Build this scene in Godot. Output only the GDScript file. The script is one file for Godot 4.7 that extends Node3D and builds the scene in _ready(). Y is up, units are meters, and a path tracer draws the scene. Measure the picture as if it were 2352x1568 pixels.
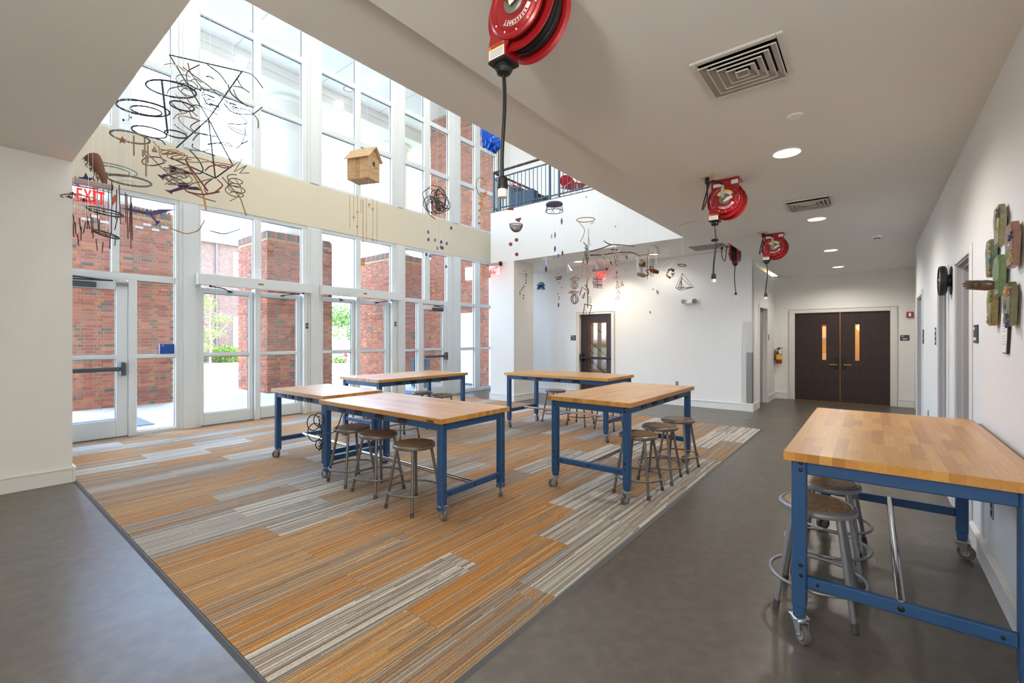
extends Node3D
# A double-height makerspace lobby. Units are metres, y up; the window wall lies at x = -8.03, the corridor runs along -z.
const F := 1038.0
const CX := 1176.0
const HY := 778.0
const H := 1.35
const COSA := 0.78327
const SINA := 0.62168
var used := {}
var M := {}
var rng := RandomNumberGenerator.new()

# ---------------------------------------------------------------- points in the room
func P(u: float, v: float, zc: float) -> Vector3:
	var xc = (u - CX) / F * zc
	return Vector3(-(zc * SINA - xc * COSA), H + (HY - v) / F * zc, -(zc * COSA + xc * SINA))
func PX(u: float, v: float, x: float) -> Vector3:
	return P(u, v, -x / (SINA - (u - CX) / F * COSA))
func PZ(u: float, v: float, z: float) -> Vector3:
	return P(u, v, -z / (COSA + (u - CX) / F * SINA))
func PY(u: float, v: float, y: float) -> Vector3:
	return P(u, v, F * (y - H) / (HY - v))

# ---------------------------------------------------------------- mesh building
class MB:
	var v := PackedVector3Array()
	var n := PackedVector3Array()
	var uv := PackedVector2Array()
	func tri(a, b, c, na, nb, nc, ua = Vector2(), ub = Vector2(), uc = Vector2()):
		if (b - a).cross(c - a).dot(na + nb + nc) > 0.0:
			v.append(a); v.append(c); v.append(b); n.append(na); n.append(nc); n.append(nb); uv.append(ua); uv.append(uc); uv.append(ub)
		else:
			v.append(a); v.append(b); v.append(c); n.append(na); n.append(nb); n.append(nc); uv.append(ua); uv.append(ub); uv.append(uc)
	func quad(a, b, c, d, nn):
		tri(a, b, c, nn, nn, nn, Vector2(0, 1), Vector2(1, 1), Vector2(1, 0)); tri(a, c, d, nn, nn, nn, Vector2(0, 1), Vector2(1, 0), Vector2(0, 0))
	func quad4(a, b, c, d, na, nb, nc, nd):
		tri(a, b, c, na, nb, nc); tri(a, c, d, na, nc, nd)
	func box(c: Vector3, s: Vector3, bev := 0.0, bs := Basis()) -> MB:
		var h = s * 0.5
		var e = minf(bev, minf(h.x, minf(h.y, h.z)) * 0.9)
		for ax in 3:
			var b1 = (ax + 1) % 3
			var b2 = (ax + 2) % 3
			for sg in [-1.0, 1.0]:
				var nn = Vector3(); nn[ax] = sg
				var pts = []
				for q in [[-1, -1], [1, -1], [1, 1], [-1, 1]]:
					var p = Vector3(); p[ax] = sg * h[ax]; p[b1] = q[0] * (h[b1] - e); p[b2] = q[1] * (h[b2] - e)
					pts.append(c + bs * p)
				quad(pts[0], pts[1], pts[2], pts[3], bs * nn)
			if e > 0.0:
				for s1 in [-1.0, 1.0]:
					for s2 in [-1.0, 1.0]:
						var pts = []
						for q in [[0, -1], [0, 1], [1, 1], [1, -1]]:
							var p = Vector3(); p[ax] = q[1] * (h[ax] - e)
							p[b1] = s1 * (h[b1] - (e if q[0] == 1 else 0.0)); p[b2] = s2 * (h[b2] - (0.0 if q[0] == 1 else e))
							pts.append(c + bs * p)
						var nn = Vector3(); nn[b1] = s1; nn[b2] = s2
						quad(pts[0], pts[1], pts[2], pts[3], (bs * nn).normalized())
		if e > 0.0:
			for sx in [-1.0, 1.0]:
				for sy in [-1.0, 1.0]:
					for sz in [-1.0, 1.0]:
						var nn = (bs * Vector3(sx, sy, sz)).normalized()
						tri(c + bs * Vector3(sx * h.x, sy * (h.y - e), sz * (h.z - e)), c + bs * Vector3(sx * (h.x - e), sy * h.y, sz * (h.z - e)), c + bs * Vector3(sx * (h.x - e), sy * (h.y - e), sz * h.z), nn, nn, nn)
		return self
	func bb(x0: float, x1: float, y0: float, y1: float, z0: float, z1: float, bev := 0.0) -> MB:
		return box(Vector3(x0 + x1, y0 + y1, z0 + z1) * 0.5, Vector3(absf(x1 - x0), absf(y1 - y0), absf(z1 - z0)), bev)
	func tube(pts: Array, r: float, sides := 8, closed := false, r2 := -1.0, flat := 1.0) -> MB:
		var k = pts.size()
		var rings = []
		var up = Vector3.UP
		var t0: Vector3 = (pts[1] - pts[0]).normalized()
		if absf(t0.dot(up)) > 0.95: up = Vector3.RIGHT
		var nr: Vector3 = (up - t0 * up.dot(t0)).normalized()
		for i in k:
			var t: Vector3
			if closed: t = (pts[(i + 1) % k] - pts[(i + k - 1) % k]).normalized()
			elif i == 0: t = t0
			elif i == k - 1: t = (pts[i] - pts[i - 1]).normalized()
			else: t = (pts[i + 1] - pts[i - 1]).normalized()
			nr = (nr - t * nr.dot(t)).normalized()
			var bn = t.cross(nr)
			var rr = r if r2 < 0.0 else lerpf(r, r2, float(i) / (k - 1))
			var ring = []
			for j in sides:
				var a = TAU * j / sides
				var d = nr * cos(a) + bn * sin(a) * flat
				ring.append([pts[i] + d * rr, (nr * cos(a) * flat + bn * sin(a)).normalized()])
			rings.append(ring)
		var m = k if closed else k - 1
		for i in m:
			var A = rings[i]; var B = rings[(i + 1) % k]
			for j in sides:
				var j2 = (j + 1) % sides
				quad4(A[j][0], A[j2][0], B[j2][0], B[j][0], A[j][1], A[j2][1], B[j2][1], B[j][1])
		if not closed:
			for e in [0, k - 1]:
				var t = (pts[0] - pts[1]).normalized() if e == 0 else (pts[k - 1] - pts[k - 2]).normalized()
				for j in sides:
					tri(pts[e], rings[e][j][0], rings[e][(j + 1) % sides][0], t, t, t)
		return self
	func rod(a: Vector3, b: Vector3, r: float, sides := 8, r2 := -1.0) -> MB:
		return tube([a, b], r, sides, false, r2)
	func ring(c: Vector3, nrm: Vector3, R: float, r: float, seg := 28, sides := 6, squash := 1.0) -> MB:
		var u = nrm.cross(Vector3.RIGHT if absf(nrm.x) < 0.9 else Vector3.UP).normalized()
		var w = nrm.cross(u).normalized()
		var pts = []
		for i in seg:
			var a = TAU * i / seg
			pts.append(c + (u * cos(a) + w * sin(a) * squash) * R)
		return tube(pts, r, sides, true)
	# profile: [radius, height] pairs along the axis
	func lathe(prof: Array, o: Vector3, axis := Vector3.UP, seg := 24) -> MB:
		var u = axis.cross(Vector3.RIGHT if absf(axis.x) < 0.9 else Vector3.FORWARD).normalized()
		var w = axis.cross(u).normalized()
		for i in prof.size() - 1:
			var r0: float = prof[i][0]; var h0: float = prof[i][1]; var r1: float = prof[i + 1][0]; var h1: float = prof[i + 1][1]
			var dn = Vector2(h1 - h0, -(r1 - r0))
			if dn.length() < 1e-7: continue
			dn = dn.normalized()
			for j in seg:
				var a = TAU * j / seg; var b = TAU * (j + 1) / seg
				var da = u * cos(a) + w * sin(a); var db = u * cos(b) + w * sin(b)
				var na = da * dn.x + axis * dn.y; var nb = db * dn.x + axis * dn.y
				var p00 = o + da * r0 + axis * h0; var p01 = o + db * r0 + axis * h0; var p10 = o + da * r1 + axis * h1; var p11 = o + db * r1 + axis * h1
				if r0 > 1e-6: tri(p00, p01, p11, na, nb, nb)
				if r1 > 1e-6: tri(p00, p11, p10, na, nb, na)
		return self
	func ball(c: Vector3, r: Vector3, seg := 12, bs := Basis()) -> MB:
		var rows = maxi(4, seg / 2)
		for i in rows:
			for j in seg:
				var q = []
				for ij in [[i, j], [i, j + 1], [i + 1, j + 1], [i + 1, j]]:
					var a = PI * ij[0] / rows; var b = TAU * ij[1] / seg
					var d = Vector3(sin(a) * cos(b), cos(a), sin(a) * sin(b))
					q.append([c + bs * (d * r), (bs * (d / r)).normalized()])
				quad4(q[0][0], q[1][0], q[2][0], q[3][0], q[0][1], q[1][1], q[2][1], q[3][1])
		return self
	# a flat outline in the xy plane of xf, given thickness along its z
	func prism(poly: Array, xf: Transform3D, depth: float) -> MB:
		var pp = PackedVector2Array(poly)
		var idx = Geometry2D.triangulate_polygon(pp)
		var nz = xf.basis.z.normalized()
		for i in range(0, idx.size(), 3):
			for s in [0.5, -0.5]:
				var q = []
				for k in 3:
					var p = pp[idx[i + k]]
					q.append(xf * Vector3(p.x, p.y, depth * s))
				tri(q[0], q[1], q[2], nz * signf(s), nz * signf(s), nz * signf(s))
		var area = 0.0
		for i in pp.size():
			area += pp[i].cross(pp[(i + 1) % pp.size()])
		for i in pp.size():
			var a = pp[i]; var b = pp[(i + 1) % pp.size()]
			var d = (b - a).normalized() * signf(area)
			var nn = (xf.basis * Vector3(d.y, -d.x, 0)).normalized()
			quad(xf * Vector3(a.x, a.y, depth * 0.5), xf * Vector3(b.x, b.y, depth * 0.5), xf * Vector3(b.x, b.y, -depth * 0.5), xf * Vector3(a.x, a.y, -depth * 0.5), nn)
		return self
	func mesh(off := Vector3.ZERO) -> ArrayMesh:
		var vv = v
		if off != Vector3.ZERO:
			vv = PackedVector3Array()
			for p in v: vv.append(p - off)
		var arr = []
		arr.resize(Mesh.ARRAY_MAX)
		arr[Mesh.ARRAY_VERTEX] = vv; arr[Mesh.ARRAY_NORMAL] = n; arr[Mesh.ARRAY_TEX_UV] = uv
		var m = ArrayMesh.new()
		m.add_surface_from_arrays(Mesh.PRIMITIVE_TRIANGLES, arr)
		return m

# ---------------------------------------------------------------- nodes
func numbered(called: String) -> String:
	var k = used.get(called, 0)
	used[called] = k + 1
	return called if k == 0 else "%s_%03d" % [called, k]
func thing(called: String, label: String, cat: String, at := Vector3.ZERO, group := "") -> Node3D:
	var o = Node3D.new()
	o.name = numbered(called); o.position = at
	o.set_meta("label", label); o.set_meta("category", cat)
	if group: o.set_meta("group", group)
	add_child(o)
	return o
func base_of(o: Node) -> Vector3:
	var p = Vector3.ZERO
	while o is Node3D and o != self:
		p += o.position; o = o.get_parent()
	return p
# a part: its shape is given in room coordinates (or, with local = true, in those of the thing)
func part(parent: Node, called: String, shape, m: Material, local := false) -> MeshInstance3D:
	var o = MeshInstance3D.new()
	o.name = called
	o.mesh = shape if shape is Mesh else shape.mesh(Vector3.ZERO if local else base_of(parent))
	o.material_override = m
	parent.add_child(o, true)
	return o
func one(called: String, label: String, cat: String, shape: MB, m: Material, at: Vector3, group := "") -> MeshInstance3D:
	var o = MeshInstance3D.new()
	o.name = numbered(called); o.position = at; o.mesh = shape.mesh(at); o.material_override = m
	o.set_meta("label", label); o.set_meta("category", cat)
	if group: o.set_meta("group", group)
	add_child(o)
	return o
func struct(called: String, shape: MB, m: Material) -> MeshInstance3D:
	var o = MeshInstance3D.new()
	o.name = called; o.mesh = shape.mesh(); o.material_override = m
	o.set_meta("kind", "structure")
	add_child(o, true)
	return o
func struct_node(called: String) -> Node3D:
	var o = Node3D.new()
	o.name = called; o.set_meta("kind", "structure")
	add_child(o, true)
	return o
func dup(o: Node3D, at: Vector3, turn: float, label: String) -> Node3D:
	var c = o.duplicate()
	var nm = str(o.name)
	if nm.substr(nm.length() - 4, 1) == "_": nm = nm.substr(0, nm.length() - 4)
	c.name = numbered(nm); add_child(c)
	c.position = at; c.rotation.y = turn; c.set_meta("label", label)
	return c
func words(parent: Node, text: String, size: float, xf: Transform3D, m: Material, called := "lettering", depth := 0.002) -> MeshInstance3D:
	var t = TextMesh.new()
	var f = SystemFont.new()
	f.font_names = PackedStringArray(["Droid Sans"]); f.font_weight = 700
	t.font = f; t.text = text; t.font_size = 32; t.pixel_size = size / 23.0; t.depth = depth
	var o = MeshInstance3D.new()
	o.name = called; o.mesh = t; o.material_override = m
	parent.add_child(o, true)
	o.transform = Transform3D(xf.basis, xf.origin - base_of(parent))
	return o
func facing(at: Vector3, nrm: Vector3) -> Transform3D:   # x to the right as seen from the front
	var z = nrm.normalized()
	var x = Vector3.UP.cross(z).normalized()
	return Transform3D(Basis(x, z.cross(x), z), at)

# ---------------------------------------------------------------- materials
func mat(hex: String, rough := 0.6, metal := 0.0, extra := {}) -> StandardMaterial3D:
	var m = StandardMaterial3D.new()
	m.albedo_color = Color(hex); m.roughness = rough; m.metallic = metal
	for k in extra: m.set(k, extra[k])
	return m
func noise_tex(freq: float, ramp: Array, size := 512, oct := 4, sd := 1, as_normal := false) -> NoiseTexture2D:
	var f = FastNoiseLite.new()
	f.seed = sd; f.frequency = freq; f.fractal_octaves = oct
	var t = NoiseTexture2D.new()
	t.width = size; t.height = size; t.seamless = true; t.noise = f
	if as_normal:
		t.as_normal_map = true; t.bump_strength = 3.0
	elif ramp.size():
		var g = Gradient.new()
		g.offsets = PackedFloat32Array([0.0, 1.0]); g.colors = PackedColorArray([Color(ramp[0]), Color(ramp[1])])
		if ramp.size() == 3:
			g.offsets = PackedFloat32Array([0.25, 0.5, 0.75]); g.colors = PackedColorArray([Color(ramp[0]), Color(ramp[1]), Color(ramp[2])])
		t.color_ramp = g
	return t
func triplanar(m: StandardMaterial3D, sc: Vector3, world := true) -> StandardMaterial3D:
	m.uv1_triplanar = true; m.uv1_world_triplanar = world; m.uv1_scale = sc
	return m

func make_materials():
	rng.seed = 7
	M.wall = mat("e7e6e2", 0.75)
	M.wall.normal_enabled = true; M.wall.normal_texture = noise_tex(0.09, [], 256, 3, 3, true); M.wall.normal_scale = 0.12; triplanar(M.wall, Vector3.ONE * 1.5)
	M.ceiling = mat("e6e5e1", 0.85)
	M.band = mat("ddd4be", 0.7)
	M.frame = mat("dfe5e6", 0.45)
	M.frame_dark = mat("4a4e52", 0.5)
	M.base = mat("e4e3df", 0.5)
	M.trim = mat("dcdad4", 0.5)
	M.jamb = mat("b9b7b8", 0.5)
	M.glass = mat("f2fbff", 0.0, 0.0, {"transparency": BaseMaterial3D.TRANSPARENCY_ALPHA}); M.glass.albedo_color.a = 0.04
	M.floor = mat("ffffff", 0.37)
	M.floor.albedo_texture = noise_tex(0.02, ["5b534b", "60584f", "655d54"], 1024, 6, 5)
	M.floor.roughness_texture = noise_tex(0.012, ["d0d0d0", "ffffff"], 512, 4, 6)
	triplanar(M.floor, Vector3.ONE * 0.45)
	M.floor.detail_enabled = true; M.floor.detail_blend_mode = BaseMaterial3D.BLEND_MODE_MUL; M.floor.detail_uv_layer = BaseMaterial3D.DETAIL_UV_1
	M.floor.detail_albedo = noise_tex(0.35, ["ececec", "ffffff"], 512, 2, 9)
	M.blue = mat("2b5280", 0.38, 0.1)
	M.steel = mat("b9bcbe", 0.3, 0.9)
	M.chrome = mat("d6d8da", 0.12, 1.0)
	M.stool = mat("77736d", 0.36, 0.55)
	M.stool_light = mat("95959a", 0.34, 0.55)
	M.hardboard = mat("ffffff", 0.42)
	M.hardboard.albedo_texture = noise_tex(0.03, ["715439", "806243", "8f7150"], 256, 5, 11); triplanar(M.hardboard, Vector3.ONE * 2.5, false)
	M.rubber = mat("4b4743", 0.6)
	M.wheel = mat("5d5b58", 0.5)
	M.hub = mat("a9a9a6", 0.4, 0.3)
	M.black = mat("1c1c1e", 0.45)
	M.bolt = mat("14161a", 0.4)
	M.door_brown = mat("ffffff", 0.42)
	M.door_brown.albedo_texture = noise_tex(0.02, ["2b1a18", "321f1e", "372421"], 256, 5, 13); triplanar(M.door_brown, Vector3(6.0, 0.6, 6.0))
	M.red = mat("a3121c", 0.28, 0.15, {"clearcoat_enabled": true, "clearcoat": 0.6})
	M.white = mat("efefec", 0.55)
	M.grey_metal = mat("8e8c86", 0.45, 0.5)
	M.brass = mat("b08d4a", 0.35, 0.8)
	M.sign = mat("3b424b", 0.5)
	M.mortar = mat("a38458", 0.95)
	M.mortar.albedo_texture = noise_tex(0.06, ["d8d0c4", "ffffff"], 256, 4, 17); triplanar(M.mortar, Vector3.ONE)
	M.bricks = []
	for h in ["a04a2c", "903c23", "ac5636", "994b32", "883824", "b46440", "5a4d45", "4c4644", "865b43", "a65336"]:
		var b = mat(h, 0.9)
		b.albedo_texture = M.mortar.albedo_texture
		triplanar(b, Vector3.ONE * 3.0)
		M.bricks.append(b)
	M.brick_vc = mat("ffffff", 0.9, 0.0, {"vertex_color_use_as_albedo": true})
	M.brick_vc.albedo_texture = M.mortar.albedo_texture; triplanar(M.brick_vc, Vector3.ONE * 3.0)
	M.limewhite = mat("cbc5ba", 0.8)
	M.concrete = mat("b9b3a8", 0.9)
	M.concrete.albedo_texture = noise_tex(0.02, ["e8e4dc", "ffffff"], 512, 4, 19); triplanar(M.concrete, Vector3.ONE * 0.3)
	M.string = mat("f4f4f2", 0.6)
	M.pattern_mat = mat("3c4b57", 0.95)
	M.lamp = mat("fff2dc", 0.5, 0.0, {"emission_enabled": true, "emission": Color("ffe9c4"), "emission_energy_multiplier": 6.0})
	M.exit_red = mat("e01818", 0.4, 0.0, {"emission_enabled": true, "emission": Color("ff1a12"), "emission_energy_multiplier": 1.2})
	# butcher-block staves: one grain, several tones
	var im = Image.create(256, 256, true, Image.FORMAT_RGB8)
	var g = FastNoiseLite.new(); g.seed = 4; g.frequency = 0.02; g.fractal_octaves = 4
	for y in 256:
		for x in 256:
			var k = 0.9 + 0.13 * g.get_noise_2d(x * 0.35, y * 3.2) + 0.10 * g.get_noise_2d(x * 1.6 + 900.0, y * 9.0)
			im.set_pixel(x, y, Color(minf(k * 1.02, 1.0), minf(k, 1.0), minf(k * 0.97, 1.0)))
	im.generate_mipmaps()
	var gt = ImageTexture.create_from_image(im)
	M.staves = []
	var i = 0
	for h in ["d9a04c", "d49a47", "dea754", "cf9442", "d89e4a", "c88c3e", "dba350", "d2974a", "be8238", "e0ae5e"]:
		var w = mat(h, 0.31, 0.0, {"clearcoat_enabled": true, "clearcoat": 0.4, "clearcoat_roughness": 0.31})
		w.albedo_texture = gt; triplanar(w, Vector3(0.5, 1.0, 0.6), false); w.uv1_offset = Vector3(0.37 * i, 0.21 * i, 0.53 * i)
		M.staves.append(w); i += 1
	M.plywood = mat("d9b283", 0.6); M.plywood.albedo_texture = gt; triplanar(M.plywood, Vector3(1.5, 1.5, 4.0), false)
	M.wicker = mat("8a7458", 0.7)
	M.reed_black = mat("22242c", 0.6)
	M.reed_red = mat("7b1f22", 0.55)
	M.reed_tan = mat("a58a64", 0.65)
	M.reed_grey = mat("6f6a62", 0.6)
	M.reed_ochre = mat("a87a2a", 0.6)
	M.purple = mat("45305e", 0.6)
	M.plum = mat("5a1c4a", 0.55)
	more_materials()
	make_carpet_materials()

func make_carpet_materials():
	M.tiles = []
	var pal = {"o": ["b87a2c", "ad7026", "c08634", "a26a2a"], "w": ["c8bfb0", "bab0a2", "d0c8ba", "a89e92"], "t": ["82705f", "8d7865", "766658", "957e68"], "n": ["b48c5c", "a8804f", "b99566", "9f7b52"], "g": ["8c847b", "827a72", "979087", "a09a90"]}
	var themes = ["ooootno", "wwwwgtw", "ttttgon", "nnnntoo", "ggggwtg", "ooonnto", "wwggttg", "ttttnno", "nnootto", "ttggtto"]
	var r = RandomNumberGenerator.new(); r.seed = 21
	for th in themes:
		var im = Image.create(128, 512, true, Image.FORMAT_RGB8)
		var x = 0
		while x < 128:
			var w = r.randi_range(1, 4)
			var y = 0
			while y < 512:
				var len = r.randi_range(90, 520)
				var k: String = th[r.randi_range(0, th.length() - 1)]
				var c = Color(pal[k][r.randi_range(0, 3)])
				if w == 1: c = Color("ddd5c6") if r.randf() < 0.3 else Color("564a40")
				im.fill_rect(Rect2i(x, y, w, len), c)
				y += len
			x += w
		var j = RandomNumberGenerator.new(); j.seed = 5
		for yy in range(0, 512):
			for xx in range(0, 128):
				var c = im.get_pixel(xx, yy)
				var d = j.randf_range(0.84, 1.1)
				if xx % 4 == 3: d *= 0.86
				im.set_pixel(xx, yy, Color(c.r * d, c.g * d, c.b * d))
		im.generate_mipmaps()
		var m = mat("ffffff", 1.0, 0.0, {"metallic_specular": 0.3, "rim_enabled": true, "rim": 0.3, "rim_tint": 0.3})
		m.albedo_texture = ImageTexture.create_from_image(im)
		M.tiles.append(m)

func more_materials():
	M.bark = mat("6b4630", 0.85)
	M.reed_stain = mat("4c1d22", 0.6)
	M.reed_bark = mat("54453a", 0.75)
	M.ply = []
	for h in ["d8b083", "dcb88e", "c99f70"]:
		var m = mat(h, 0.6)
		m.albedo_texture = M.plywood.albedo_texture; triplanar(m, Vector3(3.0, 1.5, 3.0), false)
		M.ply.append(m)

# ---------------------------------------------------------------- the scene
func _ready():
	var cam = Camera3D.new()
	cam.name = "camera"; cam.position = Vector3(0, H, 0); cam.rotation.y = atan2(824.0, 1038.0)
	cam.projection = Camera3D.PROJECTION_FRUSTUM
	cam.near = 0.05; cam.far = 300.0
	cam.size = 2.0 * 784.0 / F * cam.near
	cam.frustum_offset = Vector2(0, -6.0 / F * cam.near)
	add_child(cam); cam.current = true
	var sm = ProceduralSkyMaterial.new()
	sm.sky_top_color = Color(0.64, 0.8, 1.0); sm.sky_horizon_color = Color(0.92, 0.96, 1.0); sm.sky_curve = 0.2
	sm.ground_bottom_color = Color(0.5, 0.48, 0.45); sm.ground_horizon_color = Color(0.85, 0.85, 0.84)
	sm.sky_energy_multiplier = SKY
	var sky = Sky.new(); sky.sky_material = sm
	var env = Environment.new()
	env.background_mode = Environment.BG_SKY; env.sky = sky
	env.tonemap_mode = Environment.TONE_MAPPER_LINEAR; env.tonemap_exposure = EXPO
	env.sdfgi_enabled = true; env.ssao_enabled = true; env.ssil_enabled = true
	var we = WorldEnvironment.new(); we.name = "world"; we.environment = env; add_child(we)
	var sun = DirectionalLight3D.new()
	sun.name = "sun"; sun.light_color = Color(1.0, 0.95, 0.86); sun.light_energy = SUN; sun.light_angular_distance = 1.5; sun.shadow_enabled = true
	sun.rotation = Vector3(deg_to_rad(-52), deg_to_rad(62), 0)
	add_child(sun)
	make_materials()
	build_lamps()
	build_shell()
	build_window_wall()
	build_doors()
	build_outside()
	build_carpet()
	build_tables()
	build_ceiling_things()
	build_wall_things()
	build_balcony()
	build_mobiles()

const SKY := 3.5
const SUN := 0.35
const EXPO := 1.36

func omni(called: String, at: Vector3, energy: float, col: Color, size := 0.06):
	var l = OmniLight3D.new()
	l.name = called; l.position = at; l.light_energy = energy; l.light_color = col; l.light_size = size
	l.omni_range = 30.0; l.omni_attenuation = 2.0; l.shadow_enabled = true
	add_child(l, true)
func spot(called: String, at: Vector3, dir: Vector3, energy: float, col: Color, ang := 70.0, size := 0.07):
	var l = SpotLight3D.new()
	l.name = called; l.light_energy = energy; l.light_color = col; l.light_size = size
	l.spot_range = 30.0; l.spot_attenuation = 2.0; l.spot_angle = ang; l.spot_angle_attenuation = 0.6; l.shadow_enabled = true
	add_child(l, true)
	l.look_at_from_position(at, at + dir, Vector3.RIGHT if absf(dir.y) > 0.9 else Vector3.UP)

func downlight(at: Vector3, label: String, energy: float, group := "recessed ceiling downlights"):
	var t = thing("ceiling_downlight", label, "light", at, group)
	part(t, "trim_ring", MB.new().lathe([[0.088, -0.001], [0.097, -0.001], [0.099, -0.006], [0.09, -0.009], [0.086, -0.004], [0.086, -0.001]], at, Vector3.UP, 32), M.white)
	part(t, "lens", MB.new().lathe([[0.0, -0.004], [0.087, -0.004], [0.087, -0.001]], at, Vector3.UP, 32), M.lamp)
	spot("downlight_beam", at - Vector3(0, 0.02, 0), Vector3.DOWN, energy * DOWN, Color(1.0, 0.97, 0.93), 80.0)

func build_lamps():
	var zs = [-3.913, -6.289, -8.649, -10.733]
	var ls = ["recessed ceiling light nearest the large square vent", "recessed ceiling light past the second vent, before the alarm detector", "recessed ceiling light third along the corridor ceiling", "recessed ceiling light closest to the dark double doors"]
	for i in 4:
		downlight(Vector3(-0.49, 2.74, zs[i]), ls[i], 2.2)
	downlight(PY(1328, 600, 3.02), "recessed light under the balcony beside the track spotlight", 0.9)
	downlight(PY(1502, 584, 3.02), "recessed light under the balcony seen through the domed wire frame", 0.8)
	# added fill lamps, out of view high in the atrium and behind the camera
	var hi = struct_node("ceiling_lamps")
	for x in [-3.4, -5.0, -6.6]:
		for z in [-1.8, -4.2, -6.6]:
			part(hi, "lens", MB.new().lathe([[0.0, -0.012], [0.05, -0.012], [0.06, 0.0]], Vector3(x, 7.7, z), Vector3.UP, 24), M.lamp)
			omni("atrium_lamp", Vector3(x, 7.62, z), ATRIUM_FILL, Color(1.0, 0.985, 0.945), 0.12)
	for z in [0.9, 3.0]:
		for x in [-0.35]:
			part(hi, "pendant_globe", MB.new().ball(Vector3(x, 1.85, z), Vector3.ONE * 0.14, 16), M.lamp)
			part(hi, "pendant_rod", MB.new().rod(Vector3(x, 1.95, z), Vector3(x, 2.75 if x > -1.5 else 3.02, z), 0.008), M.steel)
			omni("pendant_lamp", Vector3(x, 1.85, z), BEHIND_FILL if z < 2.0 else BEHIND_FILL * 0.4, Color(1.0, 0.985, 0.95), 0.14)

const DOWN := 0.75
const ATRIUM_FILL := 0.85
const BEHIND_FILL := 2.2

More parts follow.
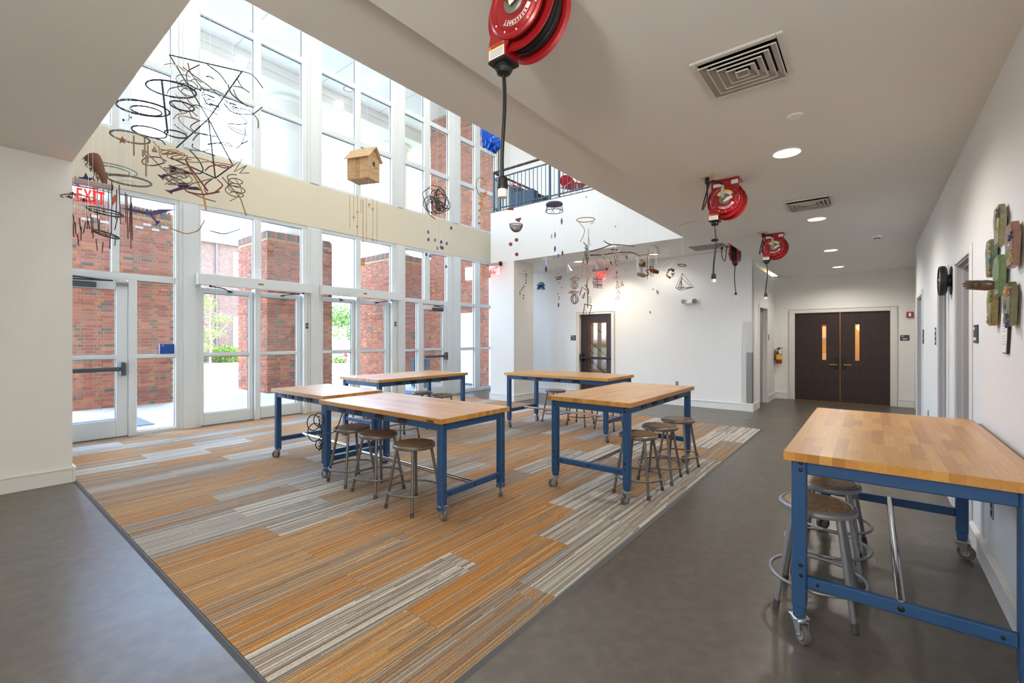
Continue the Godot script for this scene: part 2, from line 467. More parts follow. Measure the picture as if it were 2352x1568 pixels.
func build_shell():
	struct("floor", MB.new().bb(-8.2, 1.6, -0.2, 0.0, 6.4, -13.2), M.floor)
	# low ceiling of the corridor strip, then the higher soffit round the open well
	struct("ceiling", MB.new().bb(-1.615, 1.2, 2.74, 3.02, 6.2, -13.2), M.ceiling)
	var s = MB.new()
	s.bb(-8.2, 1.2, 3.02, 4.1, 6.2, -0.76); s.bb(-2.42, 1.2, 3.02, 4.1, -0.76, -7.6)
	s.bb(-2.42, 1.2, 3.02, 4.147, -7.6, -13.2)
	struct("ceiling", s, M.ceiling)
	struct("wall_balcony", MB.new().bb(-6.64, -2.42, 3.02, 4.147, -7.6, -9.75), M.wall)
	# closed upper storey round the well
	s = MB.new()
	s.bb(-8.2, 1.2, 4.1, 7.7, -0.56, -0.76); s.bb(-2.42, -2.22, 4.1, 7.7, -0.76, -7.0)
	s.bb(1.0, 1.2, 4.1, 7.7, -0.76, -9.75); s.bb(-2.22, 1.2, 4.1, 7.7, -7.0, -7.2)
	struct("wall_upper", s, M.wall)  # out of view; keeps stray sky light out of the well
	struct("wall_outer", MB.new().bb(-8.2, 1.3, 4.1, 8.6, -0.56, 9.0).bb(-8.2, -2.0, 0.0, 8.6, 6.4, 9.0).bb(-8.2, 1.3, 4.3, 8.6, -9.95, -13.5).bb(-8.2, -6.8, 0.0, 8.6, -9.95, -13.0), mat("a58a78", 0.9))  # unseen building mass, shuts sky light off the porch and its pillars
	struct("ceiling", MB.new().bb(-8.3, 1.3, 7.7, 8.0, -0.4, -10.2), M.ceiling)
	struct("wall_upper_rear", MB.new().bb(-8.2, 1.2, 4.147, 7.7, -9.75, -9.95), M.wall)
	# left wall (the square end by the doors), back of the room behind the camera
	struct("wall_left", MB.new().bb(-8.2, -5.905, 0.0, 3.02, 6.2, -0.762), M.wall)
	struct("wall_near", MB.new().bb(-8.2, 1.2, 0.0, 3.02, 6.2, 6.4), M.wall)
	# wall with the stair door, wall beside it, wall with the double doors
	s = MB.new()
	s.bb(-8.2, -5.385, 0.0, 3.02, -9.31, -9.5); s.bb(-4.53, -1.72, 0.0, 3.02, -9.31, -9.5); s.bb(-5.385, -4.53, 1.925, 3.02, -9.31, -9.5)
	struct("wall_stair", s, M.wall)
	s = MB.new()
	s.bb(-1.72, -1.9, 0.0, 2.74, -9.31, -9.96); s.bb(-1.72, -1.9, 0.0, 2.74, -10.84, -12.0); s.bb(-1.72, -1.9, 1.98, 2.74, -9.96, -10.84)
	s.bb(-1.86, -1.9, 0.0, 1.98, -9.96, -10.84)
	struct("wall_corridor", s, M.wall)
	s = MB.new()
	s.bb(-1.9, -1.345, 0.0, 2.74, -11.8, -12.0); s.bb(0.325, 1.2, 0.0, 2.74, -11.8, -12.0); s.bb(-1.345, 0.325, 1.925, 2.74, -11.8, -12.0)
	struct("wall_rear", s, M.wall)
	# right wall with three recessed doors
	s = MB.new()
	var op = [[6.2, -4.31], [-5.0, -5.47], [-6.17, -7.94], [-8.8, -9.0]]
	for o in op: s.bb(0.53, 1.2, 0.0, 2.74, o[0], o[1])
	for o in [[-4.31, -5.0], [-5.47, -6.17], [-7.94, -8.8]]:
		s.bb(0.53, 1.2, 1.93, 2.74, o[0], o[1]); s.bb(0.75, 1.2, 0.0, 1.93, o[0], o[1])
	s.bb(0.667, 1.2, 0.0, 2.74, -9.0, -11.8)
	struct("wall_right", s, M.wall)
	struct("column", MB.new().bb(-6.64, -5.98, 0.0, 3.02, -7.6, -8.32), M.wall)
	# baseboards: plain board with a moulded top
	baseboard("baseboard_left", [[Vector3(-5.905, 0, 6.0), Vector3(-5.905, 0, -0.762), Vector3(1, 0, 0)], [Vector3(-5.88, 0, -0.762), Vector3(-8.0, 0, -0.762), Vector3(0, 0, -1)]])
	baseboard("baseboard_column", [[Vector3(-6.665, 0, -7.6), Vector3(-5.955, 0, -7.6), Vector3(0, 0, 1)], [Vector3(-5.98, 0, -7.58), Vector3(-5.98, 0, -8.32), Vector3(1, 0, 0)]])
	baseboard("baseboard_stair", [[Vector3(-8.0, 0, -9.31), Vector3(-5.42, 0, -9.31), Vector3(0, 0, 1)], [Vector3(-4.49, 0, -9.31), Vector3(-1.695, 0, -9.31), Vector3(0, 0, 1)], [Vector3(-1.72, 0, -9.29), Vector3(-1.72, 0, -9.9), Vector3(1, 0, 0)], [Vector3(-1.72, 0, -10.9), Vector3(-1.72, 0, -11.8), Vector3(1, 0, 0)]])
	baseboard("baseboard_rear", [[Vector3(-1.72, 0, -11.8), Vector3(-1.43, 0, -11.8), Vector3(0, 0, 1)], [Vector3(0.42, 0, -11.8), Vector3(0.667, 0, -11.8), Vector3(0, 0, 1)]])
	baseboard("baseboard_right", [[Vector3(0.53, 0, 6.0), Vector3(0.53, 0, -4.23), Vector3(-1, 0, 0)], [Vector3(0.53, 0, -5.07), Vector3(0.53, 0, -5.4), Vector3(-1, 0, 0)], [Vector3(0.53, 0, -6.24), Vector3(0.53, 0, -7.87), Vector3(-1, 0, 0)]])

func baseboard(called: String, runs: Array):
	var s = MB.new()
	for r in runs:
		var a: Vector3 = r[0]; var b: Vector3 = r[1]; var nn: Vector3 = r[2]
		for q in [[0.0, 0.13, 0.018], [0.13, 0.142, 0.026], [0.142, 0.15, 0.014]]:
			var c = (a + b) * 0.5 + nn * q[2] * 0.5 + Vector3(0, (q[0] + q[1]) * 0.5, 0)
			var d = (b - a).abs()
			s.box(c, Vector3(d.x if d.x > 0.01 else q[2], q[1] - q[0], d.z if d.z > 0.01 else q[2]), 0.003)
	struct(called, s, M.base)

# ---------------------------------------------------------------- the glazed wall
var n_window := 0
func framing(parent: Node, called: String, z0: float, z1: float, y0: float, y1: float, x0 := -8.13, x1 := -8.03, m: Material = null):
	part(parent, called, MB.new().bb(x0, x1, y0, y1, z0, z1, 0.006), m if m else M.frame)
func pane(parent: Node, z0: float, z1: float, y0: float, y1: float, x := -8.085):
	part(parent, "pane", MB.new().bb(x - 0.006, x + 0.006, y0 - 0.008, y1 + 0.008, z0 + 0.008, z1 - 0.008), M.glass)
	# dark glazing gasket round the glass
	var s = MB.new()
	for q in [[z0, z0 - 0.006, y0, y1], [z1 + 0.006, z1, y0, y1], [z0, z1, y0, y0 + 0.005], [z0, z1, y1 - 0.006, y1]]:
		s.bb(x - 0.008, x + 0.012, q[2], q[3], q[0], q[1])
	part(parent, "gasket", s, M.frame_dark)
func window_unit() -> Node3D:
	n_window += 1
	return struct_node("window_%d" % n_window)

func build_window_wall():
	var s = MB.new()
	# the plain band between the storeys, and the head of the wall
	s.bb(-8.2, -8.012, 3.40, 4.185, -0.76, -9.75); s.bb(-8.2, -8.012, 7.42, 8.0, -0.76, -9.75)
	struct("wall_window_band", s, M.band)
	# piers between the glazed bays
	var piers = [[-2.177, -2.43], [-4.126, -4.385], [-6.068, -6.31], [-7.745, -8.03]]
	s = MB.new()
	for p in piers:
		s.bb(-8.2, -8.02, 0.0, 7.7, p[0], p[1], 0.004)
		s.bb(-8.2, -7.995, 0.0, 3.36, p[0] - 0.05, p[1] + 0.045, 0.004)
		s.bb(-8.2, -7.995, 4.2, 7.7, p[0] - 0.05, p[1] + 0.045, 0.004)
	struct("wall_window_piers", s, M.frame)
	# lower storey, transoms: [left edge, mullion, mullion, right edge]
	var bays = [[-0.76, -1.417, -1.498, -2.177], [-2.43, -3.222, -3.333, -4.126], [-4.385, -5.11, -5.229, -6.068], [-6.31, -6.882, -7.05, -7.745], [-8.03, -8.573, -8.773, -9.5]]
	var tb = [2.255, 2.335, 2.335, 2.255, 2.26]
	for i in 5:
		var b = bays[i]
		var w = window_unit()
		var l = b[0] - 0.03 if i > 0 else b[0]
		var r = b[3] + (0.043 if i == 0 else 0.09 if i < 3 else 0.15 if i == 3 else 0.06)
		framing(w, "head", b[0], b[3], 3.34, 3.41)
		framing(w, "jamb", b[0], l, 0.0, 3.342, -8.128, -8.027); framing(w, "jamb", r, b[3], 0.0, 3.342, -8.128, -8.027)
		framing(w, "mullion", b[1], b[2], tb[i] - 0.002, 3.342, -8.127, -8.026)
		framing(w, "transom_bar", l, r, tb[i] - 0.09, tb[i])
		pane(w, l, b[1], tb[i], 3.34); pane(w, b[2], r, tb[i], 3.34)
		if i == 0:     # side light beside the first door
			framing(w, "post", -1.595, -1.689, 0.0, 2.17); framing(w, "rail", -1.689, r, 1.075, 1.133); framing(w, "rail", -1.689, r, 0.0, 0.055)
			pane(w, -1.689, r, 1.133, 2.165); pane(w, -1.689, r, 0.055, 1.075)
		if i == 3:
			framing(w, "post", -6.70, -6.83, 0.0, 2.17); framing(w, "rail", l, -6.70, 1.07, 1.12); framing(w, "rail", l, -6.70, 0.0, 0.10)
			framing(w, "post", -7.60, -7.66, 0.0, 2.17)
			pane(w, l, -6.70, 1.12, 2.165); pane(w, l, -6.70, 0.10, 1.07)
		if i == 4:
			framing(w, "mullion", b[1], b[2], 0.0, 2.172, -8.127, -8.026); framing(w, "rail", l, r, 1.07, 1.13); framing(w, "sill", l, r, 0.0, 0.09)
			for q in [[l, b[1]], [b[2], r]]:
				pane(w, q[0], q[1], 1.13, 2.17); pane(w, q[0], q[1], 0.09, 1.07)
	# upper storey
	for i in 5:
		var b = bays[i]
		var w = window_unit()
		var l = b[0] - 0.02; var r = b[3] + 0.09
		if i == 0: l = b[0]
		framing(w, "sill", b[0], b[3], 4.18, 4.235); framing(w, "head", b[0], b[3], 7.37, 7.43)
		framing(w, "jamb", b[0], l - 0.002, 4.2, 7.4, -8.128, -8.027); framing(w, "jamb", r, b[3], 4.2, 7.4, -8.128, -8.027)
		framing(w, "mullion", b[1], b[2], 4.2, 7.4, -8.127, -8.026)
		for y in [5.215, 6.325]: framing(w, "glazing_bar", l, r, y, y + 0.1)
		for q in [[l, b[1]], [b[2], r]]:
			pane(w, q[0], q[1], 4.235, 5.215); pane(w, q[0], q[1], 5.315, 6.325); pane(w, q[0], q[1], 6.425, 7.37)
	# the long operator boxes over the double doors
	for q in [[-2.385, -4.15, "long white door operator box over the double doors beside the first pier"], [-4.36, -6.10, "long white door operator box over the double doors behind the furthest window table"]]:
		var t = thing("door_operator", q[2], "door opener", Vector3(-7.95, 2.24, (q[0] + q[1]) * 0.5))
		part(t, "housing", MB.new().bb(-7.992, -7.88, 2.17, 2.335, q[0], q[1], 0.006), M.frame)
		part(t, "end_cap", MB.new().bb(-7.992, -7.875, 2.165, 2.34, q[0] + 0.012, q[0], 0.004), M.white)
		part(t, "end_cap", MB.new().bb(-7.992, -7.875, 2.165, 2.34, q[1], q[1] - 0.012, 0.004), M.white)
		part(t, "badge", MB.new().bb(-7.882, -7.877, 2.235, 2.265, (q[0] + q[1]) * 0.5 - 0.04, (q[0] + q[1]) * 0.5 + 0.04, 0.002), M.brass)

# an aluminium glass door: stiles, rails, two panes
func glass_door(n: int, z0: float, z1: float, g0: float, g1: float, top: float, gtop: float, gbot: float) -> Node3D:
	var d = struct_node("door_%d" % n)
	framing(d, "stile", z0, g0, 0.012, top, -8.11, -8.05); framing(d, "stile", g1, z1, 0.012, top, -8.11, -8.05)
	framing(d, "top_rail", g0, g1, gtop, top, -8.11, -8.05); framing(d, "bottom_rail", g0, g1, 0.012, gbot, -8.11, -8.05)
	framing(d, "middle_rail", g0, g1, 1.075, 1.133, -8.11, -8.05)
	pane(d, g0, g1, 1.133, gtop); pane(d, g0, g1, gbot, 1.075)
	part(d, "threshold", MB.new().bb(-8.14, -8.0, 0.0, 0.012, z0, z1), M.frame_dark)
	return d
func closer_arm(d: Node3D, za: float, zb: float, y: float):
	var s = MB.new()
	s.rod(Vector3(-7.93, y + 0.03, za), Vector3(-7.86, y + 0.0, (za + zb) * 0.5), 0.008); s.rod(Vector3(-7.86, y, (za + zb) * 0.5), Vector3(-8.03, y - 0.02, zb), 0.008)
	s.box(Vector3(-8.03, y - 0.03, zb), Vector3(0.05, 0.02, 0.06), 0.004); s.lathe([[0.0, 0.0], [0.016, 0.0], [0.016, 0.03], [0.0, 0.03]], Vector3(-7.93, y + 0.015, za), Vector3.UP, 12)
	part(d, "closer_arm", s, M.black)
func push_bar(d: Node3D, z0: float, z1: float, y: float, latch_z: float):
	part(d, "push_bar", MB.new().bb(-8.02, -7.955, y - 0.028, y + 0.028, z0, z1, 0.012), M.frame_dark)
	part(d, "latch_case", MB.new().bb(-8.05, -7.95, y - 0.09, y + 0.09, latch_z - 0.03, latch_z + 0.03, 0.012), M.frame_dark)

func build_doors():
	var d = glass_door(1, -0.77, -1.595, -0.79, -1.466, 2.15, 2.02, 0.25)
	push_bar(d, -0.80, -1.50, 0.94, -1.53)
	part(d, "closer_case", MB.new().bb(-8.05, -7.985, 2.03, 2.10, -0.95, -1.26, 0.01), M.frame_dark)
	var s = MB.new(); s.rod(Vector3(-7.98, 2.12, -1.0), Vector3(-7.96, 2.13, -1.42), 0.009); s.rod(Vector3(-7.96, 2.13, -1.42), Vector3(-8.03, 2.16, -0.98), 0.009)
	part(d, "closer_arm", s, M.black)
	part(d, "strike", MB.new().bb(-8.05, -8.0, 2.08, 2.12, -1.47, -1.59, 0.004), M.grey_metal)
	d = glass_door(2, -2.46, -3.215, -2.504, -3.147, 2.14, 2.055, 0.20); closer_arm(d, -2.55, -2.86, 2.13)
	d = glass_door(3, -3.30, -4.022, -3.331, -3.935, 2.14, 2.055, 0.20); closer_arm(d, -4.0, -3.68, 2.13)
	d = glass_door(4, -4.415, -5.10, -4.44, -5.034, 2.14, 2.055, 0.20); closer_arm(d, -4.5, -4.8, 2.13)
	d = glass_door(5, -5.20, -5.933, -5.229, -5.823, 2.14, 2.055, 0.20); closer_arm(d, -5.9, -5.6, 2.13)
	var posts = MB.new()
	posts.bb(-8.12, -7.99, 0.0, 2.17, -3.218, -3.298, 0.006); posts.bb(-8.12, -7.99, 0.0, 2.17, -5.105, -5.195, 0.006)
	posts.bb(-8.12, -7.97, 0.0, 2.17, -4.03, -4.10, 0.006); posts.bb(-8.12, -7.97, 0.0, 2.17, -5.94, -6.05, 0.006)
	struct("trim_door_posts", posts, M.frame)
	d = glass_door(6, -6.835, -7.598, -6.882, -7.458, 2.14, 2.03, 0.2)
	push_bar(d, -6.88, -7.56, 0.94, -7.53)
	part(d, "closer_case", MB.new().bb(-8.05, -7.985, 2.0, 2.08, -7.12, -7.44, 0.01), M.frame_dark)
	s = MB.new(); s.rod(Vector3(-7.98, 2.1, -7.42), Vector3(-7.96, 2.12, -7.1), 0.009); s.rod(Vector3(-7.96, 2.12, -7.1), Vector3(-8.03, 2.15, -7.46), 0.009)
	part(d, "closer_arm", s, M.black)
	# stair door, brown with a tall glass
	d = struct_node("door_7")
	var bx = [-5.345, -4.555]; var gx = [-5.127, -4.67]
	part(d, "stile", MB.new().bb(bx[0], gx[0], 0.01, 1.915, -9.35, -9.395, 0.003), M.door_brown)
	part(d, "stile", MB.new().bb(gx[1], bx[1], 0.01, 1.915, -9.35, -9.395, 0.003), M.door_brown)
	part(d, "top_rail", MB.new().bb(gx[0], gx[1], 1.737, 1.915, -9.35, -9.395, 0.003), M.door_brown)
	part(d, "bottom_rail", MB.new().bb(gx[0], gx[1], 0.01, 0.42, -9.35, -9.395, 0.003), M.door_brown)
	s = MB.new()
	for q in [[gx[0], gx[0] + 0.02, 0.42, 1.737], [gx[1] - 0.02, gx[1], 0.42, 1.737], [gx[0], gx[1], 1.717, 1.737], [gx[0], gx[1], 0.42, 0.44]]:
		s.bb(q[0], q[1], q[2], q[3], -9.342, -9.40, 0.003)
	part(d, "glazing_bead", s, mat("6a3a2e", 0.5))
	part(d, "pane", MB.new().bb(gx[0] + 0.01, gx[1] - 0.01, 0.43, 1.727, -9.37, -9.376), M.glass)
	part(d, "push_bar", MB.new().bb(bx[0] + 0.06, bx[1] - 0.01, 0.885, 0.935, -9.27, -9.33, 0.012), M.black)
	part(d, "latch_case", MB.new().bb(bx[0] + 0.0, bx[0] + 0.075, 0.83, 1.0, -9.27, -9.35, 0.012), M.black)
	door_frame("trim_1", [-5.385, -4.53], 1.925, -9.31, 0.06, 0.04)
	# double doors
	for k in 2:
		d = struct_node("door_%d" % (8 + k))
		var a = -1.33 if k == 0 else -0.509
		var b = -0.515 if k == 0 else 0.307
		var l0 = -0.825 if k == 0 else -0.256
		var l1 = l0 + 0.072
		s = MB.new()
		s.bb(a, l0, 0.008, 1.917, -11.83, -11.875, 0.002); s.bb(l1, b, 0.008, 1.917, -11.83, -11.875, 0.002)
		s.bb(l0, l1, 0.008, 0.896, -11.83, -11.875); s.bb(l0, l1, 1.653, 1.917, -11.83, -11.875)
		part(d, "leaf", s, M.door_brown)
		part(d, "pane", MB.new().bb(l0, l1, 0.896, 1.653, -11.85, -11.856), M.glass)
		var hx = -0.57 if k == 0 else -0.44
		part(d, "escutcheon", MB.new().bb(hx - 0.03, hx + 0.03, 0.71, 0.96, -11.815, -11.83, 0.006), M.black)
		part(d, "lever", MB.new().bb(hx - (0.13 if k == 0 else 0.01), hx + (0.01 if k == 0 else 0.13), 0.79, 0.815, -11.775, -11.80, 0.008).rod(Vector3(hx, 0.80, -11.82), Vector3(hx, 0.80, -11.785), 0.012), M.brass)
		var ex = a if k == 0 else b
		for y in [0.25, 0.98, 1.75]:
			part(d, "hinge", MB.new().rod(Vector3(ex, y - 0.05, -11.822), Vector3(ex, y + 0.05, -11.822), 0.011), M.black)
	door_frame("trim_2", [-1.345, 0.325], 1.925, -11.8, 0.09, 0.05)
	# rooms seen through the door glass
	var room = MB.new()
	room.bb(-3.0, 1.3, 0, 2.74, -14.3, -14.4); room.bb(-3.0, -2.9, 0, 2.74, -12.0, -14.4); room.bb(1.2, 1.3, 0, 2.74, -12.0, -14.4); room.bb(-3.0, 1.3, 2.74, 2.8, -12.0, -14.4); room.bb(-3.0, 1.3, -0.1, 0.0, -13.2, -14.4)
	struct("wall_far_room", room, mat("d9b878", 0.8))
	omni("far_room_lamp", Vector3(-0.8, 2.4, -13.2), 1.6, Color(1, 0.85, 0.6))  # unseen lamp, lights the room behind the door slits
	# recessed doors in the right wall, and the one in the corridor's left wall
	var k = 10
	for o in [[-4.31, -5.0], [-5.47, -6.17], [-7.94, -8.8]]:
		d = struct_node("door_%d" % k); k += 1
		part(d, "leaf", MB.new().bb(0.70, 0.74, 0.01, 1.90, o[0], o[1]), M.door_brown)
		part(d, "jamb", MB.new().bb(0.53, 0.75, 0.0, 1.93, o[1], o[1] + 0.012, 0.002), M.jamb)
		part(d, "jamb", MB.new().bb(0.53, 0.75, 0.0, 1.93, o[0] - 0.012, o[0], 0.002), M.jamb)
		part(d, "jamb_head", MB.new().bb(0.53, 0.75, 1.918, 1.93, o[0], o[1], 0.002), M.jamb)
		part(d, "stop", MB.new().bb(0.565, 0.61, 0.0, 1.92, o[1] + 0.012, o[1] + 0.03, 0.002).bb(0.565, 0.61, 1.9, 1.92, o[0], o[1], 0.002), M.jamb)
		var t = MB.new()
		for q in [[o[0] + 0.07, o[0], 0.0, 1.99], [o[1], o[1] - 0.07, 0.0, 1.99], [o[0], o[1], 1.93, 1.99]]:
			t.bb(0.518, 0.53, q[2], q[3], q[0], q[1], 0.004)
		struct("trim_%d" % (k - 7), t, M.base)
	part(get_node("door_11"), "latch_plate", MB.new().bb(0.60, 0.63, 0.86, 0.93, -6.15, -6.158), M.black)
	d = struct_node("door_13")
	part(d, "leaf", MB.new().bb(-1.80, -1.84, 0.01, 1.96, -9.97, -10.83), mat("8d9092", 0.5))
	part(d, "handle", MB.new().rod(Vector3(-1.80, 0.9, -10.1), Vector3(-1.75, 0.9, -10.1), 0.012).rod(Vector3(-1.755, 0.9, -10.1), Vector3(-1.755, 0.9, -10.2), 0.01), M.black)
	s = MB.new()
	for q in [[-9.90, -9.97, 0.0, 2.04], [-10.83, -10.90, 0.0, 2.04], [-9.97, -10.83, 1.97, 2.04]]: s.bb(-1.74, -1.70, q[2], q[3], q[0], q[1], 0.005)
	struct("trim_6", s, M.base)

func door_frame(called: String, xs: Array, top: float, z: float, w: float, depth: float):
	var s = MB.new()
	for q in [[xs[0] - w + 0.02, xs[0] + 0.02, 0.0, top + w - 0.02], [xs[1] - 0.02, xs[1] + w - 0.02, 0.0, top + w - 0.02], [xs[0] + 0.02, xs[1] - 0.02, top - 0.01, top + w - 0.02]]:
		s.bb(q[0], q[1], q[2], q[3], z + 0.02, z - depth - 0.05, 0.006)
	for q in [[xs[0] - w + 0.0, xs[0] - w + 0.025, 0.0, top + w], [xs[1] + w - 0.025, xs[1] + w, 0.0, top + w], [xs[0] - w, xs[1] + w, top + w - 0.025, top + w]]:
		s.bb(q[0], q[1], q[2], q[3], z + 0.032, z, 0.008)
	struct(called, s, M.trim)

# ---------------------------------------------------------------- outside
func seen_at(p: Vector3) -> Vector3:
	var zc = -p.z * COSA - p.x * SINA
	return Vector3(CX + F * (-p.z * SINA + p.x * COSA) / zc, HY - F * (p.y - H) / zc, zc)

var brick_meshes := []
# lays a face in Flemish bond; gives back [transform, mesh number, tone] of every brick
func lay_face(out: Array, o: Vector3, u: Vector3, nn: Vector3, width: float, y0: float, y1: float, skip := []):
	var ch = 0.0625
	var rows = int((y1 - y0) / ch)
	var bs = Basis(u, Vector3.UP, nn)
	for r in rows:
		var x = 0.0 if r % 2 == 0 else -0.0475
		var k = r % 2
		while x < width - 0.02:
			var L = 0.178 if k % 2 == 0 else 0.085
			var a = maxf(x, 0.0); var b = minf(x + L, width)
			var y = y0 + r * ch
			var hid = false
			for s in skip:
				if b > s[0] and a < s[1] and y + 0.05 > s[2] and y < s[3]: hid = true
			if b - a > 0.03 and not hid:
				var proud = rng.randf_range(0.0, 0.006)
				if absf(y - 2.0) < 0.032 or absf(y - 0.28) < 0.032: proud += 0.018
				var p = o + u * ((a + b) * 0.5) + Vector3(0, y + ch * 0.5 - o.y, 0) + nn * (proud - 0.012)
				var bb = Basis(bs.x * ((b - a) / L), bs.y * rng.randf_range(0.96, 1.03), bs.z).rotated(nn, rng.randf_range(-0.006, 0.006))
				var tone = rng.randi_range(0, 5)
				if k % 2 == 1: tone = [6, 0, 8, 2, 9, 1, 5][rng.randi_range(0, 6)]
				elif rng.randf() < 0.09: tone = rng.randi_range(6, 9)
				out.append([Transform3D(bb, p), k % 2, tone])
			x += L + 0.0105
			k += 1
func set_bricks(owner_: Node3D, list: Array, most: int):
	if brick_meshes.is_empty():
		brick_meshes = [MB.new().box(Vector3.ZERO, Vector3(0.173, 0.05, 0.035), 0.005).mesh(), MB.new().box(Vector3.ZERO, Vector3(0.08, 0.05, 0.035), 0.005).mesh()]
	var off = base_of(owner_)
	var rank = []
	for i in list.size():
		var s = seen_at(list[i][0].origin)
		var vis = s.x > 150.0 and s.x < 1135.0 and s.y > 240.0
		rank.append([s.z + (0.0 if vis else 1000.0) + (1.5 if list[i][1] == 1 else 0.0), i])
	rank.sort_custom(func(a, b): return a[0] < b[0])
	var rest = [[], []]
	for j in rank.size():
		var e = list[rank[j][1]]
		if j < most:
			var o = MeshInstance3D.new()
			o.name = "brick"; o.mesh = brick_meshes[e[1]]; o.material_override = M.bricks[e[2]]
			o.transform = Transform3D(e[0].basis, e[0].origin - off)
			owner_.add_child(o, true)
		else: rest[e[1]].append(e)
	for k in 2:
		if rest[k].is_empty(): continue
		var mm = MultiMesh.new()
		mm.transform_format = MultiMesh.TRANSFORM_3D; mm.use_colors = true; mm.mesh = brick_meshes[k]; mm.instance_count = rest[k].size()
		for i in rest[k].size():
			var e = rest[k][i]
			mm.set_instance_transform(i, Transform3D(e[0].basis, e[0].origin - off))
			mm.set_instance_color(i, M.bricks[e[2]].albedo_color.srgb_to_linear())
		var mi = MultiMeshInstance3D.new()
		mi.name = "brickwork"; mi.multimesh = mm; mi.material_override = M.brick_vc; mi.set_meta("kind", "stuff")
		owner_.add_child(mi, true)

func leafy(owner_: Node3D, called: String, balls: Array, count: int, size: float, tones: Array, sd: int):
	var r = RandomNumberGenerator.new(); r.seed = sd
	var leaf = MB.new()
	var pts = [Vector3(0, 0, 0), Vector3(0.32, 0.12, 0.4), Vector3(0, 0.06, 1.0), Vector3(-0.32, 0.12, 0.4)]
	var nn = Vector3(0, 1, -0.1).normalized()
	leaf.tri(pts[0], pts[1], pts[2], nn, nn, nn); leaf.tri(pts[0], pts[2], pts[3], nn, nn, nn)
	var mm = MultiMesh.new()
	mm.transform_format = MultiMesh.TRANSFORM_3D; mm.use_colors = true; mm.mesh = leaf.mesh(); mm.instance_count = count
	for i in count:
		var b = balls[r.randi_range(0, balls.size() - 1)]
		var d = Vector3(r.randfn(), r.randfn(), r.randfn()).normalized()
		var p = b[0] + d * b[1] * pow(r.randf(), 0.4)
		p.y = maxf(p.y, 0.02)
		var bs = Basis.from_euler(Vector3(r.randf_range(-1.2, 1.2), r.randf_range(0, TAU), r.randf_range(-0.8, 0.8))).scaled(Vector3.ONE * size * r.randf_range(0.7, 1.3))
		mm.set_instance_transform(i, Transform3D(bs, p - base_of(owner_)))
		mm.set_instance_color(i, Color(tones[r.randi_range(0, tones.size() - 1)]).srgb_to_linear())
	var mi = MultiMeshInstance3D.new()
	mi.name = called; mi.multimesh = mm; mi.set_meta("kind", "stuff")
	mi.material_override = mat("b8b8b8", 0.7, 0.0, {"vertex_color_use_as_albedo": true, "backlight_enabled": true, "backlight": Color(0.25, 0.3, 0.08)})
	owner_.add_child(mi, true)

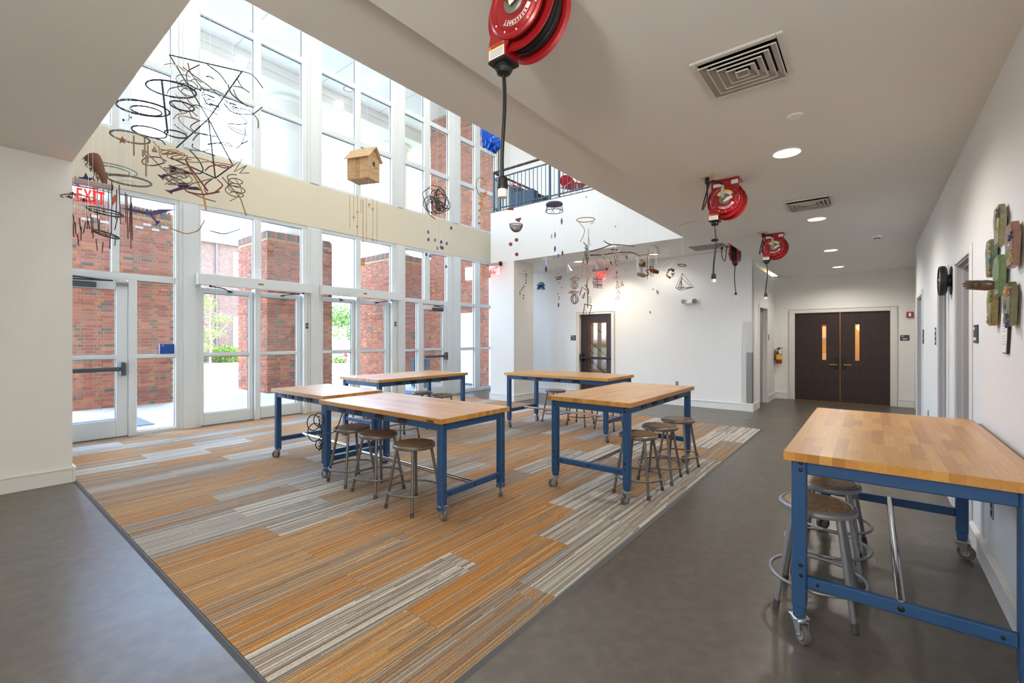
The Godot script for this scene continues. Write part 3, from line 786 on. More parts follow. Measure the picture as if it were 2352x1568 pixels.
func build_outside():
	M.pale = mat("b9aea2", 0.85)
	# paving, with its joints, and the planting bed along the far building
	struct("ground", MB.new().bb(-70, -8.14, -0.3, -0.012, 45, -75), mat("6f7d4a", 1.0))
	var paving = struct_node("ground_paving")
	var zs = [14.0, 4.0, -1.9, -5.0, -8.0, -11.0, -16.0]
	var xs = [-8.14, -10.9, -14.2, -17.6, -21.0, -24.2]
	for i in xs.size() - 1:
		for j in zs.size() - 1:
			if j == zs.size() - 2 and i == xs.size() - 2: continue
			part(paving, "slab", MB.new().bb(xs[i] - 0.006, xs[i + 1] + 0.006, -0.1, 0.0, zs[j] - 0.006, zs[j + 1] + 0.006, 0.005), M.concrete)
	struct("ground_bed", MB.new().bb(-24.2, -29.9, -0.05, 0.03, 14, -14.2).bb(-20.6, -30, -0.05, 0.02, -14.2, -34), mat("7d6a55", 1.0))
	# the porch: soffit, edge beam
	struct("ceiling_porch", MB.new().bb(-13.6, -8.2, 8.2, 8.5, 10, -16), M.limewhite)
	var beam = struct_node("beam_porch")
	part(beam, "beam_face", MB.new().bb(-13.4, -11.72, 7.83, 8.2, 10, -16, 0.01), M.limewhite)
	part(beam, "beam_fillet", MB.new().bb(-11.72, -11.66, 8.02, 8.2, 10, -16, 0.01), M.limewhite)
	var jt = MB.new()
	for z in [-2.1, -4.25, -6.3, -8.2]: jt.bb(-11.7, -8.2, 8.194, 8.2, z, z - 0.02)
	part(beam, "soffit_joint", jt, mat("a9a59c", 0.8))
	var t = thing("porch_downlight", "round light set in the white porch soffit outside the upper windows", "light", PY(800, 205, 8.2))
	part(t, "trim_ring", MB.new().lathe([[0.14, 0.0], [0.14, -0.012], [0.11, -0.014], [0.1, -0.002]], t.position, Vector3.UP, 24), M.grey_metal)
	part(t, "lens", MB.new().lathe([[0.0, -0.005], [0.1, -0.005]], t.position, Vector3.UP, 24), M.white)
	# the three brick pillars with their round columns
	var names = ["broad brick pillar filling the glass behind the door with the push bar", "brick pillar seen through the middle double doors, one side facing the lawn", "brick pillar furthest along the porch, beside the white panelled door"]
	var cl = ["white round porch column above the nearest brick pillar, mostly hidden by the soffit", "white round porch column above the brick pillar of the middle double doors", "white round porch column above the furthest brick pillar, behind the birdhouse"]
	for i in 3:
		var z0 = [-1.34, -4.986, -8.63][i]
		var pz = z0 - 0.866
		t = thing("brick_pillar", names[i], "pillar", Vector3(-12.565, 0, pz), "brick pillars of the porch")
		part(t, "mortar_core", MB.new().bb(-13.43, -11.703, -0.01, 4.0, z0 - 0.003, z0 - 1.73), M.mortar)
		var list = []
		lay_face(list, Vector3(-11.7, 0, z0), Vector3(0, 0, -1), Vector3(1, 0, 0), 1.732, 0.0, 3.87)
		lay_face(list, Vector3(-13.43, 0, z0), Vector3(1, 0, 0), Vector3(0, 0, 1), 1.73, 0.0, 3.87)
		var k = 0                                       # a row of bricks on end caps it
		for f in 2:
			var a = 0.03
			while a < 1.7:
				var u = Vector3(0, 0, -1) if f == 0 else Vector3(1, 0, 0)
				var nn = Vector3(1, 0, 0) if f == 0 else Vector3(0, 0, 1)
				var o = Vector3(-11.7, 3.95, z0) if f == 0 else Vector3(-13.43, 3.95, z0)
				list.append([Transform3D(Basis(Vector3.UP, -u, nn), o + u * a - nn * 0.004), 0, [7, 6, 1, 8][k % 4]])
				a += 0.0625; k += 1
		set_bricks(t, list, 300 if i < 2 else 120)
		if i == 0:   # the pale course pattern near the top
			for q in [[0.35, 3.60], [0.62, 3.60], [0.48, 3.68], [0.8, 3.66], [1.15, 3.6], [1.42, 3.6], [1.28, 3.68], [1.58, 3.68]]:
				part(t, "pale_brick", MB.new().box(Vector3(-11.69, q[1] + 0.025, z0 - q[0]), Vector3(0.03, 0.048, 0.13), 0.004), M.pale)
		t = thing("porch_column", cl[i], "column", Vector3(-12.565, 4.0, pz), "white round porch columns")
		part(t, "plinth", MB.new().bb(-13.15, -11.98, 4.0, 4.08, pz + 0.585, pz - 0.585, 0.01), M.limewhite)
		part(t, "column_base", MB.new().lathe([[0.5, 0.08], [0.56, 0.1], [0.58, 0.15], [0.56, 0.2], [0.5, 0.22], [0.48, 0.26], [0.46, 0.3]], t.position, Vector3.UP, 32), M.limewhite)
		part(t, "shaft", MB.new().lathe([[0.45, 0.28], [0.45, 1.4], [0.42, 2.8], [0.4, 3.62]], t.position, Vector3.UP, 36), M.limewhite)
		part(t, "capital", MB.new().lathe([[0.4, 3.6], [0.44, 3.64], [0.44, 3.69], [0.52, 3.76], [0.52, 3.83]], t.position, Vector3.UP, 32), M.limewhite)
	# brick wing at the end of the porch with its white panelled door
	t = thing("brick_wing", "tall brick wall of the next wing closing the porch, with white panelled door", "building", Vector3(-9.5, 0, -9.6))
	part(t, "mortar_core", MB.new().bb(-10.835, -8.2, -0.01, 8.2, -9.553, -13.0), M.mortar)
	var wl = []
	lay_face(wl, Vector3(-10.85, 0, -9.55), Vector3(1, 0, 0), Vector3(0, 0, 1), 2.66, 0.0, 8.15, [[1.22, 1.95, 0.0, 2.12]])
	set_bricks(t, wl, 300)
	var d = part(t, "door", MB.new().bb(-9.57, -9.0, 0.02, 2.03, -9.52, -9.56, 0.004), M.white)
	for y in [0.35, 0.95, 1.55]:
		for x in [-9.42, -9.15]:
			part(d, "raised_panel", MB.new().box(Vector3(x, y + 0.1, -9.515), Vector3(0.17, 0.42, 0.02), 0.008), M.white)
	part(t, "door_casing", MB.new().bb(-9.63, -9.57, 0, 2.1, -9.5, -9.56, 0.004).bb(-9.0, -8.94, 0, 2.1, -9.5, -9.56, 0.004).bb(-9.63, -8.94, 2.03, 2.1, -9.5, -9.56, 0.004), M.white)
	part(t, "kick_plate", MB.new().bb(-9.57, -9.0, 0.0, 0.06, -9.50, -9.53), M.frame_dark)
	part(t, "outlet_box", MB.new().box(Vector3(-8.5, 0.5, -9.53), Vector3(0.06, 0.1, 0.05), 0.006), M.grey_metal)
	# slatted litter bin
	var bp = PY(966, 889, 0.0)
	t = thing("litter_bin", "dark blue grey slatted litter bin standing outside by the brick wing", "bin", bp)
	for k in 20:
		var a = TAU * k / 20
		var s = MB.new(); s.box(bp + Vector3(cos(a) * 0.25, 0.40, sin(a) * 0.25), Vector3(0.008, 0.72, 0.05), 0.002, Basis(Vector3.UP, -a))
		part(t, "slat", s, M.pattern_mat)
	part(t, "hoop", MB.new().ring(bp + Vector3(0, 0.79, 0), Vector3.UP, 0.26, 0.02).ring(bp + Vector3(0, 0.06, 0), Vector3.UP, 0.245, 0.015).ring(bp + Vector3(0, 0.42, 0), Vector3.UP, 0.24, 0.012), M.pattern_mat)
	part(t, "liner", MB.new().lathe([[0.0, 0.03], [0.22, 0.03], [0.23, 0.77]], bp, Vector3.UP, 20), M.black)
	one("door_mat", "dark grey ribbed mat on the paving outside the push bar door", "mat", MB.new().bb(-10.0, -8.85, 0.0, 0.014, -0.8, -2.08, 0.005), mat("5c6268", 1.0), Vector3(-9.4, 0, -1.5))
	one("door_mat", "blue mat on the paving beside the litter bin", "mat", MB.new().bb(-9.75, -8.8, 0.0, 0.014, -6.7, -7.5, 0.005), mat("3c587f", 1.0), Vector3(-9.3, 0, -7.1))
	# the building across the court
	t = thing("brick_building", "two-storey brick building across the sunny court with white cornice and slate roof", "building", Vector3(-34, 0, -4))
	var bw = brick_image_mat()
	part(t, "wall", MB.new().bb(-30, -38, 0, 7.0, 8, -14.2), bw)
	part(t, "cornice", MB.new().bb(-29.75, -38.2, 6.95, 7.2, 8.2, -14.4, 0.02).bb(-29.5, -38.4, 7.2, 7.5, 8.4, -14.6, 0.03), M.white)
	part(t, "roof", MB.new().prism([Vector2(-29.4, 7.5), Vector2(-34, 9.6), Vector2(-38.5, 7.5)], Transform3D(Basis(), Vector3(0, 0, -3.1)), 23.2), mat("8d949b", 0.9))
	part(t, "downspout", MB.new().rod(Vector3(-29.92, 0, -9.95), Vector3(-29.92, 6.9, -9.95), 0.06), mat("5a463f", 0.5))
	for z in [-11.4, -6.6, -3.4, 0.0]:
		for y in [1.75, 5.65]:
			var w = part(t, "window_frame", MB.new().bb(-29.93, -30.05, y - 0.9, y + 0.9, z + 0.55, z - 0.55, 0.01), M.white)
			for yy in [-0.42, 0.42]:
				part(w, "pane", MB.new().bb(-29.92, -29.94, y + yy - 0.36, y + yy + 0.36, z + 0.43, z - 0.43), mat("8fa6a4", 0.1))
	# planting
	t = thing("round_shrub", "round clipped yellow-green shrub before the brick building", "shrub", Vector3(-28.6, 0, -9.95))
	part(t, "stem", MB.new().rod(Vector3(-28.6, 0, -9.95), Vector3(-28.6, 0.5, -9.95), 0.05), M.reed_tan)
	leafy(t, "foliage", [[Vector3(-28.6, 0.45, -9.95), Vector3(0.8, 0.55, 0.8)]], 5000, 0.08, ["a8c034", "9cb52c", "b9cf48", "86a024"], 31)
	t = thing("young_tree", "slender young tree in bright spring leaf against the brick building", "tree", Vector3(-27.4, 0, -8.8))
	part(t, "trunk", MB.new().tube([Vector3(-27.4, 0, -8.8), Vector3(-27.45, 1.2, -8.85), Vector3(-27.3, 2.4, -8.75), Vector3(-27.4, 3.6, -8.9)], 0.06, 6, false, 0.015).rod(Vector3(-27.45, 1.2, -8.85), Vector3(-27.2, 2.2, -9.6), 0.025).rod(Vector3(-27.4, 1.6, -8.85), Vector3(-27.6, 2.8, -8.0), 0.025), M.reed_tan)
	leafy(t, "foliage", [[Vector3(-27.3, 2.4, -9.2), Vector3(0.7, 0.3, 0.8)], [Vector3(-27.4, 1.7, -8.9), Vector3(0.7, 0.35, 0.7)], [Vector3(-27.4, 3.2, -8.7), Vector3(0.5, 0.5, 0.5)], [Vector3(-27.4, 1.0, -8.5), Vector3(0.6, 0.3, 0.6)]], 1500, 0.09, ["c7dc58", "b4cf46", "d6e878", "9fbd3a"], 32)
	t = thing("bare_tree", "thin upright tree with few leaves above the white fence", "tree", Vector3(-19.6, 0, -12.6))
	var tr = MB.new().tube([Vector3(-19.6, 0, -12.6), Vector3(-19.55, 1.8, -12.65), Vector3(-19.65, 3.4, -12.55), Vector3(-19.6, 5.2, -12.7)], 0.05, 6, false, 0.01)
	for q in [[1.9, 0.9, -0.6], [2.5, 0.7, 0.8], [3.0, 0.6, -0.9], [3.4, 0.4, 0.5], [2.1, 0.8, 0.4]]:
		tr.tube([Vector3(-19.6, q[0], -12.6), Vector3(-19.5 - q[2] * 0.2, q[0] + q[1], -12.6 + q[2])], 0.02, 5, false, 0.006)
	part(t, "trunk", tr, M.reed_tan)
	leafy(t, "foliage", [[Vector3(-19.6, 3.2, -12.9), Vector3(0.6, 0.9, 0.7)], [Vector3(-19.6, 2.4, -13.1), Vector3(0.5, 0.6, 0.5)], [Vector3(-19.6, 1.9, -12.3), Vector3(0.5, 0.5, 0.5)]], 260, 0.09, ["aecb4c", "9ebd42", "c2d96a"], 33)
	var tl = ["broad light green tree beyond the white fence, left of the hydrant", "broad mid green tree beyond the white fence, behind the hydrant", "tall green tree far behind the white fence"]
	for i in 3:
		var tp = [Vector3(-34.5, 0, -21.5), Vector3(-36, 0, -24.5), Vector3(-46, 0, -33)][i]
		t = thing("broad_tree", tl[i], "tree", tp, "trees beyond the white fence")
		part(t, "trunk", MB.new().rod(tp, tp + Vector3(0, 2.4, 0), 0.14, 8, 0.08), M.reed_tan)
		leafy(t, "foliage", [[tp + Vector3(0, 2.6, 0), Vector3(2.2, 1.7, 2.2)], [tp + Vector3(0.8, 1.6, -1.0), Vector3(1.8, 1.2, 1.8)], [tp + Vector3(-0.5, 3.2, 0.8), Vector3(1.4, 1.0, 1.4)]], 5000, 0.2, [["a9cf5a", "bfe070", "94bd4c"], ["8fb84e", "a4cc62", "7ea543"], ["7ea258", "90b268", "6b9048"]][i], 40 + i)
	t = thing("fence", "white board fence far across the lawn", "fence", Vector3(-31, 0, -19))
	for z in range(8):
		part(t, "board", MB.new().bb(-31.0, -31.05, 0.55, 1.15, -14.6 - z * 1.5, -16.05 - z * 1.5, 0.01), M.white)
		part(t, "post", MB.new().bb(-31.0, -31.1, 0.0, 1.25, -14.55 - z * 1.5, -14.65 - z * 1.5, 0.01), M.white)
	var hp = Vector3(-24.5, 0.02, -14.94)
	t = thing("fire_hydrant", "red fire hydrant in the planting bed across the court", "hydrant", hp)
	part(t, "barrel", MB.new().lathe([[0.15, 0.0], [0.15, 0.05], [0.09, 0.06], [0.09, 0.4], [0.13, 0.41], [0.13, 0.45], [0.1, 0.47], [0.08, 0.54], [0.03, 0.58], [0.03, 0.62], [0.0, 0.62]], hp, Vector3.UP, 16), M.red)
	part(t, "nozzle_cap", MB.new().rod(hp + Vector3(0, 0.33, -0.17), hp + Vector3(0, 0.33, 0.17), 0.05, 10).rod(hp + Vector3(0, 0.33, 0), hp + Vector3(0.17, 0.33, 0), 0.06, 10), M.red)
	var pl = [Vector3(-23.6, 0, -14.0), Vector3(-23.3, 0, -14.9), Vector3(-23.8, 0, -15.8), Vector3(-24.6, 0, -13.4)]
	for i in 4:
		t = thing("bedding_plant", ["low yellow-green plant at the near end of the hydrant bed", "low yellow-green plant directly before the hydrant", "low yellow-green plant past the hydrant", "low yellow-green plant behind the first one in the hydrant bed"][i], "plant", pl[i], "low plants in the hydrant bed")
		leafy(t, "foliage", [[pl[i] + Vector3(0, 0.15, 0), Vector3(0.4, 0.22, 0.4)]], 350, 0.12, ["b9cc50", "d6d35a", "93b03e"], 60 + i)
	for i in 5:
		var z = -6.5 - i * 1.1
		t = thing("dark_shrub", ["small dark shrub at the foot of the young tree", "small dark shrub next to the young tree's foot", "small dark shrub just before the round shrub", "small dark shrub just past the round shrub", "small dark shrub last in the brick building's bed"][i], "shrub", Vector3(-28.9, 0, z), "dark shrubs along the brick building")
		leafy(t, "foliage", [[Vector3(-28.9, 0.3, z), Vector3(0.5, 0.4, 0.5)]], 700, 0.08, ["4d6b2c", "5f7d36", "7a9440"], 70 + i)

func brick_image_mat() -> StandardMaterial3D:
	var im = Image.create(512, 512, true, Image.FORMAT_RGB8)
	im.fill(Color("a3917a"))
	var r = RandomNumberGenerator.new(); r.seed = 3
	for j in 32:
		for i in range(-1, 17):
			var c = Color(["82503d", "794937", "8c5b48", "6f4335", "886552"][r.randi_range(0, 4)])
			im.fill_rect(Rect2i(i * 32 + (16 if j % 2 else 0), j * 16, 29, 13), c)
	im.generate_mipmaps()
	var m = mat("c4c4c4", 0.9)
	m.albedo_texture = ImageTexture.create_from_image(im)
	return triplanar(m, Vector3.ONE * 0.45)

# ---------------------------------------------------------------- carpet
func build_carpet():
	var t = thing("carpet", "large carpet of orange, tan and grey striped plank tiles under the tables", "carpet", Vector3(-4.6, 0, -4.2))
	var r = RandomNumberGenerator.new(); r.seed = 12
	var x1 = -1.275
	var col = 0
	var s_edge = MB.new()
	while x1 > -7.99:
		var x0 = maxf(x1 - 0.267, -7.995)
		var z = -0.79 if col % 2 == 0 else -0.79
		var cuts = [-0.79]
		var q = -1.98 if col % 2 == 0 else -1.425
		while q > -7.4:
			cuts.append(q); q -= 1.105
		cuts.append(-7.55)
		for i in cuts.size() - 1:
			var a: float = cuts[i]; var b: float = cuts[i + 1]
			if x1 > -6.66 and x0 < -6.0 and b < -7.6: b = -7.6
			var lift = 0.0095 + r.randf_range(0.0, 0.0008)
			var m = MB.new()
			var h = lift
			var g = 0.0006
			var v0 = 0.0 if a - b > 1.0 else r.randf() * 0.4
			var v1 = v0 + (a - b) / 1.105
			var p = [Vector3(x0 + g, h, a - g), Vector3(x1 - g, h, a - g), Vector3(x1 - g, h, b + g), Vector3(x0 + g, h, b + g)]
			var u = [Vector2(0, v0), Vector2((x1 - x0) / 0.267, v0), Vector2((x1 - x0) / 0.267, v1), Vector2(0, v1)]
			if r.randf() < 0.5:
				for k in 4: u[k].x = 1.0 - u[k].x
			m.tri(p[0], p[1], p[2], Vector3.UP, Vector3.UP, Vector3.UP, u[0], u[1], u[2]); m.tri(p[0], p[2], p[3], Vector3.UP, Vector3.UP, Vector3.UP, u[0], u[2], u[3])
			var base = [Vector3(p[0].x, 0.001, p[0].z), Vector3(p[1].x, 0.001, p[1].z), Vector3(p[2].x, 0.001, p[2].z), Vector3(p[3].x, 0.001, p[3].z)]
			for k in 4:
				var k2 = (k + 1) % 4
				var nn = [Vector3(0, 0, 1), Vector3(1, 0, 0), Vector3(0, 0, -1), Vector3(-1, 0, 0)][k]
				m.quad(p[k], p[k2], base[k2], base[k], nn)
			part(t, "carpet_tile", m, M.tiles[r.randi_range(0, M.tiles.size() - 1)])
		x1 -= 0.267
		col += 1
	s_edge.prism([Vector2(0, 0), Vector2(0.022, 0), Vector2(0.004, 0.0115), Vector2(0, 0.0115)], Transform3D(Basis(Vector3(1, 0, 0), Vector3(0, 1, 0), Vector3(0, 0, 1)), Vector3(-1.275, 0, -4.16)), 6.8)
	s_edge.prism([Vector2(0, 0), Vector2(0.022, 0), Vector2(0.004, 0.0115), Vector2(0, 0.0115)], Transform3D(Basis(Vector3(0, 0, 1), Vector3(0, 1, 0), Vector3(-1, 0, 0)), Vector3(-3.58, 0, -0.785)), 4.6)
	part(t, "edge_strip", s_edge, mat("4a4d52", 0.5))

# ---------------------------------------------------------------- tables
func stave_top(tb: Node3D, L: float, W: float, T: float, along_x: bool, sd: int):
	var r = RandomNumberGenerator.new(); r.seed = sd
	var th = 0.037
	var top = MB.new().box(Vector3(0, T - th * 0.5, 0), Vector3((L if along_x else W) - 0.004, th - 0.002, (W if along_x else L) - 0.004))
	var tp = part(tb, "tabletop", top, M.staves[3], true)
	var unit = BoxMesh.new()
	unit.size = Vector3.ONE
	var n = int(round(W / 0.045))
	var w = W / n
	for i in n:
		var a = -L * 0.5
		var edge = i == 0 or i == n - 1
		while a < L * 0.5 - 0.001:
			var len = r.randf_range(0.16, 0.42) if not edge else r.randf_range(0.5, 1.2)
			if L * 0.5 - a - len < 0.12: len = L * 0.5 - a
			var o = MeshInstance3D.new()
			o.name = "stave"; o.mesh = unit; o.material_override = M.staves[r.randi_range(0, M.staves.size() - 1)]
			var lift = r.randf_range(0.0, 0.0002)
			var c = Vector3(a + len * 0.5, T - th * 0.5 + lift, -W * 0.5 + (i + 0.5) * w)
			var bs = Basis().scaled(Vector3(len - 0.0003, th, w - 0.0003))
			if not along_x:
				bs = Basis(Vector3.UP, PI * 0.5) * bs; c = Vector3(c.z, c.y, c.x)
			o.transform = Transform3D(bs, c)
			tp.add_child(o, true)
			a += len

func caster(tb: Node3D, at: Vector3, ang: float, brake: bool):
	var d = Vector3(cos(ang), 0, sin(ang)); var side = Vector3(-sin(ang), 0, cos(ang))
	var wc = at + Vector3(0, 0.043, 0) + d * 0.022
	var s = MB.new()
	s.box(at + Vector3(0, 0.112, 0), Vector3(0.062, 0.006, 0.062), 0.002, Basis(Vector3.UP, -ang))
	s.lathe([[0.0, 0.108], [0.024, 0.108], [0.028, 0.1], [0.024, 0.092], [0.0, 0.092]], at, Vector3.UP, 14)
	for q in [-1.0, 1.0]:
		var o = at + side * (0.019 * q)
		s.prism([Vector2(-0.026, 0.098), Vector2(0.03, 0.098), Vector2(0.036, 0.05), Vector2(0.026, 0.034), Vector2(0.012, 0.038)], Transform3D(Basis(d, Vector3.UP, d.cross(Vector3.UP)), o), 0.003)
	s.box(at + Vector3(0, 0.095, 0) + d * 0.002, Vector3(0.056, 0.004, 0.042), 0.001, Basis(Vector3.UP, -ang))
	s.rod(wc - side * 0.026, wc + side * 0.026, 0.006, 8)
	if brake: s.box(at + Vector3(0, 0.09, 0) - d * 0.045, Vector3(0.05, 0.005, 0.03), 0.002, Basis(Vector3.UP, -ang) * Basis(Vector3.BACK, 0.3))
	var c = part(tb, "caster", s, M.steel, true)
	var w = MB.new().lathe([[0.0, -0.012], [0.018, -0.012], [0.03, -0.009], [0.034, -0.013], [0.041, -0.012], [0.043, -0.006], [0.043, 0.006], [0.041, 0.012], [0.034, 0.013], [0.03, 0.009], [0.018, 0.012], [0.0, 0.012]], wc, side, 24)
	part(c, "wheel", w, M.wheel, true)
	part(c, "hub", MB.new().lathe([[0.0, -0.0145], [0.022, -0.0145], [0.022, -0.009]], wc, side, 16).lathe([[0.0, 0.0145], [0.022, 0.0145], [0.022, 0.009]], wc, side, 16), M.hub, true)

func make_table(label: String, x0: float, x1: float, z0: float, z1: float, T: float, sd: int, outlets := "", cast := []):
	var along_x = absf(x1 - x0) > absf(z1 - z0)
	var c = Vector3((x0 + x1) * 0.5, 0, (z0 + z1) * 0.5)
	var sx = absf(x1 - x0); var sz = absf(z1 - z0)
	var t = thing("workbench_table", label, "table", c, "butcher-block work tables on casters")
	stave_top(t, maxf(sx, sz), minf(sx, sz), T, along_x, sd)
	var y1 = T - 0.037
	var hx = sx * 0.5 - 0.055; var hz = sz * 0.5 - 0.055
	var k = 0
	var lw = 0.056
	for q in [[-1, -1], [1, -1], [1, 1], [-1, 1]]:
		var p = Vector3(q[0] * hx, 0, q[1] * hz)
		var s = MB.new().box(p + Vector3(0, (y1 + T - 0.69) * 0.5, 0), Vector3(lw, y1 - T + 0.69, lw), 0.005)
		s.box(p + Vector3(0, (0.115 + T - 0.68) * 0.5, 0), Vector3(lw - 0.009, maxf(T - 0.68 - 0.115, 0.01), lw - 0.009), 0.004)
		part(t, "leg", s, M.blue, true)
		caster(t, p, cast[k] if k < cast.size() else 0.7 + 1.7 * k + sd, k % 2 == 0)
		# bolts on the two outer faces
		var b = MB.new()
		for y in [y1 - 0.012, y1 - 0.042, T - 0.50, T - 0.545]:
			if along_x: b.lathe([[0.0, 0.006], [0.006, 0.005], [0.009, 0.0]], p + Vector3(q[0] * lw * 0.5, y, -q[1] * 0.008), Vector3(q[0], 0, 0), 10)
			else: b.lathe([[0.0, 0.006], [0.006, 0.005], [0.009, 0.0]], p + Vector3(-q[0] * 0.008, y, q[1] * lw * 0.5), Vector3(0, 0, q[1]), 10)
		part(t, "bolt", b, M.bolt, true)
		k += 1
	for q in [-1, 1]:
		part(t, "apron", MB.new().box(Vector3(0, y1 - 0.030, q * (hz + 0.012)), Vector3(hx * 2 - lw, 0.058, 0.022), 0.004), M.blue, true)
		part(t, "apron", MB.new().box(Vector3(q * (hx + 0.012), y1 - 0.030, 0), Vector3(0.022, 0.058, hz * 2 - lw), 0.004), M.blue, true)
	var ys = T - 0.575
	for q in [-1, 1]:
		var s = MB.new()
		if along_x: s.box(Vector3(q * hx, ys, 0), Vector3(0.03, 0.05, hz * 2 - lw), 0.004)
		else: s.box(Vector3(0, ys, q * hz), Vector3(hx * 2 - lw, 0.05, 0.03), 0.004)
		part(t, "stretcher", s, M.blue, true)
		var b = MB.new()
		var ax = Vector3(q, 0, 0) if along_x else Vector3(0, 0, q)
		for w in [0.0, 0.88, -0.88]:
			var pp = (Vector3(q * (hx + 0.015), ys, w * (hz - 0.03)) if along_x else Vector3(w * (hx - 0.03), ys, q * (hz + 0.015)))
			b.lathe([[0.0, 0.005], [0.006, 0.004], [0.012 if w == 0.0 else 0.007, 0.0]], pp, ax, 12)
		part(t, "bolt", b, M.bolt, true)
	var e = Vector3(hx, ys + 0.012, 0) if along_x else Vector3(0, ys + 0.012, hz)
	part(t, "foot_bar", MB.new().rod(Vector3(-e.x, e.y, -e.z), e, 0.0165, 14), M.chrome, true)
	if outlets:
		var sgn = 1.0 if outlets[0] == "+" else -1.0
		for i in 4:
			var f = [-0.62, -0.3, 0.08, 0.46][i]
			if outlets.length() > 2: f = -f
			var ln = (hx if along_x else hz)
			var o = MB.new()
			var cc = Vector3(f * ln, y1 - 0.03, sgn * (hz + 0.026)) if along_x else Vector3(sgn * (hx + 0.026), y1 - 0.03, f * ln)
			var dd = Vector3(1, 0, 0) if along_x else Vector3(0, 0, 1)
			var sz3 = Vector3(0.11, 0.022, 0.012) if along_x else Vector3(0.012, 0.022, 0.11)
			if i > 0:
				for w in [-0.032, 0.0, 0.032]: o.box(cc + dd * w, (Vector3(0.026, 0.034, 0.014) if along_x else Vector3(0.014, 0.034, 0.026)), 0.004)
			o.box(cc, sz3, 0.003)
			part(t, "outlet" if i > 0 else "switch", o, M.bolt, true)
	return t

func make_stool(label: String, frame: Material, at: Vector3, turn: float) -> Node3D:
	var t = thing("stool", label, "stool", Vector3.ZERO, "round metal work stools")
	part(t, "seat_pan", MB.new().lathe([[0.0, 0.492], [0.135, 0.492], [0.157, 0.488], [0.166, 0.492], [0.1685, 0.502], [0.167, 0.514], [0.160, 0.521], [0.148, 0.523], [0.143, 0.519], [0.0, 0.519]], Vector3.ZERO, Vector3.UP, 40), frame, true)
	part(t, "seat_board", MB.new().lathe([[0.1425, 0.5185], [0.141, 0.5225], [0.0, 0.5235]], Vector3.ZERO, Vector3.UP, 40), M.hardboard, true)
	for q in [[1, 1], [1, -1], [-1, -1], [-1, 1]]:
		var a = Vector3(q[0] * 0.093, 0.493, q[1] * 0.093); var b = Vector3(q[0] * 0.158, 0.012, q[1] * 0.158)
		var l = part(t, "leg", MB.new().rod(a, b, 0.0118, 12), frame, true)
		var d = (b - a).normalized()
		part(l, "foot_cap", MB.new().rod(b - d * 0.03, b + d * 0.012, 0.0145, 12), M.rubber, true)
	part(t, "foot_ring", MB.new().ring(Vector3(0, 0.155, 0), Vector3.UP, 0.206, 0.0085, 40, 8), frame, true)
	var riv = MB.new()
	for k in 6:
		var a = TAU * k / 6
		riv.ball(Vector3(cos(a) * 0.118, 0.5235, sin(a) * 0.118), Vector3(0.004, 0.0015, 0.004), 6)
	part(t, "rivet", riv, M.hub, true)
	t.position = at; t.rotation.y = turn
	return t

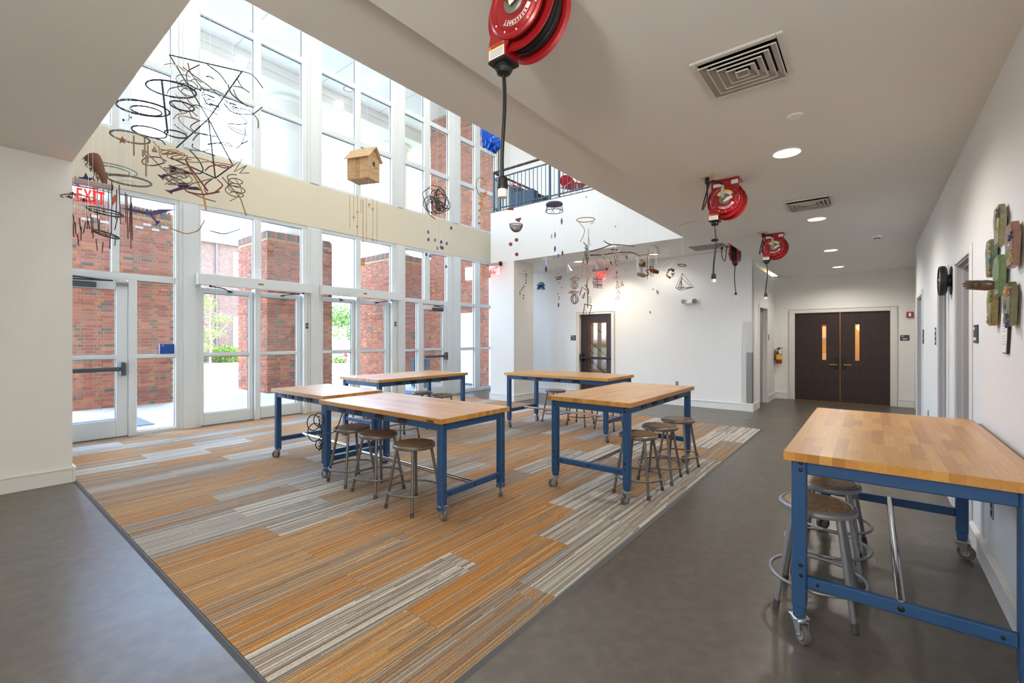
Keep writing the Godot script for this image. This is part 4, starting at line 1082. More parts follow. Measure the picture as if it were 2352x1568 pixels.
func build_tables():
	var t1 = make_table("largest butcher-block table in front, long edge with three stools, power cord at its left leg", -4.16, -2.44, -3.04, -2.25, 0.765, 1, "+x", [2.6, 0.9, 0.3, 2.9])
	make_table("smaller work table directly behind the corner of the front table, nearest the double doors", -5.32, -4.19, -2.99, -2.31, 0.79, 2, "+x", [2.4, 0.5, 0.8, 2.5])
	make_table("work table along the window wall in front of the second double doors", -5.76, -4.87, -5.04, -3.42, 0.83, 3, "+x-", [1.2, 0.2, 0.2, 2.8])
	make_table("work table standing before the column and the stair door", -4.36, -2.64, -6.12, -5.30, 0.84, 4, "+x", [0.4, 0.5, 0.6, 0.5])
	make_table("work table at the carpet edge with three stools on the corridor side", -2.30, -1.50, -5.07, -3.41, 0.835, 5, "+x-", [0.7, 2.9, 1.9, 2.4])
	make_table("near work table on the bare floor against the right-hand white wall", -0.305, 0.495, -3.965, -2.33, 0.85, 6, "", [2.4, 0.5, 0.3, 0.9])
	var lx = facing(Vector3(-2.56, 0.74, -2.2475), Vector3(0, 0, 1))
	words(t1, "GLOBAL", 0.016, lx, M.black, "maker_mark", 0.001)
	part(t1, "maker_mark", MB.new().box(Vector3(-2.56, 0.733, -2.2475), Vector3(0.06, 0.002, 0.001)), M.black)
	# power cord looped over the stretcher end of the front table
	var cd = thing("power_cord", "black power cord hanging in loops at the left leg of the front table", "cord", Vector3(-4.1, 0.4, -2.3))
	var s = MB.new()
	var path = []
	for k in 20:
		var f = k / 19.0
		path.append(Vector3(-3.70, 0.70, -2.225).lerp(Vector3(-4.03, 0.46, -2.26), f) + Vector3(0.05 * sin(f * PI), -0.06 * sin(f * PI), 0.02 * sin(f * PI)))
	s.tube(path, 0.005, 6)
	part(cd, "lead", s, M.black)
	s = MB.new()
	for q in [[-4.23, 0.54, 0.075], [-4.20, 0.45, 0.085], [-4.13, 0.58, 0.06], [-4.13, 0.34, 0.04]]:
		s.ring(Vector3(q[0], q[1], -2.24 + q[2] * 0.1), Vector3(0.35, 0.15, 1).normalized(), q[2], 0.005, 24)
	part(cd, "coil", s, M.black)
	s = MB.new()
	path = []
	for k in 60:
		var f = k / 59.0
		path.append(Vector3(-4.125 + 0.014 * cos(f * 60.0), 0.62 - 0.34 * f, -2.245 + 0.014 * sin(f * 60.0)))
	s.tube(path, 0.0035, 5)
	part(cd, "spiral", s, M.black)
	var st = make_stool("stool at the front table, beside its front right leg", M.stool, Vector3(-2.86, 0, -2.345), 0.02)
	dup(st, Vector3(-3.415, 0, -2.40), 0.05, "stool at the front table, the middle one of its three")
	dup(st, Vector3(-3.835, 0, -2.405), -0.04, "stool at the front table, beside the hanging power cord")
	dup(st, Vector3(-1.60, 0, -3.80), 0.0, "stool at the carpet edge table, nearest its front leg")
	dup(st, Vector3(-1.59, 0, -4.29), 0.06, "stool at the carpet edge table, the middle one of its three")
	dup(st, Vector3(-1.575, 0, -4.765), -0.05, "stool at the carpet edge table, farthest along towards the white wall")
	dup(st, Vector3(-4.03, 0, -6.22), 0.0, "pale-topped stool behind the column table, next to its left leg")
	dup(st, Vector3(-3.56, 0, -6.21), 0.04, "stool behind the column table, in the middle, half hidden by the carpet edge table")
	dup(st, Vector3(-3.07, 0, -6.20), 0.0, "stool behind the column table, closest to the stair door side")
	dup(st, Vector3(-5.52, 0, -4.68), 0.0, "grey-lit stool under the window table, showing over the front tabletop")
	dup(st, Vector3(-5.01, 0, -4.63), 0.05, "brown-topped stool under the window table, right behind the front tabletop")
	dup(st, Vector3(-5.80, 0, -3.86), 0.0, "stool under the window table on the glass side, only legs and ring showing")
	dup(st, Vector3(-4.97, 0, -3.87), 0.0, "stool before the window table, its ring showing beneath the front table")
	var s2 = make_stool("pale grey stool tucked under the near right table, closest to the camera", M.stool_light, Vector3(-0.215, 0, -2.76), 0.0)
	dup(s2, Vector3(-0.205, 0, -3.22), 0.08, "pale grey stool under the near right table, second behind the blue leg")
	dup(s2, Vector3(-0.20, 0, -3.645), -0.06, "pale grey stool under the near right table, third and furthest in, mostly hidden")

# ---------------------------------------------------------------- on the ceilings
func arc_words(parent: Node, text: String, c: Vector3, right: Vector3, nrm: Vector3, R: float, a0: float, step: float, size: float, m: Material):
	var up = nrm.cross(right)
	for i in text.length():
		var a = a0 - step * i
		var rad = right * cos(a) + up * sin(a)
		words(parent, text[i], size, Transform3D(Basis(rad.cross(nrm), rad, nrm), c + rad * R), m, "letter", 0.001)

func sector(c: Vector3, right: Vector3, nrm: Vector3, r0: float, r1: float, a0: float, a1: float, th: float) -> MB:
	var pts = []
	for k in 13: pts.append(Vector2(cos(lerpf(a0, a1, k / 12.0)), sin(lerpf(a0, a1, k / 12.0))) * r1)
	for k in 13: pts.append(Vector2(cos(lerpf(a1, a0, k / 12.0)), sin(lerpf(a1, a0, k / 12.0))) * r0)
	return MB.new().prism(pts, Transform3D(Basis(right, nrm.cross(right), nrm), c), th)

func make_reel(label: String, at: Vector3, turn: float, drop: float, stop_y: float, dip := 1.0) -> Node3D:
	var t = thing("cord_reel", label, "cord reel", Vector3.ZERO, "red retractable cord reels on the ceiling")
	var X = Vector3.RIGHT; var Z = Vector3.BACK
	var c = Vector3(0, -0.178, 0)
	part(t, "mount_plate", MB.new().box(Vector3(0, -0.006, 0.0), Vector3(0.23, 0.012, 0.17), 0.002).box(Vector3(0.0, -0.011, 0.0), Vector3(0.2, 0.012, 0.15), 0.002), M.red, true)
	# spool: two dished flanges and the wound cord between them
	var fl = [[0.03, 0.0], [0.11, 0.004], [0.118, 0.011], [0.141, 0.012], [0.152, 0.02], [0.154, 0.017], [0.143, 0.006], [0.116, 0.005], [0.108, -0.003], [0.03, -0.005]]
	part(t, "front_flange", MB.new().lathe(fl, c + Z * 0.022, Z, 48), M.red, true)
	part(t, "rear_flange", MB.new().lathe(fl, c - Z * 0.046, -Z, 48), M.red, true)
	var cord = MB.new()
	for k in 5: cord.ring(c + Z * (-0.034 + 0.0118 * k), Z, 0.124 + (0.004 if k % 2 else 0.0), 0.0078, 44, 8)
	cord.lathe([[0.118, -0.042], [0.118, 0.02]], c, Z, 32)
	part(t, "wound_cord", cord, M.black, true)
	# the frame plate with the stamped disc
	var pl = [Vector2(-0.112, 0.0), Vector2(-0.112, -0.17)]
	for k in 17:
		var a = PI + PI * k / 16.0
		pl.append(Vector2(cos(a) * 0.112, -0.178 + sin(a) * 0.112))
	pl.append(Vector2(0.112, 0.0))
	part(t, "frame_plate", MB.new().prism(pl, Transform3D(Basis(), Z * 0.062), 0.005), M.red, true)
	part(t, "stamped_disc", MB.new().lathe([[0.118, -0.012], [0.121, 0.0], [0.113, 0.006], [0.104, 0.004], [0.096, -0.001], [0.088, 0.006], [0.04, 0.007], [0.0, 0.007]], c + Z * 0.066, Z, 48), M.red, true)
	part(t, "hub", MB.new().lathe([[0.043, 0.0], [0.043, 0.008], [0.036, 0.012], [0.012, 0.013], [0.012, 0.03], [0.0, 0.03]], c + Z * 0.072, Z, 28), M.grey_metal, true)
	part(t, "axle_block", MB.new().box(c + Vector3(-0.012, 0.052, 0.092), Vector3(0.026, 0.1, 0.022), 0.006).rod(c + Vector3(-0.012, 0.1, 0.092), c + Vector3(-0.012, 0.12, 0.092), 0.012), mat("cfc9b4", 0.35), true)
	part(t, "fitting", MB.new().rod(c + Vector3(-0.012, 0.0, 0.09), c + Vector3(-0.012, 0.0, 0.115), 0.01).rod(c + Vector3(0.01, 0.012, 0.09), c + Vector3(0.01, 0.012, 0.11), 0.006), M.brass, true)
	var s = MB.new()
	for k in 7:
		var a = -2.6 + k * 0.55
		s.ball(c + Vector3(cos(a) * 0.101, sin(a) * 0.101, 0.071), Vector3(0.004, 0.004, 0.003), 6)
	part(t, "rivet", s, M.white, true)
	part(t, "caution_arc", sector(c + Z * 0.0745, X, Z, 0.074, 0.086, 0.6, 2.5, 0.001), mat("e8c02a", 0.5), true)
	part(t, "caution_arc", sector(c + Z * 0.0745, X, Z, 0.05, 0.074, 0.6, 2.5, 0.001), M.white, true)
	part(t, "data_label", MB.new().box(Vector3(0.078, -0.035, 0.066), Vector3(0.055, 0.035, 0.001)), M.white, true)
	part(t, "data_label", MB.new().box(Vector3(-0.06, -0.045, 0.066), Vector3(0.07, 0.03, 0.001)), M.white, true)
	part(t, "hang_tag", MB.new().box(c + Vector3(0.03, -0.004, 0.1), Vector3(0.075, 0.026, 0.001), 0.0, Basis(Z, 0.35)), M.white, true)
	part(t, "brand_box", sector(c + Z * 0.0742, X, Z, 0.064, 0.065, -2.25, -0.72, 0.001).prism([Vector2(0.063, 0.0), Vector2(0.082, 0.0), Vector2(0.082, 0.02), Vector2(0.063, 0.02)], Transform3D(Basis(Z, -0.72) , c + Z * 0.0742), 0.001), M.white, true)
	part(t, "brand_box", sector(c + Z * 0.0742, X, Z, 0.0815, 0.0825, -2.25, -0.72, 0.001), M.white, true)
	arc_words(t, "REELCRAFT", c + Z * 0.0745, X, Z, 0.073, -0.84, 0.165, 0.0125, M.white)
	# arm down to the cord guide
	part(t, "guide_arm", MB.new().prism([Vector2(-0.112, -0.19), Vector2(-0.02, -0.27), Vector2(-0.055, -0.315), Vector2(-0.135, -0.315), Vector2(-0.135, -0.28)], Transform3D(Basis(), Z * 0.056), 0.005), M.red, true)
	part(t, "guide_box", MB.new().box(Vector3(-0.095, -0.308, 0.018), Vector3(0.08, 0.06, 0.082), 0.003), M.red, true)
	part(t, "warning_label", MB.new().box(Vector3(-0.095, -0.312, 0.0605), Vector3(0.074, 0.05, 0.001)), M.white, true)
	part(t, "warning_label", MB.new().box(Vector3(-0.095, -0.294, 0.0612), Vector3(0.074, 0.014, 0.001)), mat("e8802a", 0.5), true)
	words(t, "WARNING", 0.009, Transform3D(Basis(), Vector3(-0.09, -0.294, 0.0622)), M.black, "lettering", 0.0005)
	s = MB.new()
	for k in 5: s.box(Vector3(-0.095, -0.307 - k * 0.0058, 0.0612), Vector3(0.062, 0.0016, 0.0005))
	part(t, "small_print", s, M.grey_metal, true)
	part(t, "roller_guide", MB.new().box(Vector3(-0.095, -0.343, 0.018), Vector3(0.086, 0.012, 0.086), 0.003).lathe([[0.0, -0.346], [0.032, -0.348], [0.034, -0.365], [0.026, -0.378], [0.012, -0.383], [0.0, -0.383]], Vector3(-0.095, 0, 0.018), Vector3.UP, 20), M.black, true)
	# hanging lead with its stop and connector
	var e = Vector3(-0.095, -drop, 0.018)
	var path = []
	for k in 16:
		var f = k / 15.0
		path.append(Vector3(-0.095 + 0.012 * sin(f * 5.0), lerpf(-0.375, -drop, f), 0.018 + 0.01 * sin(f * 4.0)))
	var l = part(t, "hanging_lead", MB.new().tube(path, 0.0075, 8), M.black, true)
	e = path[15]
	part(l, "connector", MB.new().lathe([[0.0, 0.025], [0.012, 0.024], [0.019, 0.014], [0.021, -0.02], [0.02, -0.026], [0.0, -0.026]], e, Vector3.UP, 18), M.black, true)
	part(l, "connector_face", MB.new().lathe([[0.0188, -0.025], [0.0188, -0.054], [0.0165, -0.057], [0.0, -0.057]], e, Vector3.UP, 18), M.white, true)
	if stop_y < 0.0:
		part(l, "stop_ball", MB.new().lathe([[0.0, 0.012], [0.024, 0.01], [0.032, 0.0], [0.024, -0.01], [0.0, -0.012]], Vector3(-0.095, stop_y, 0.018), Vector3.UP, 18), M.black, true)
	# supply from its own ceiling box
	var sp = part(t, "supply_box", MB.new().box(Vector3(-0.1, -0.008, 0.24), Vector3(0.1, 0.016, 0.1), 0.003), mat("c9c2a0", 0.5), true)
	part(sp, "supply_plug", MB.new().rod(Vector3(-0.1, -0.016, 0.24), Vector3(-0.1, -0.065, 0.24), 0.018, 12), M.black, true)
	path = []
	var q = [Vector3(-0.1, -0.06, 0.24), Vector3(-0.102, -0.19 * dip, 0.235), Vector3(-0.15, -0.27 * dip, 0.2), Vector3(-0.09, -0.02, 0.15), Vector3(-0.012, -0.05, 0.1)]
	var cv = Curve3D.new()
	for k in q.size():
		var tan = (q[mini(k + 1, 4)] - q[maxi(k - 1, 0)]) * 0.22
		cv.add_point(q[k], -tan, tan)
	for k in 30: path.append(cv.sample_baked(cv.get_baked_length() * k / 29.0, true))
	part(sp, "supply_lead", MB.new().tube(path, 0.0065, 8), M.black, true)
	t.position = at; t.rotation.y = turn
	return t

func build_ceiling_things():
	make_reel("red cord reel nearest the camera, cut by the top of the picture", Vector3(-1.003, 2.74, -1.35), 0.0, 0.79, 0.0, 0.62)
	make_reel("red cord reel second along the corridor ceiling, with a black stop ball on its lead", Vector3(-0.995, 2.74, -4.30), 0.0, 0.83, -0.51)
	make_reel("red cord reel third along the corridor ceiling, before the last downlights", Vector3(-1.0, 2.74, -6.89), 0.0, 0.80, 0.0)
	make_reel("red cord reel seen edge-on, half hidden behind the lower ceiling edge", Vector3(-1.86, 3.02, -8.62), -PI * 0.5, 0.87, 0.0)
	for k in 2:
		var c = [Vector3(-0.5135, 2.74, -2.547), Vector3(-0.497, 2.74, -5.505)][k]
		var t = thing("ceiling_vent", ["large square louvred ceiling vent nearest the camera", "square louvred ceiling vent further off, between two cord reels"][k], "vent", c, "square louvred ceiling vents")
		part(t, "plenum", MB.new().box(c + Vector3(0, -0.002, 0), Vector3(0.36, 0.003, 0.36)), mat("15130f", 0.9))  # black sheet standing in for the dark hollow above the louvres
		var s = MB.new()
		for q in [[0.19, 0.0, 0.03, 0.41], [-0.19, 0.0, 0.03, 0.41], [0.0, 0.19, 0.35, 0.03], [0.0, -0.19, 0.35, 0.03]]:
			s.box(c + Vector3(q[0], -0.008, q[1]), Vector3(q[2], 0.014, q[3]), 0.003)
		part(t, "frame", s, M.trim)
		for r in 5:
			var a = 0.172 - r * 0.036; var b = maxf(a - 0.031, 0.0); var y0 = -0.034; var y1 = -0.003
			if r == 4: b = 0.0
			s = MB.new()
			for q in 4:
				var bs = Basis(Vector3.UP, q * PI * 0.5)
				var nn = (bs * Vector3(0.6, -0.8, 0)).normalized()
				s.quad(c + bs * Vector3(a, y0, -a), c + bs * Vector3(a, y0, a), c + bs * Vector3(b, y1, b), c + bs * Vector3(b, y1, -b), nn)
				s.quad(c + bs * Vector3(a, y0 + 0.002, -a), c + bs * Vector3(a, y0 + 0.002, a), c + bs * Vector3(b, y1 + 0.002, b), c + bs * Vector3(b, y1 + 0.002, -b), -nn)
				s.quad(c + bs * Vector3(a, y0, -a), c + bs * Vector3(a, y0, a), c + bs * Vector3(a, y0 + 0.002, a), c + bs * Vector3(a, y0 + 0.002, -a), bs * Vector3.RIGHT)
				s.box(c + bs * Vector3(a, y0 + 0.003, 0), Vector3(0.004, 0.006, a * 2.0)) if q % 2 == 0 else s.box(c + bs * Vector3(a, y0 + 0.003, 0), Vector3(a * 2.0, 0.006, 0.004))
			part(t, "louvre", s, M.trim)
	var lids = [[1826, 266, 2.74, "flat white sprinkler cover above the nearest ceiling light"], [1915, 540, 2.74, "flat white sprinkler cover between the second and third ceiling lights"], [1290, 604, 3.02, "flat sprinkler cover under the balcony beside the track light"], [1531, 574, 3.02, "flat sprinkler cover under the balcony by the grey ceiling panel"], [1938, 607, 2.74, "flat white sprinkler cover over the last ceiling light"]]
	for q in lids:
		var c = PY(q[0], q[1], q[2])
		one("sprinkler_cover", q[3], "sprinkler", MB.new().lathe([[0.0, -0.008], [0.04, -0.008], [0.044, -0.005], [0.044, 0.0]], c, Vector3.UP, 24), M.white, c)
	var c = PY(2014, 541, 2.74)
	var t = thing("smoke_detector", "white smoke detector on the corridor ceiling near the right wall", "detector", c)
	part(t, "base", MB.new().lathe([[0.0, -0.012], [0.058, -0.012], [0.062, -0.008], [0.062, 0.0]], c, Vector3.UP, 28), M.white)
	part(t, "chamber", MB.new().lathe([[0.05, -0.012], [0.046, -0.03], [0.034, -0.034], [0.034, -0.052], [0.0, -0.056]], c, Vector3.UP, 24), M.white)
	part(t, "grille", MB.new().lathe([[0.036, -0.036], [0.036, -0.048]], c, Vector3.UP, 24), M.frame_dark)
	c = PY(1258, 592, 3.02)
	t = thing("ceiling_speaker", "round white surface-mounted fitting under the balcony by the column", "detector", c)
	part(t, "body", MB.new().lathe([[0.0, -0.05], [0.08, -0.05], [0.1, -0.03], [0.105, 0.0]], c, Vector3.UP, 28), M.white)
	part(t, "grille", MB.new().lathe([[0.0, -0.053], [0.06, -0.053], [0.06, -0.05]], c, Vector3.UP, 24), M.trim)
	t = thing("ceiling_panel", "flat grey access panel in the soffit under the balcony", "panel", Vector3(-2.31, 3.02, -8.65))
	part(t, "door", MB.new().bb(-2.60, -2.03, 3.012, 3.02, -8.88, -8.43, 0.003), mat("8d897f", 0.7))
	var ja = PY(1558, 518, 3.02); var jb = PY(1607, 505, 3.02)
	struct("trim_joint", MB.new().rod(ja, jb, 0.003, 6), mat("8a867c", 0.8))
	# track with two spot heads
	t = thing("track_light", "white lighting track with two cone spot heads under the balcony", "light", Vector3(-4.3, 3.02, -8.35))
	part(t, "track", MB.new().bb(-5.25, -3.4, 2.995, 3.02, -8.33, -8.37, 0.003), M.trim)
	for k in 2:
		var p = [Vector3(-5.10, 2.99, -8.35), Vector3(-4.42, 2.99, -8.35)][k]
		var d = [Vector3(0.25, -0.9, -0.3), Vector3(0.1, -0.8, -0.6)][k].normalized()
		var o = p + Vector3(0, -0.08, 0)
		var h = part(t, "spot_head", MB.new().rod(p, o, 0.008).lathe([[0.0, -0.03], [0.03, -0.03], [0.034, 0.02], [0.06, 0.12], [0.057, 0.12], [0.03, 0.03]], o, d, 24), M.trim)
		part(h, "lamp", MB.new().lathe([[0.0, 0.1], [0.052, 0.1]], o, d, 20), M.lamp)
		spot("track_beam", o + d * 0.125, d, 0.9 * DOWN, Color(1, 0.93, 0.82), 45.0, 0.05)

# ---------------------------------------------------------------- on the walls
func exit_sign(label: String, at: Vector3, nrm: Vector3, arm: Vector3, lit: float):
	var t = thing("exit_sign", label, "sign", at)
	var f = facing(at, nrm)
	var X = f.basis.x
	var bs = f.basis
	part(t, "housing", MB.new().box(at + Vector3(0, 0.125, 0), Vector3(0.32, 0.05, 0.05), 0.005, bs), M.grey_metal)
	part(t, "end_cap", MB.new().box(at + Vector3(0, 0.125, 0) + X * 0.165, Vector3(0.012, 0.055, 0.055), 0.003, bs).box(at + Vector3(0, 0.125, 0) - X * 0.165, Vector3(0.012, 0.055, 0.055), 0.003, bs), M.black)
	part(t, "wall_bracket", MB.new().box(at + Vector3(0, 0.12, 0) + arm * 0.185, Vector3(0.03 if absf(arm.x) > 0.5 else 0.09, 0.09, 0.09 if absf(arm.x) > 0.5 else 0.03), 0.004), M.black)
	part(t, "acrylic_panel", MB.new().box(at, Vector3(0.29, 0.2, 0.006), 0.001, bs), M.glass)
	words(t, "EXIT", 0.135, Transform3D(bs.scaled_local(Vector3(0.55, 1.0, 1.0)), at - Vector3(0, 0.01, 0) + f.basis.z * 0.004), M.exit_red, "lettering", 0.004)
	omni("exit_glow", at + f.basis.z * 0.1, lit, Color(1, 0.15, 0.1), 0.1)

func small_sign(label: String, c: Vector3, nrm: Vector3, w: float, h: float, bars: Array):
	var t = thing("room_sign", label, "sign", c)
	var f = facing(c, nrm)
	part(t, "plate", MB.new().box(c + nrm * 0.004, Vector3(w, h, 0.008), 0.002, f.basis), M.sign)
	var s = MB.new()
	for b in bars: s.box(c + nrm * 0.0086 + f.basis.x * (b[0] * w) + Vector3(0, b[1] * h, 0), Vector3(b[2] * w, b[3] * h, 0.001), 0.0, f.basis * Basis(Vector3.BACK, b[4] if b.size() > 4 else 0.0))
	part(t, "marking", s, M.white)

func coffin(called: String, label: String, y: float, z: float, w: float, h: float, hexc: String, lumps: Array, tilt := 0.0, sd := 1):
	var c = Vector3(0.53, y, z)
	var t = thing(called, label, "ceramic tile", c, "coffin-shaped ceramic tiles on the right wall")
	var r = RandomNumberGenerator.new(); r.seed = sd
	var pts = [Vector2(-0.26, 0.5), Vector2(0.26, 0.5), Vector2(0.5, 0.2), Vector2(0.28, -0.5), Vector2(-0.28, -0.5), Vector2(-0.5, 0.2)]
	var f = facing(c + Vector3(-0.022, 0, 0), Vector3(-1, 0, 0))
	f.basis = f.basis * Basis(Vector3.BACK, tilt)
	var pp = []
	for p in pts: pp.append(Vector2(p.x * w, p.y * h))
	var q = []
	for p in pp: q.append(p * 0.93)
	var m = mat(hexc, 0.3, 0.0, {"clearcoat_enabled": true, "clearcoat": 0.5})
	m.albedo_texture = noise_tex(0.05, ["b8b8a8", "ffffff"], 128, 4, sd); triplanar(m, Vector3.ONE * 4.0)
	part(t, "slab", MB.new().prism(pp, f, 0.022).prism(q, Transform3D(f.basis, f.origin + Vector3(-0.012, 0, 0)), 0.006), m)
	part(t, "wall_spacer", MB.new().box(c + Vector3(-0.006, 0, 0), Vector3(0.012, h * 0.4, w * 0.3), 0.003), M.frame_dark)
	for l in lumps:
		var s = MB.new()
		var o = f * Vector3(l[0] * w, l[1] * h, 0.015)
		if l[5] == "leaf":
			s.ball(o, Vector3(0.006, l[3] * h * 0.5, l[2] * w * 0.4), 10, Basis(Vector3.RIGHT, r.randf_range(-0.6, 0.6)))
		else:
			for k in 14:
				s.ball(o + Vector3(r.randf_range(-0.006, 0.002), r.randf_range(-0.5, 0.5) * l[3] * h, r.randf_range(-0.5, 0.5) * l[2] * w), Vector3(0.005, r.randf_range(0.004, 0.01), r.randf_range(0.003, 0.006)), 8, Basis(Vector3.RIGHT, r.randf_range(-1.2, 1.2)))
		part(t, "glazed_relief", s, mat(l[4], 0.25, 0.0, {"clearcoat_enabled": true, "clearcoat": 0.6}))

func build_wall_things():
	exit_sign("large red EXIT sign sticking out from the end of the left wall", Vector3(-6.1, 2.775, -0.915), Vector3(1, 0, 0), Vector3(0, 0, 1), 0.015)
	exit_sign("small red EXIT sign on the face of the white column", Vector3(-6.47, 2.86, -7.52), Vector3(0, 0, 1), Vector3(1, 0, 0), 0.025)
	exit_sign("small red EXIT sign hanging over the stair door", PZ(1378, 632, -9.2), Vector3(0, 0, 1), Vector3(0, 0, -1), 0.015)
	small_sign("small dark stair sign left of the stair door", Vector3(-5.53, 1.375, -9.31), Vector3(0, 0, 1), 0.14, 0.12, [[-0.2, 0.33, 0.4, 0.1], [0.08, -0.08, 0.62, 0.06, 0.75]])
	small_sign("dark room sign right of the double doors, under the red alarm", Vector3(0.525, 1.37, -11.8), Vector3(0, 0, 1), 0.14, 0.11, [[-0.25, 0.3, 0.3, 0.1], [0.0, -0.1, 0.6, 0.07], [0.0, -0.27, 0.45, 0.07]])
	small_sign("small dark plate beside the grey corridor door", Vector3(-1.72, 1.38, -11.05), Vector3(1, 0, 0), 0.07, 0.13, [[0.0, 0.3, 0.5, 0.06]])
	small_sign("dark room sign beside the nearest recessed door on the right wall", Vector3(0.53, 1.382, -4.10), Vector3(-1, 0, 0), 0.13, 0.115, [[-0.25, 0.3, 0.3, 0.14], [-0.05, -0.28, 0.6, 0.16]])
	small_sign("dark room sign beyond the middle recessed door on the right wall", Vector3(0.53, 1.378, -6.37), Vector3(-1, 0, 0), 0.12, 0.18, [[0.0, 0.3, 0.7, 0.08], [0.0, 0.0, 0.7, 0.06], [0.0, -0.3, 0.7, 0.06]])
	small_sign("dark room sign before the furthest recessed door on the right wall", Vector3(0.53, 1.378, -7.84), Vector3(-1, 0, 0), 0.16, 0.18, [[0.0, 0.3, 0.7, 0.08], [0.0, -0.1, 0.7, 0.06]])
	# clock
	var c = Vector3(0.53, 1.84, -5.26)
	var t = thing("wall_clock", "round black wall clock between the two nearer recessed doors", "clock", c)
	var A = Vector3(-1, 0, 0)
	part(t, "wall_mount", MB.new().lathe([[0.05, 0.0], [0.05, 0.035], [0.0, 0.035]], c, A, 24).lathe([[0.118, 0.001], [0.118, 0.006], [0.0, 0.006]], c, A, 32), M.black)  # the wide black disc against the wall stands for the clock's shadow
	part(t, "case", MB.new().lathe([[0.0, 0.032], [0.11, 0.032], [0.122, 0.038], [0.125, 0.05], [0.125, 0.07], [0.12, 0.078], [0.112, 0.078], [0.11, 0.072]], c, A, 40), M.black)
	part(t, "dial", MB.new().lathe([[0.0, 0.071], [0.112, 0.071]], c, A, 40), mat("3a4144", 0.35))
	part(t, "hand", MB.new().rod(c + A * 0.0725, c + A * 0.0725 + Vector3(0, 0.075, 0.03), 0.002).rod(c + A * 0.0725, c + A * 0.0725 + Vector3(0, 0.02, -0.05), 0.003), M.white)
	# fire alarm, extinguisher, emergency light, corner guard, sockets
	c = Vector3(0.599, 1.824, -11.8)
	t = thing("fire_alarm", "red wall alarm with a clear strobe, right of the double doors", "alarm", c)
	part(t, "body", MB.new().box(c + Vector3(0, 0, 0.02), Vector3(0.1, 0.115, 0.04), 0.006), M.red)
	part(t, "strobe", MB.new().box(c + Vector3(0, 0.0, 0.046), Vector3(0.035, 0.07, 0.02), 0.006), M.white)
	c = Vector3(-1.62, 0.8, -11.70)
	t = thing("fire_extinguisher", "red fire extinguisher hung in the corridor corner left of the double doors", "extinguisher", c)
	part(t, "cylinder", MB.new().lathe([[0.0, 0.0], [0.056, 0.0], [0.06, 0.012], [0.06, 0.235], [0.045, 0.275], [0.022, 0.29], [0.022, 0.305], [0.0, 0.305]], c, Vector3.UP, 24), M.red)
	part(t, "label", MB.new().lathe([[0.0607, 0.09], [0.0607, 0.2]], c, Vector3.UP, 24), mat("d9c23a", 0.5))
	part(t, "valve", MB.new().box(c + Vector3(0, 0.325, 0), Vector3(0.03, 0.04, 0.03), 0.005).box(c + Vector3(0.02, 0.35, 0.02), Vector3(0.11, 0.01, 0.02), 0.003).box(c + Vector3(0.02, 0.33, 0.02), Vector3(0.1, 0.008, 0.018), 0.003), M.black)
	part(t, "hose", MB.new().tube([c + Vector3(-0.02, 0.32, 0.02), c + Vector3(-0.07, 0.3, 0.03), c + Vector3(-0.075, 0.2, 0.03), c + Vector3(-0.066, 0.06, 0.02)], 0.009, 8), M.black)
	part(t, "tag", MB.new().box(c + Vector3(0.03, 0.26, 0.062), Vector3(0.045, 0.09, 0.001), 0.0, Basis(Vector3.BACK, 0.3)), M.white)
	part(t, "bracket", MB.new().box(c + Vector3(0, 0.25, -0.08), Vector3(0.04, 0.12, 0.04), 0.003), M.steel)
	c = Vector3(-2.835, 2.09, -9.31)
	t = thing("emergency_light", "white twin-headed emergency light on the wall right of the stair door", "light", c)
	part(t, "body", MB.new().ball(c + Vector3(0, -0.01, 0.03), Vector3(0.09, 0.045, 0.045), 18), M.white)
	for k in [-1, 1]:
		var h = part(t, "lamp_head", MB.new().lathe([[0.0, -0.05], [0.04, -0.045], [0.05, 0.0], [0.048, 0.03]], c + Vector3(k * 0.1, 0.01, 0.06), Vector3(k * 0.35, -0.1, 0.9).normalized(), 20), M.white)
		part(h, "lens", MB.new().lathe([[0.0, 0.026], [0.046, 0.026]], c + Vector3(k * 0.1, 0.01, 0.06), Vector3(k * 0.35, -0.1, 0.9).normalized(), 20), M.grey_metal)
	one("corner_guard", "brushed steel corner guard on the wall corner before the corridor", "guard", MB.new().bb(-1.815, -1.717, 0.155, 1.1, -9.307, -9.31).bb(-1.72, -1.717, 0.155, 1.1, -9.307, -9.40), M.steel, Vector3(-1.75, 0.6, -9.3))
	var so = [[Vector3(0.53, 0.407, -3.62), Vector3(-1, 0, 0), "steel socket plate low on the right wall behind the near table"], [Vector3(0.53, 0.467, -7.17), Vector3(-1, 0, 0), "dark socket plate low on the right wall between the far recessed doors"], [PZ(1555, 881, -9.31), Vector3(0, 0, 1), "steel socket plate on the white wall just over the carpet edge table"]]
	for q in so:
		t = thing("wall_socket", q[2], "socket", q[0])
		var f = facing(q[0], q[1])
		part(t, "plate", MB.new().box(q[0] + q[1] * 0.003, Vector3(0.065, 0.105, 0.006), 0.002, f.basis), M.steel)
		part(t, "receptacle", MB.new().box(q[0] + q[1] * 0.006 + Vector3(0, 0.022, 0), Vector3(0.028, 0.03, 0.004), 0.001, f.basis).box(q[0] + q[1] * 0.006 - Vector3(0, 0.022, 0), Vector3(0.028, 0.03, 0.004), 0.001, f.basis), M.frame_dark)
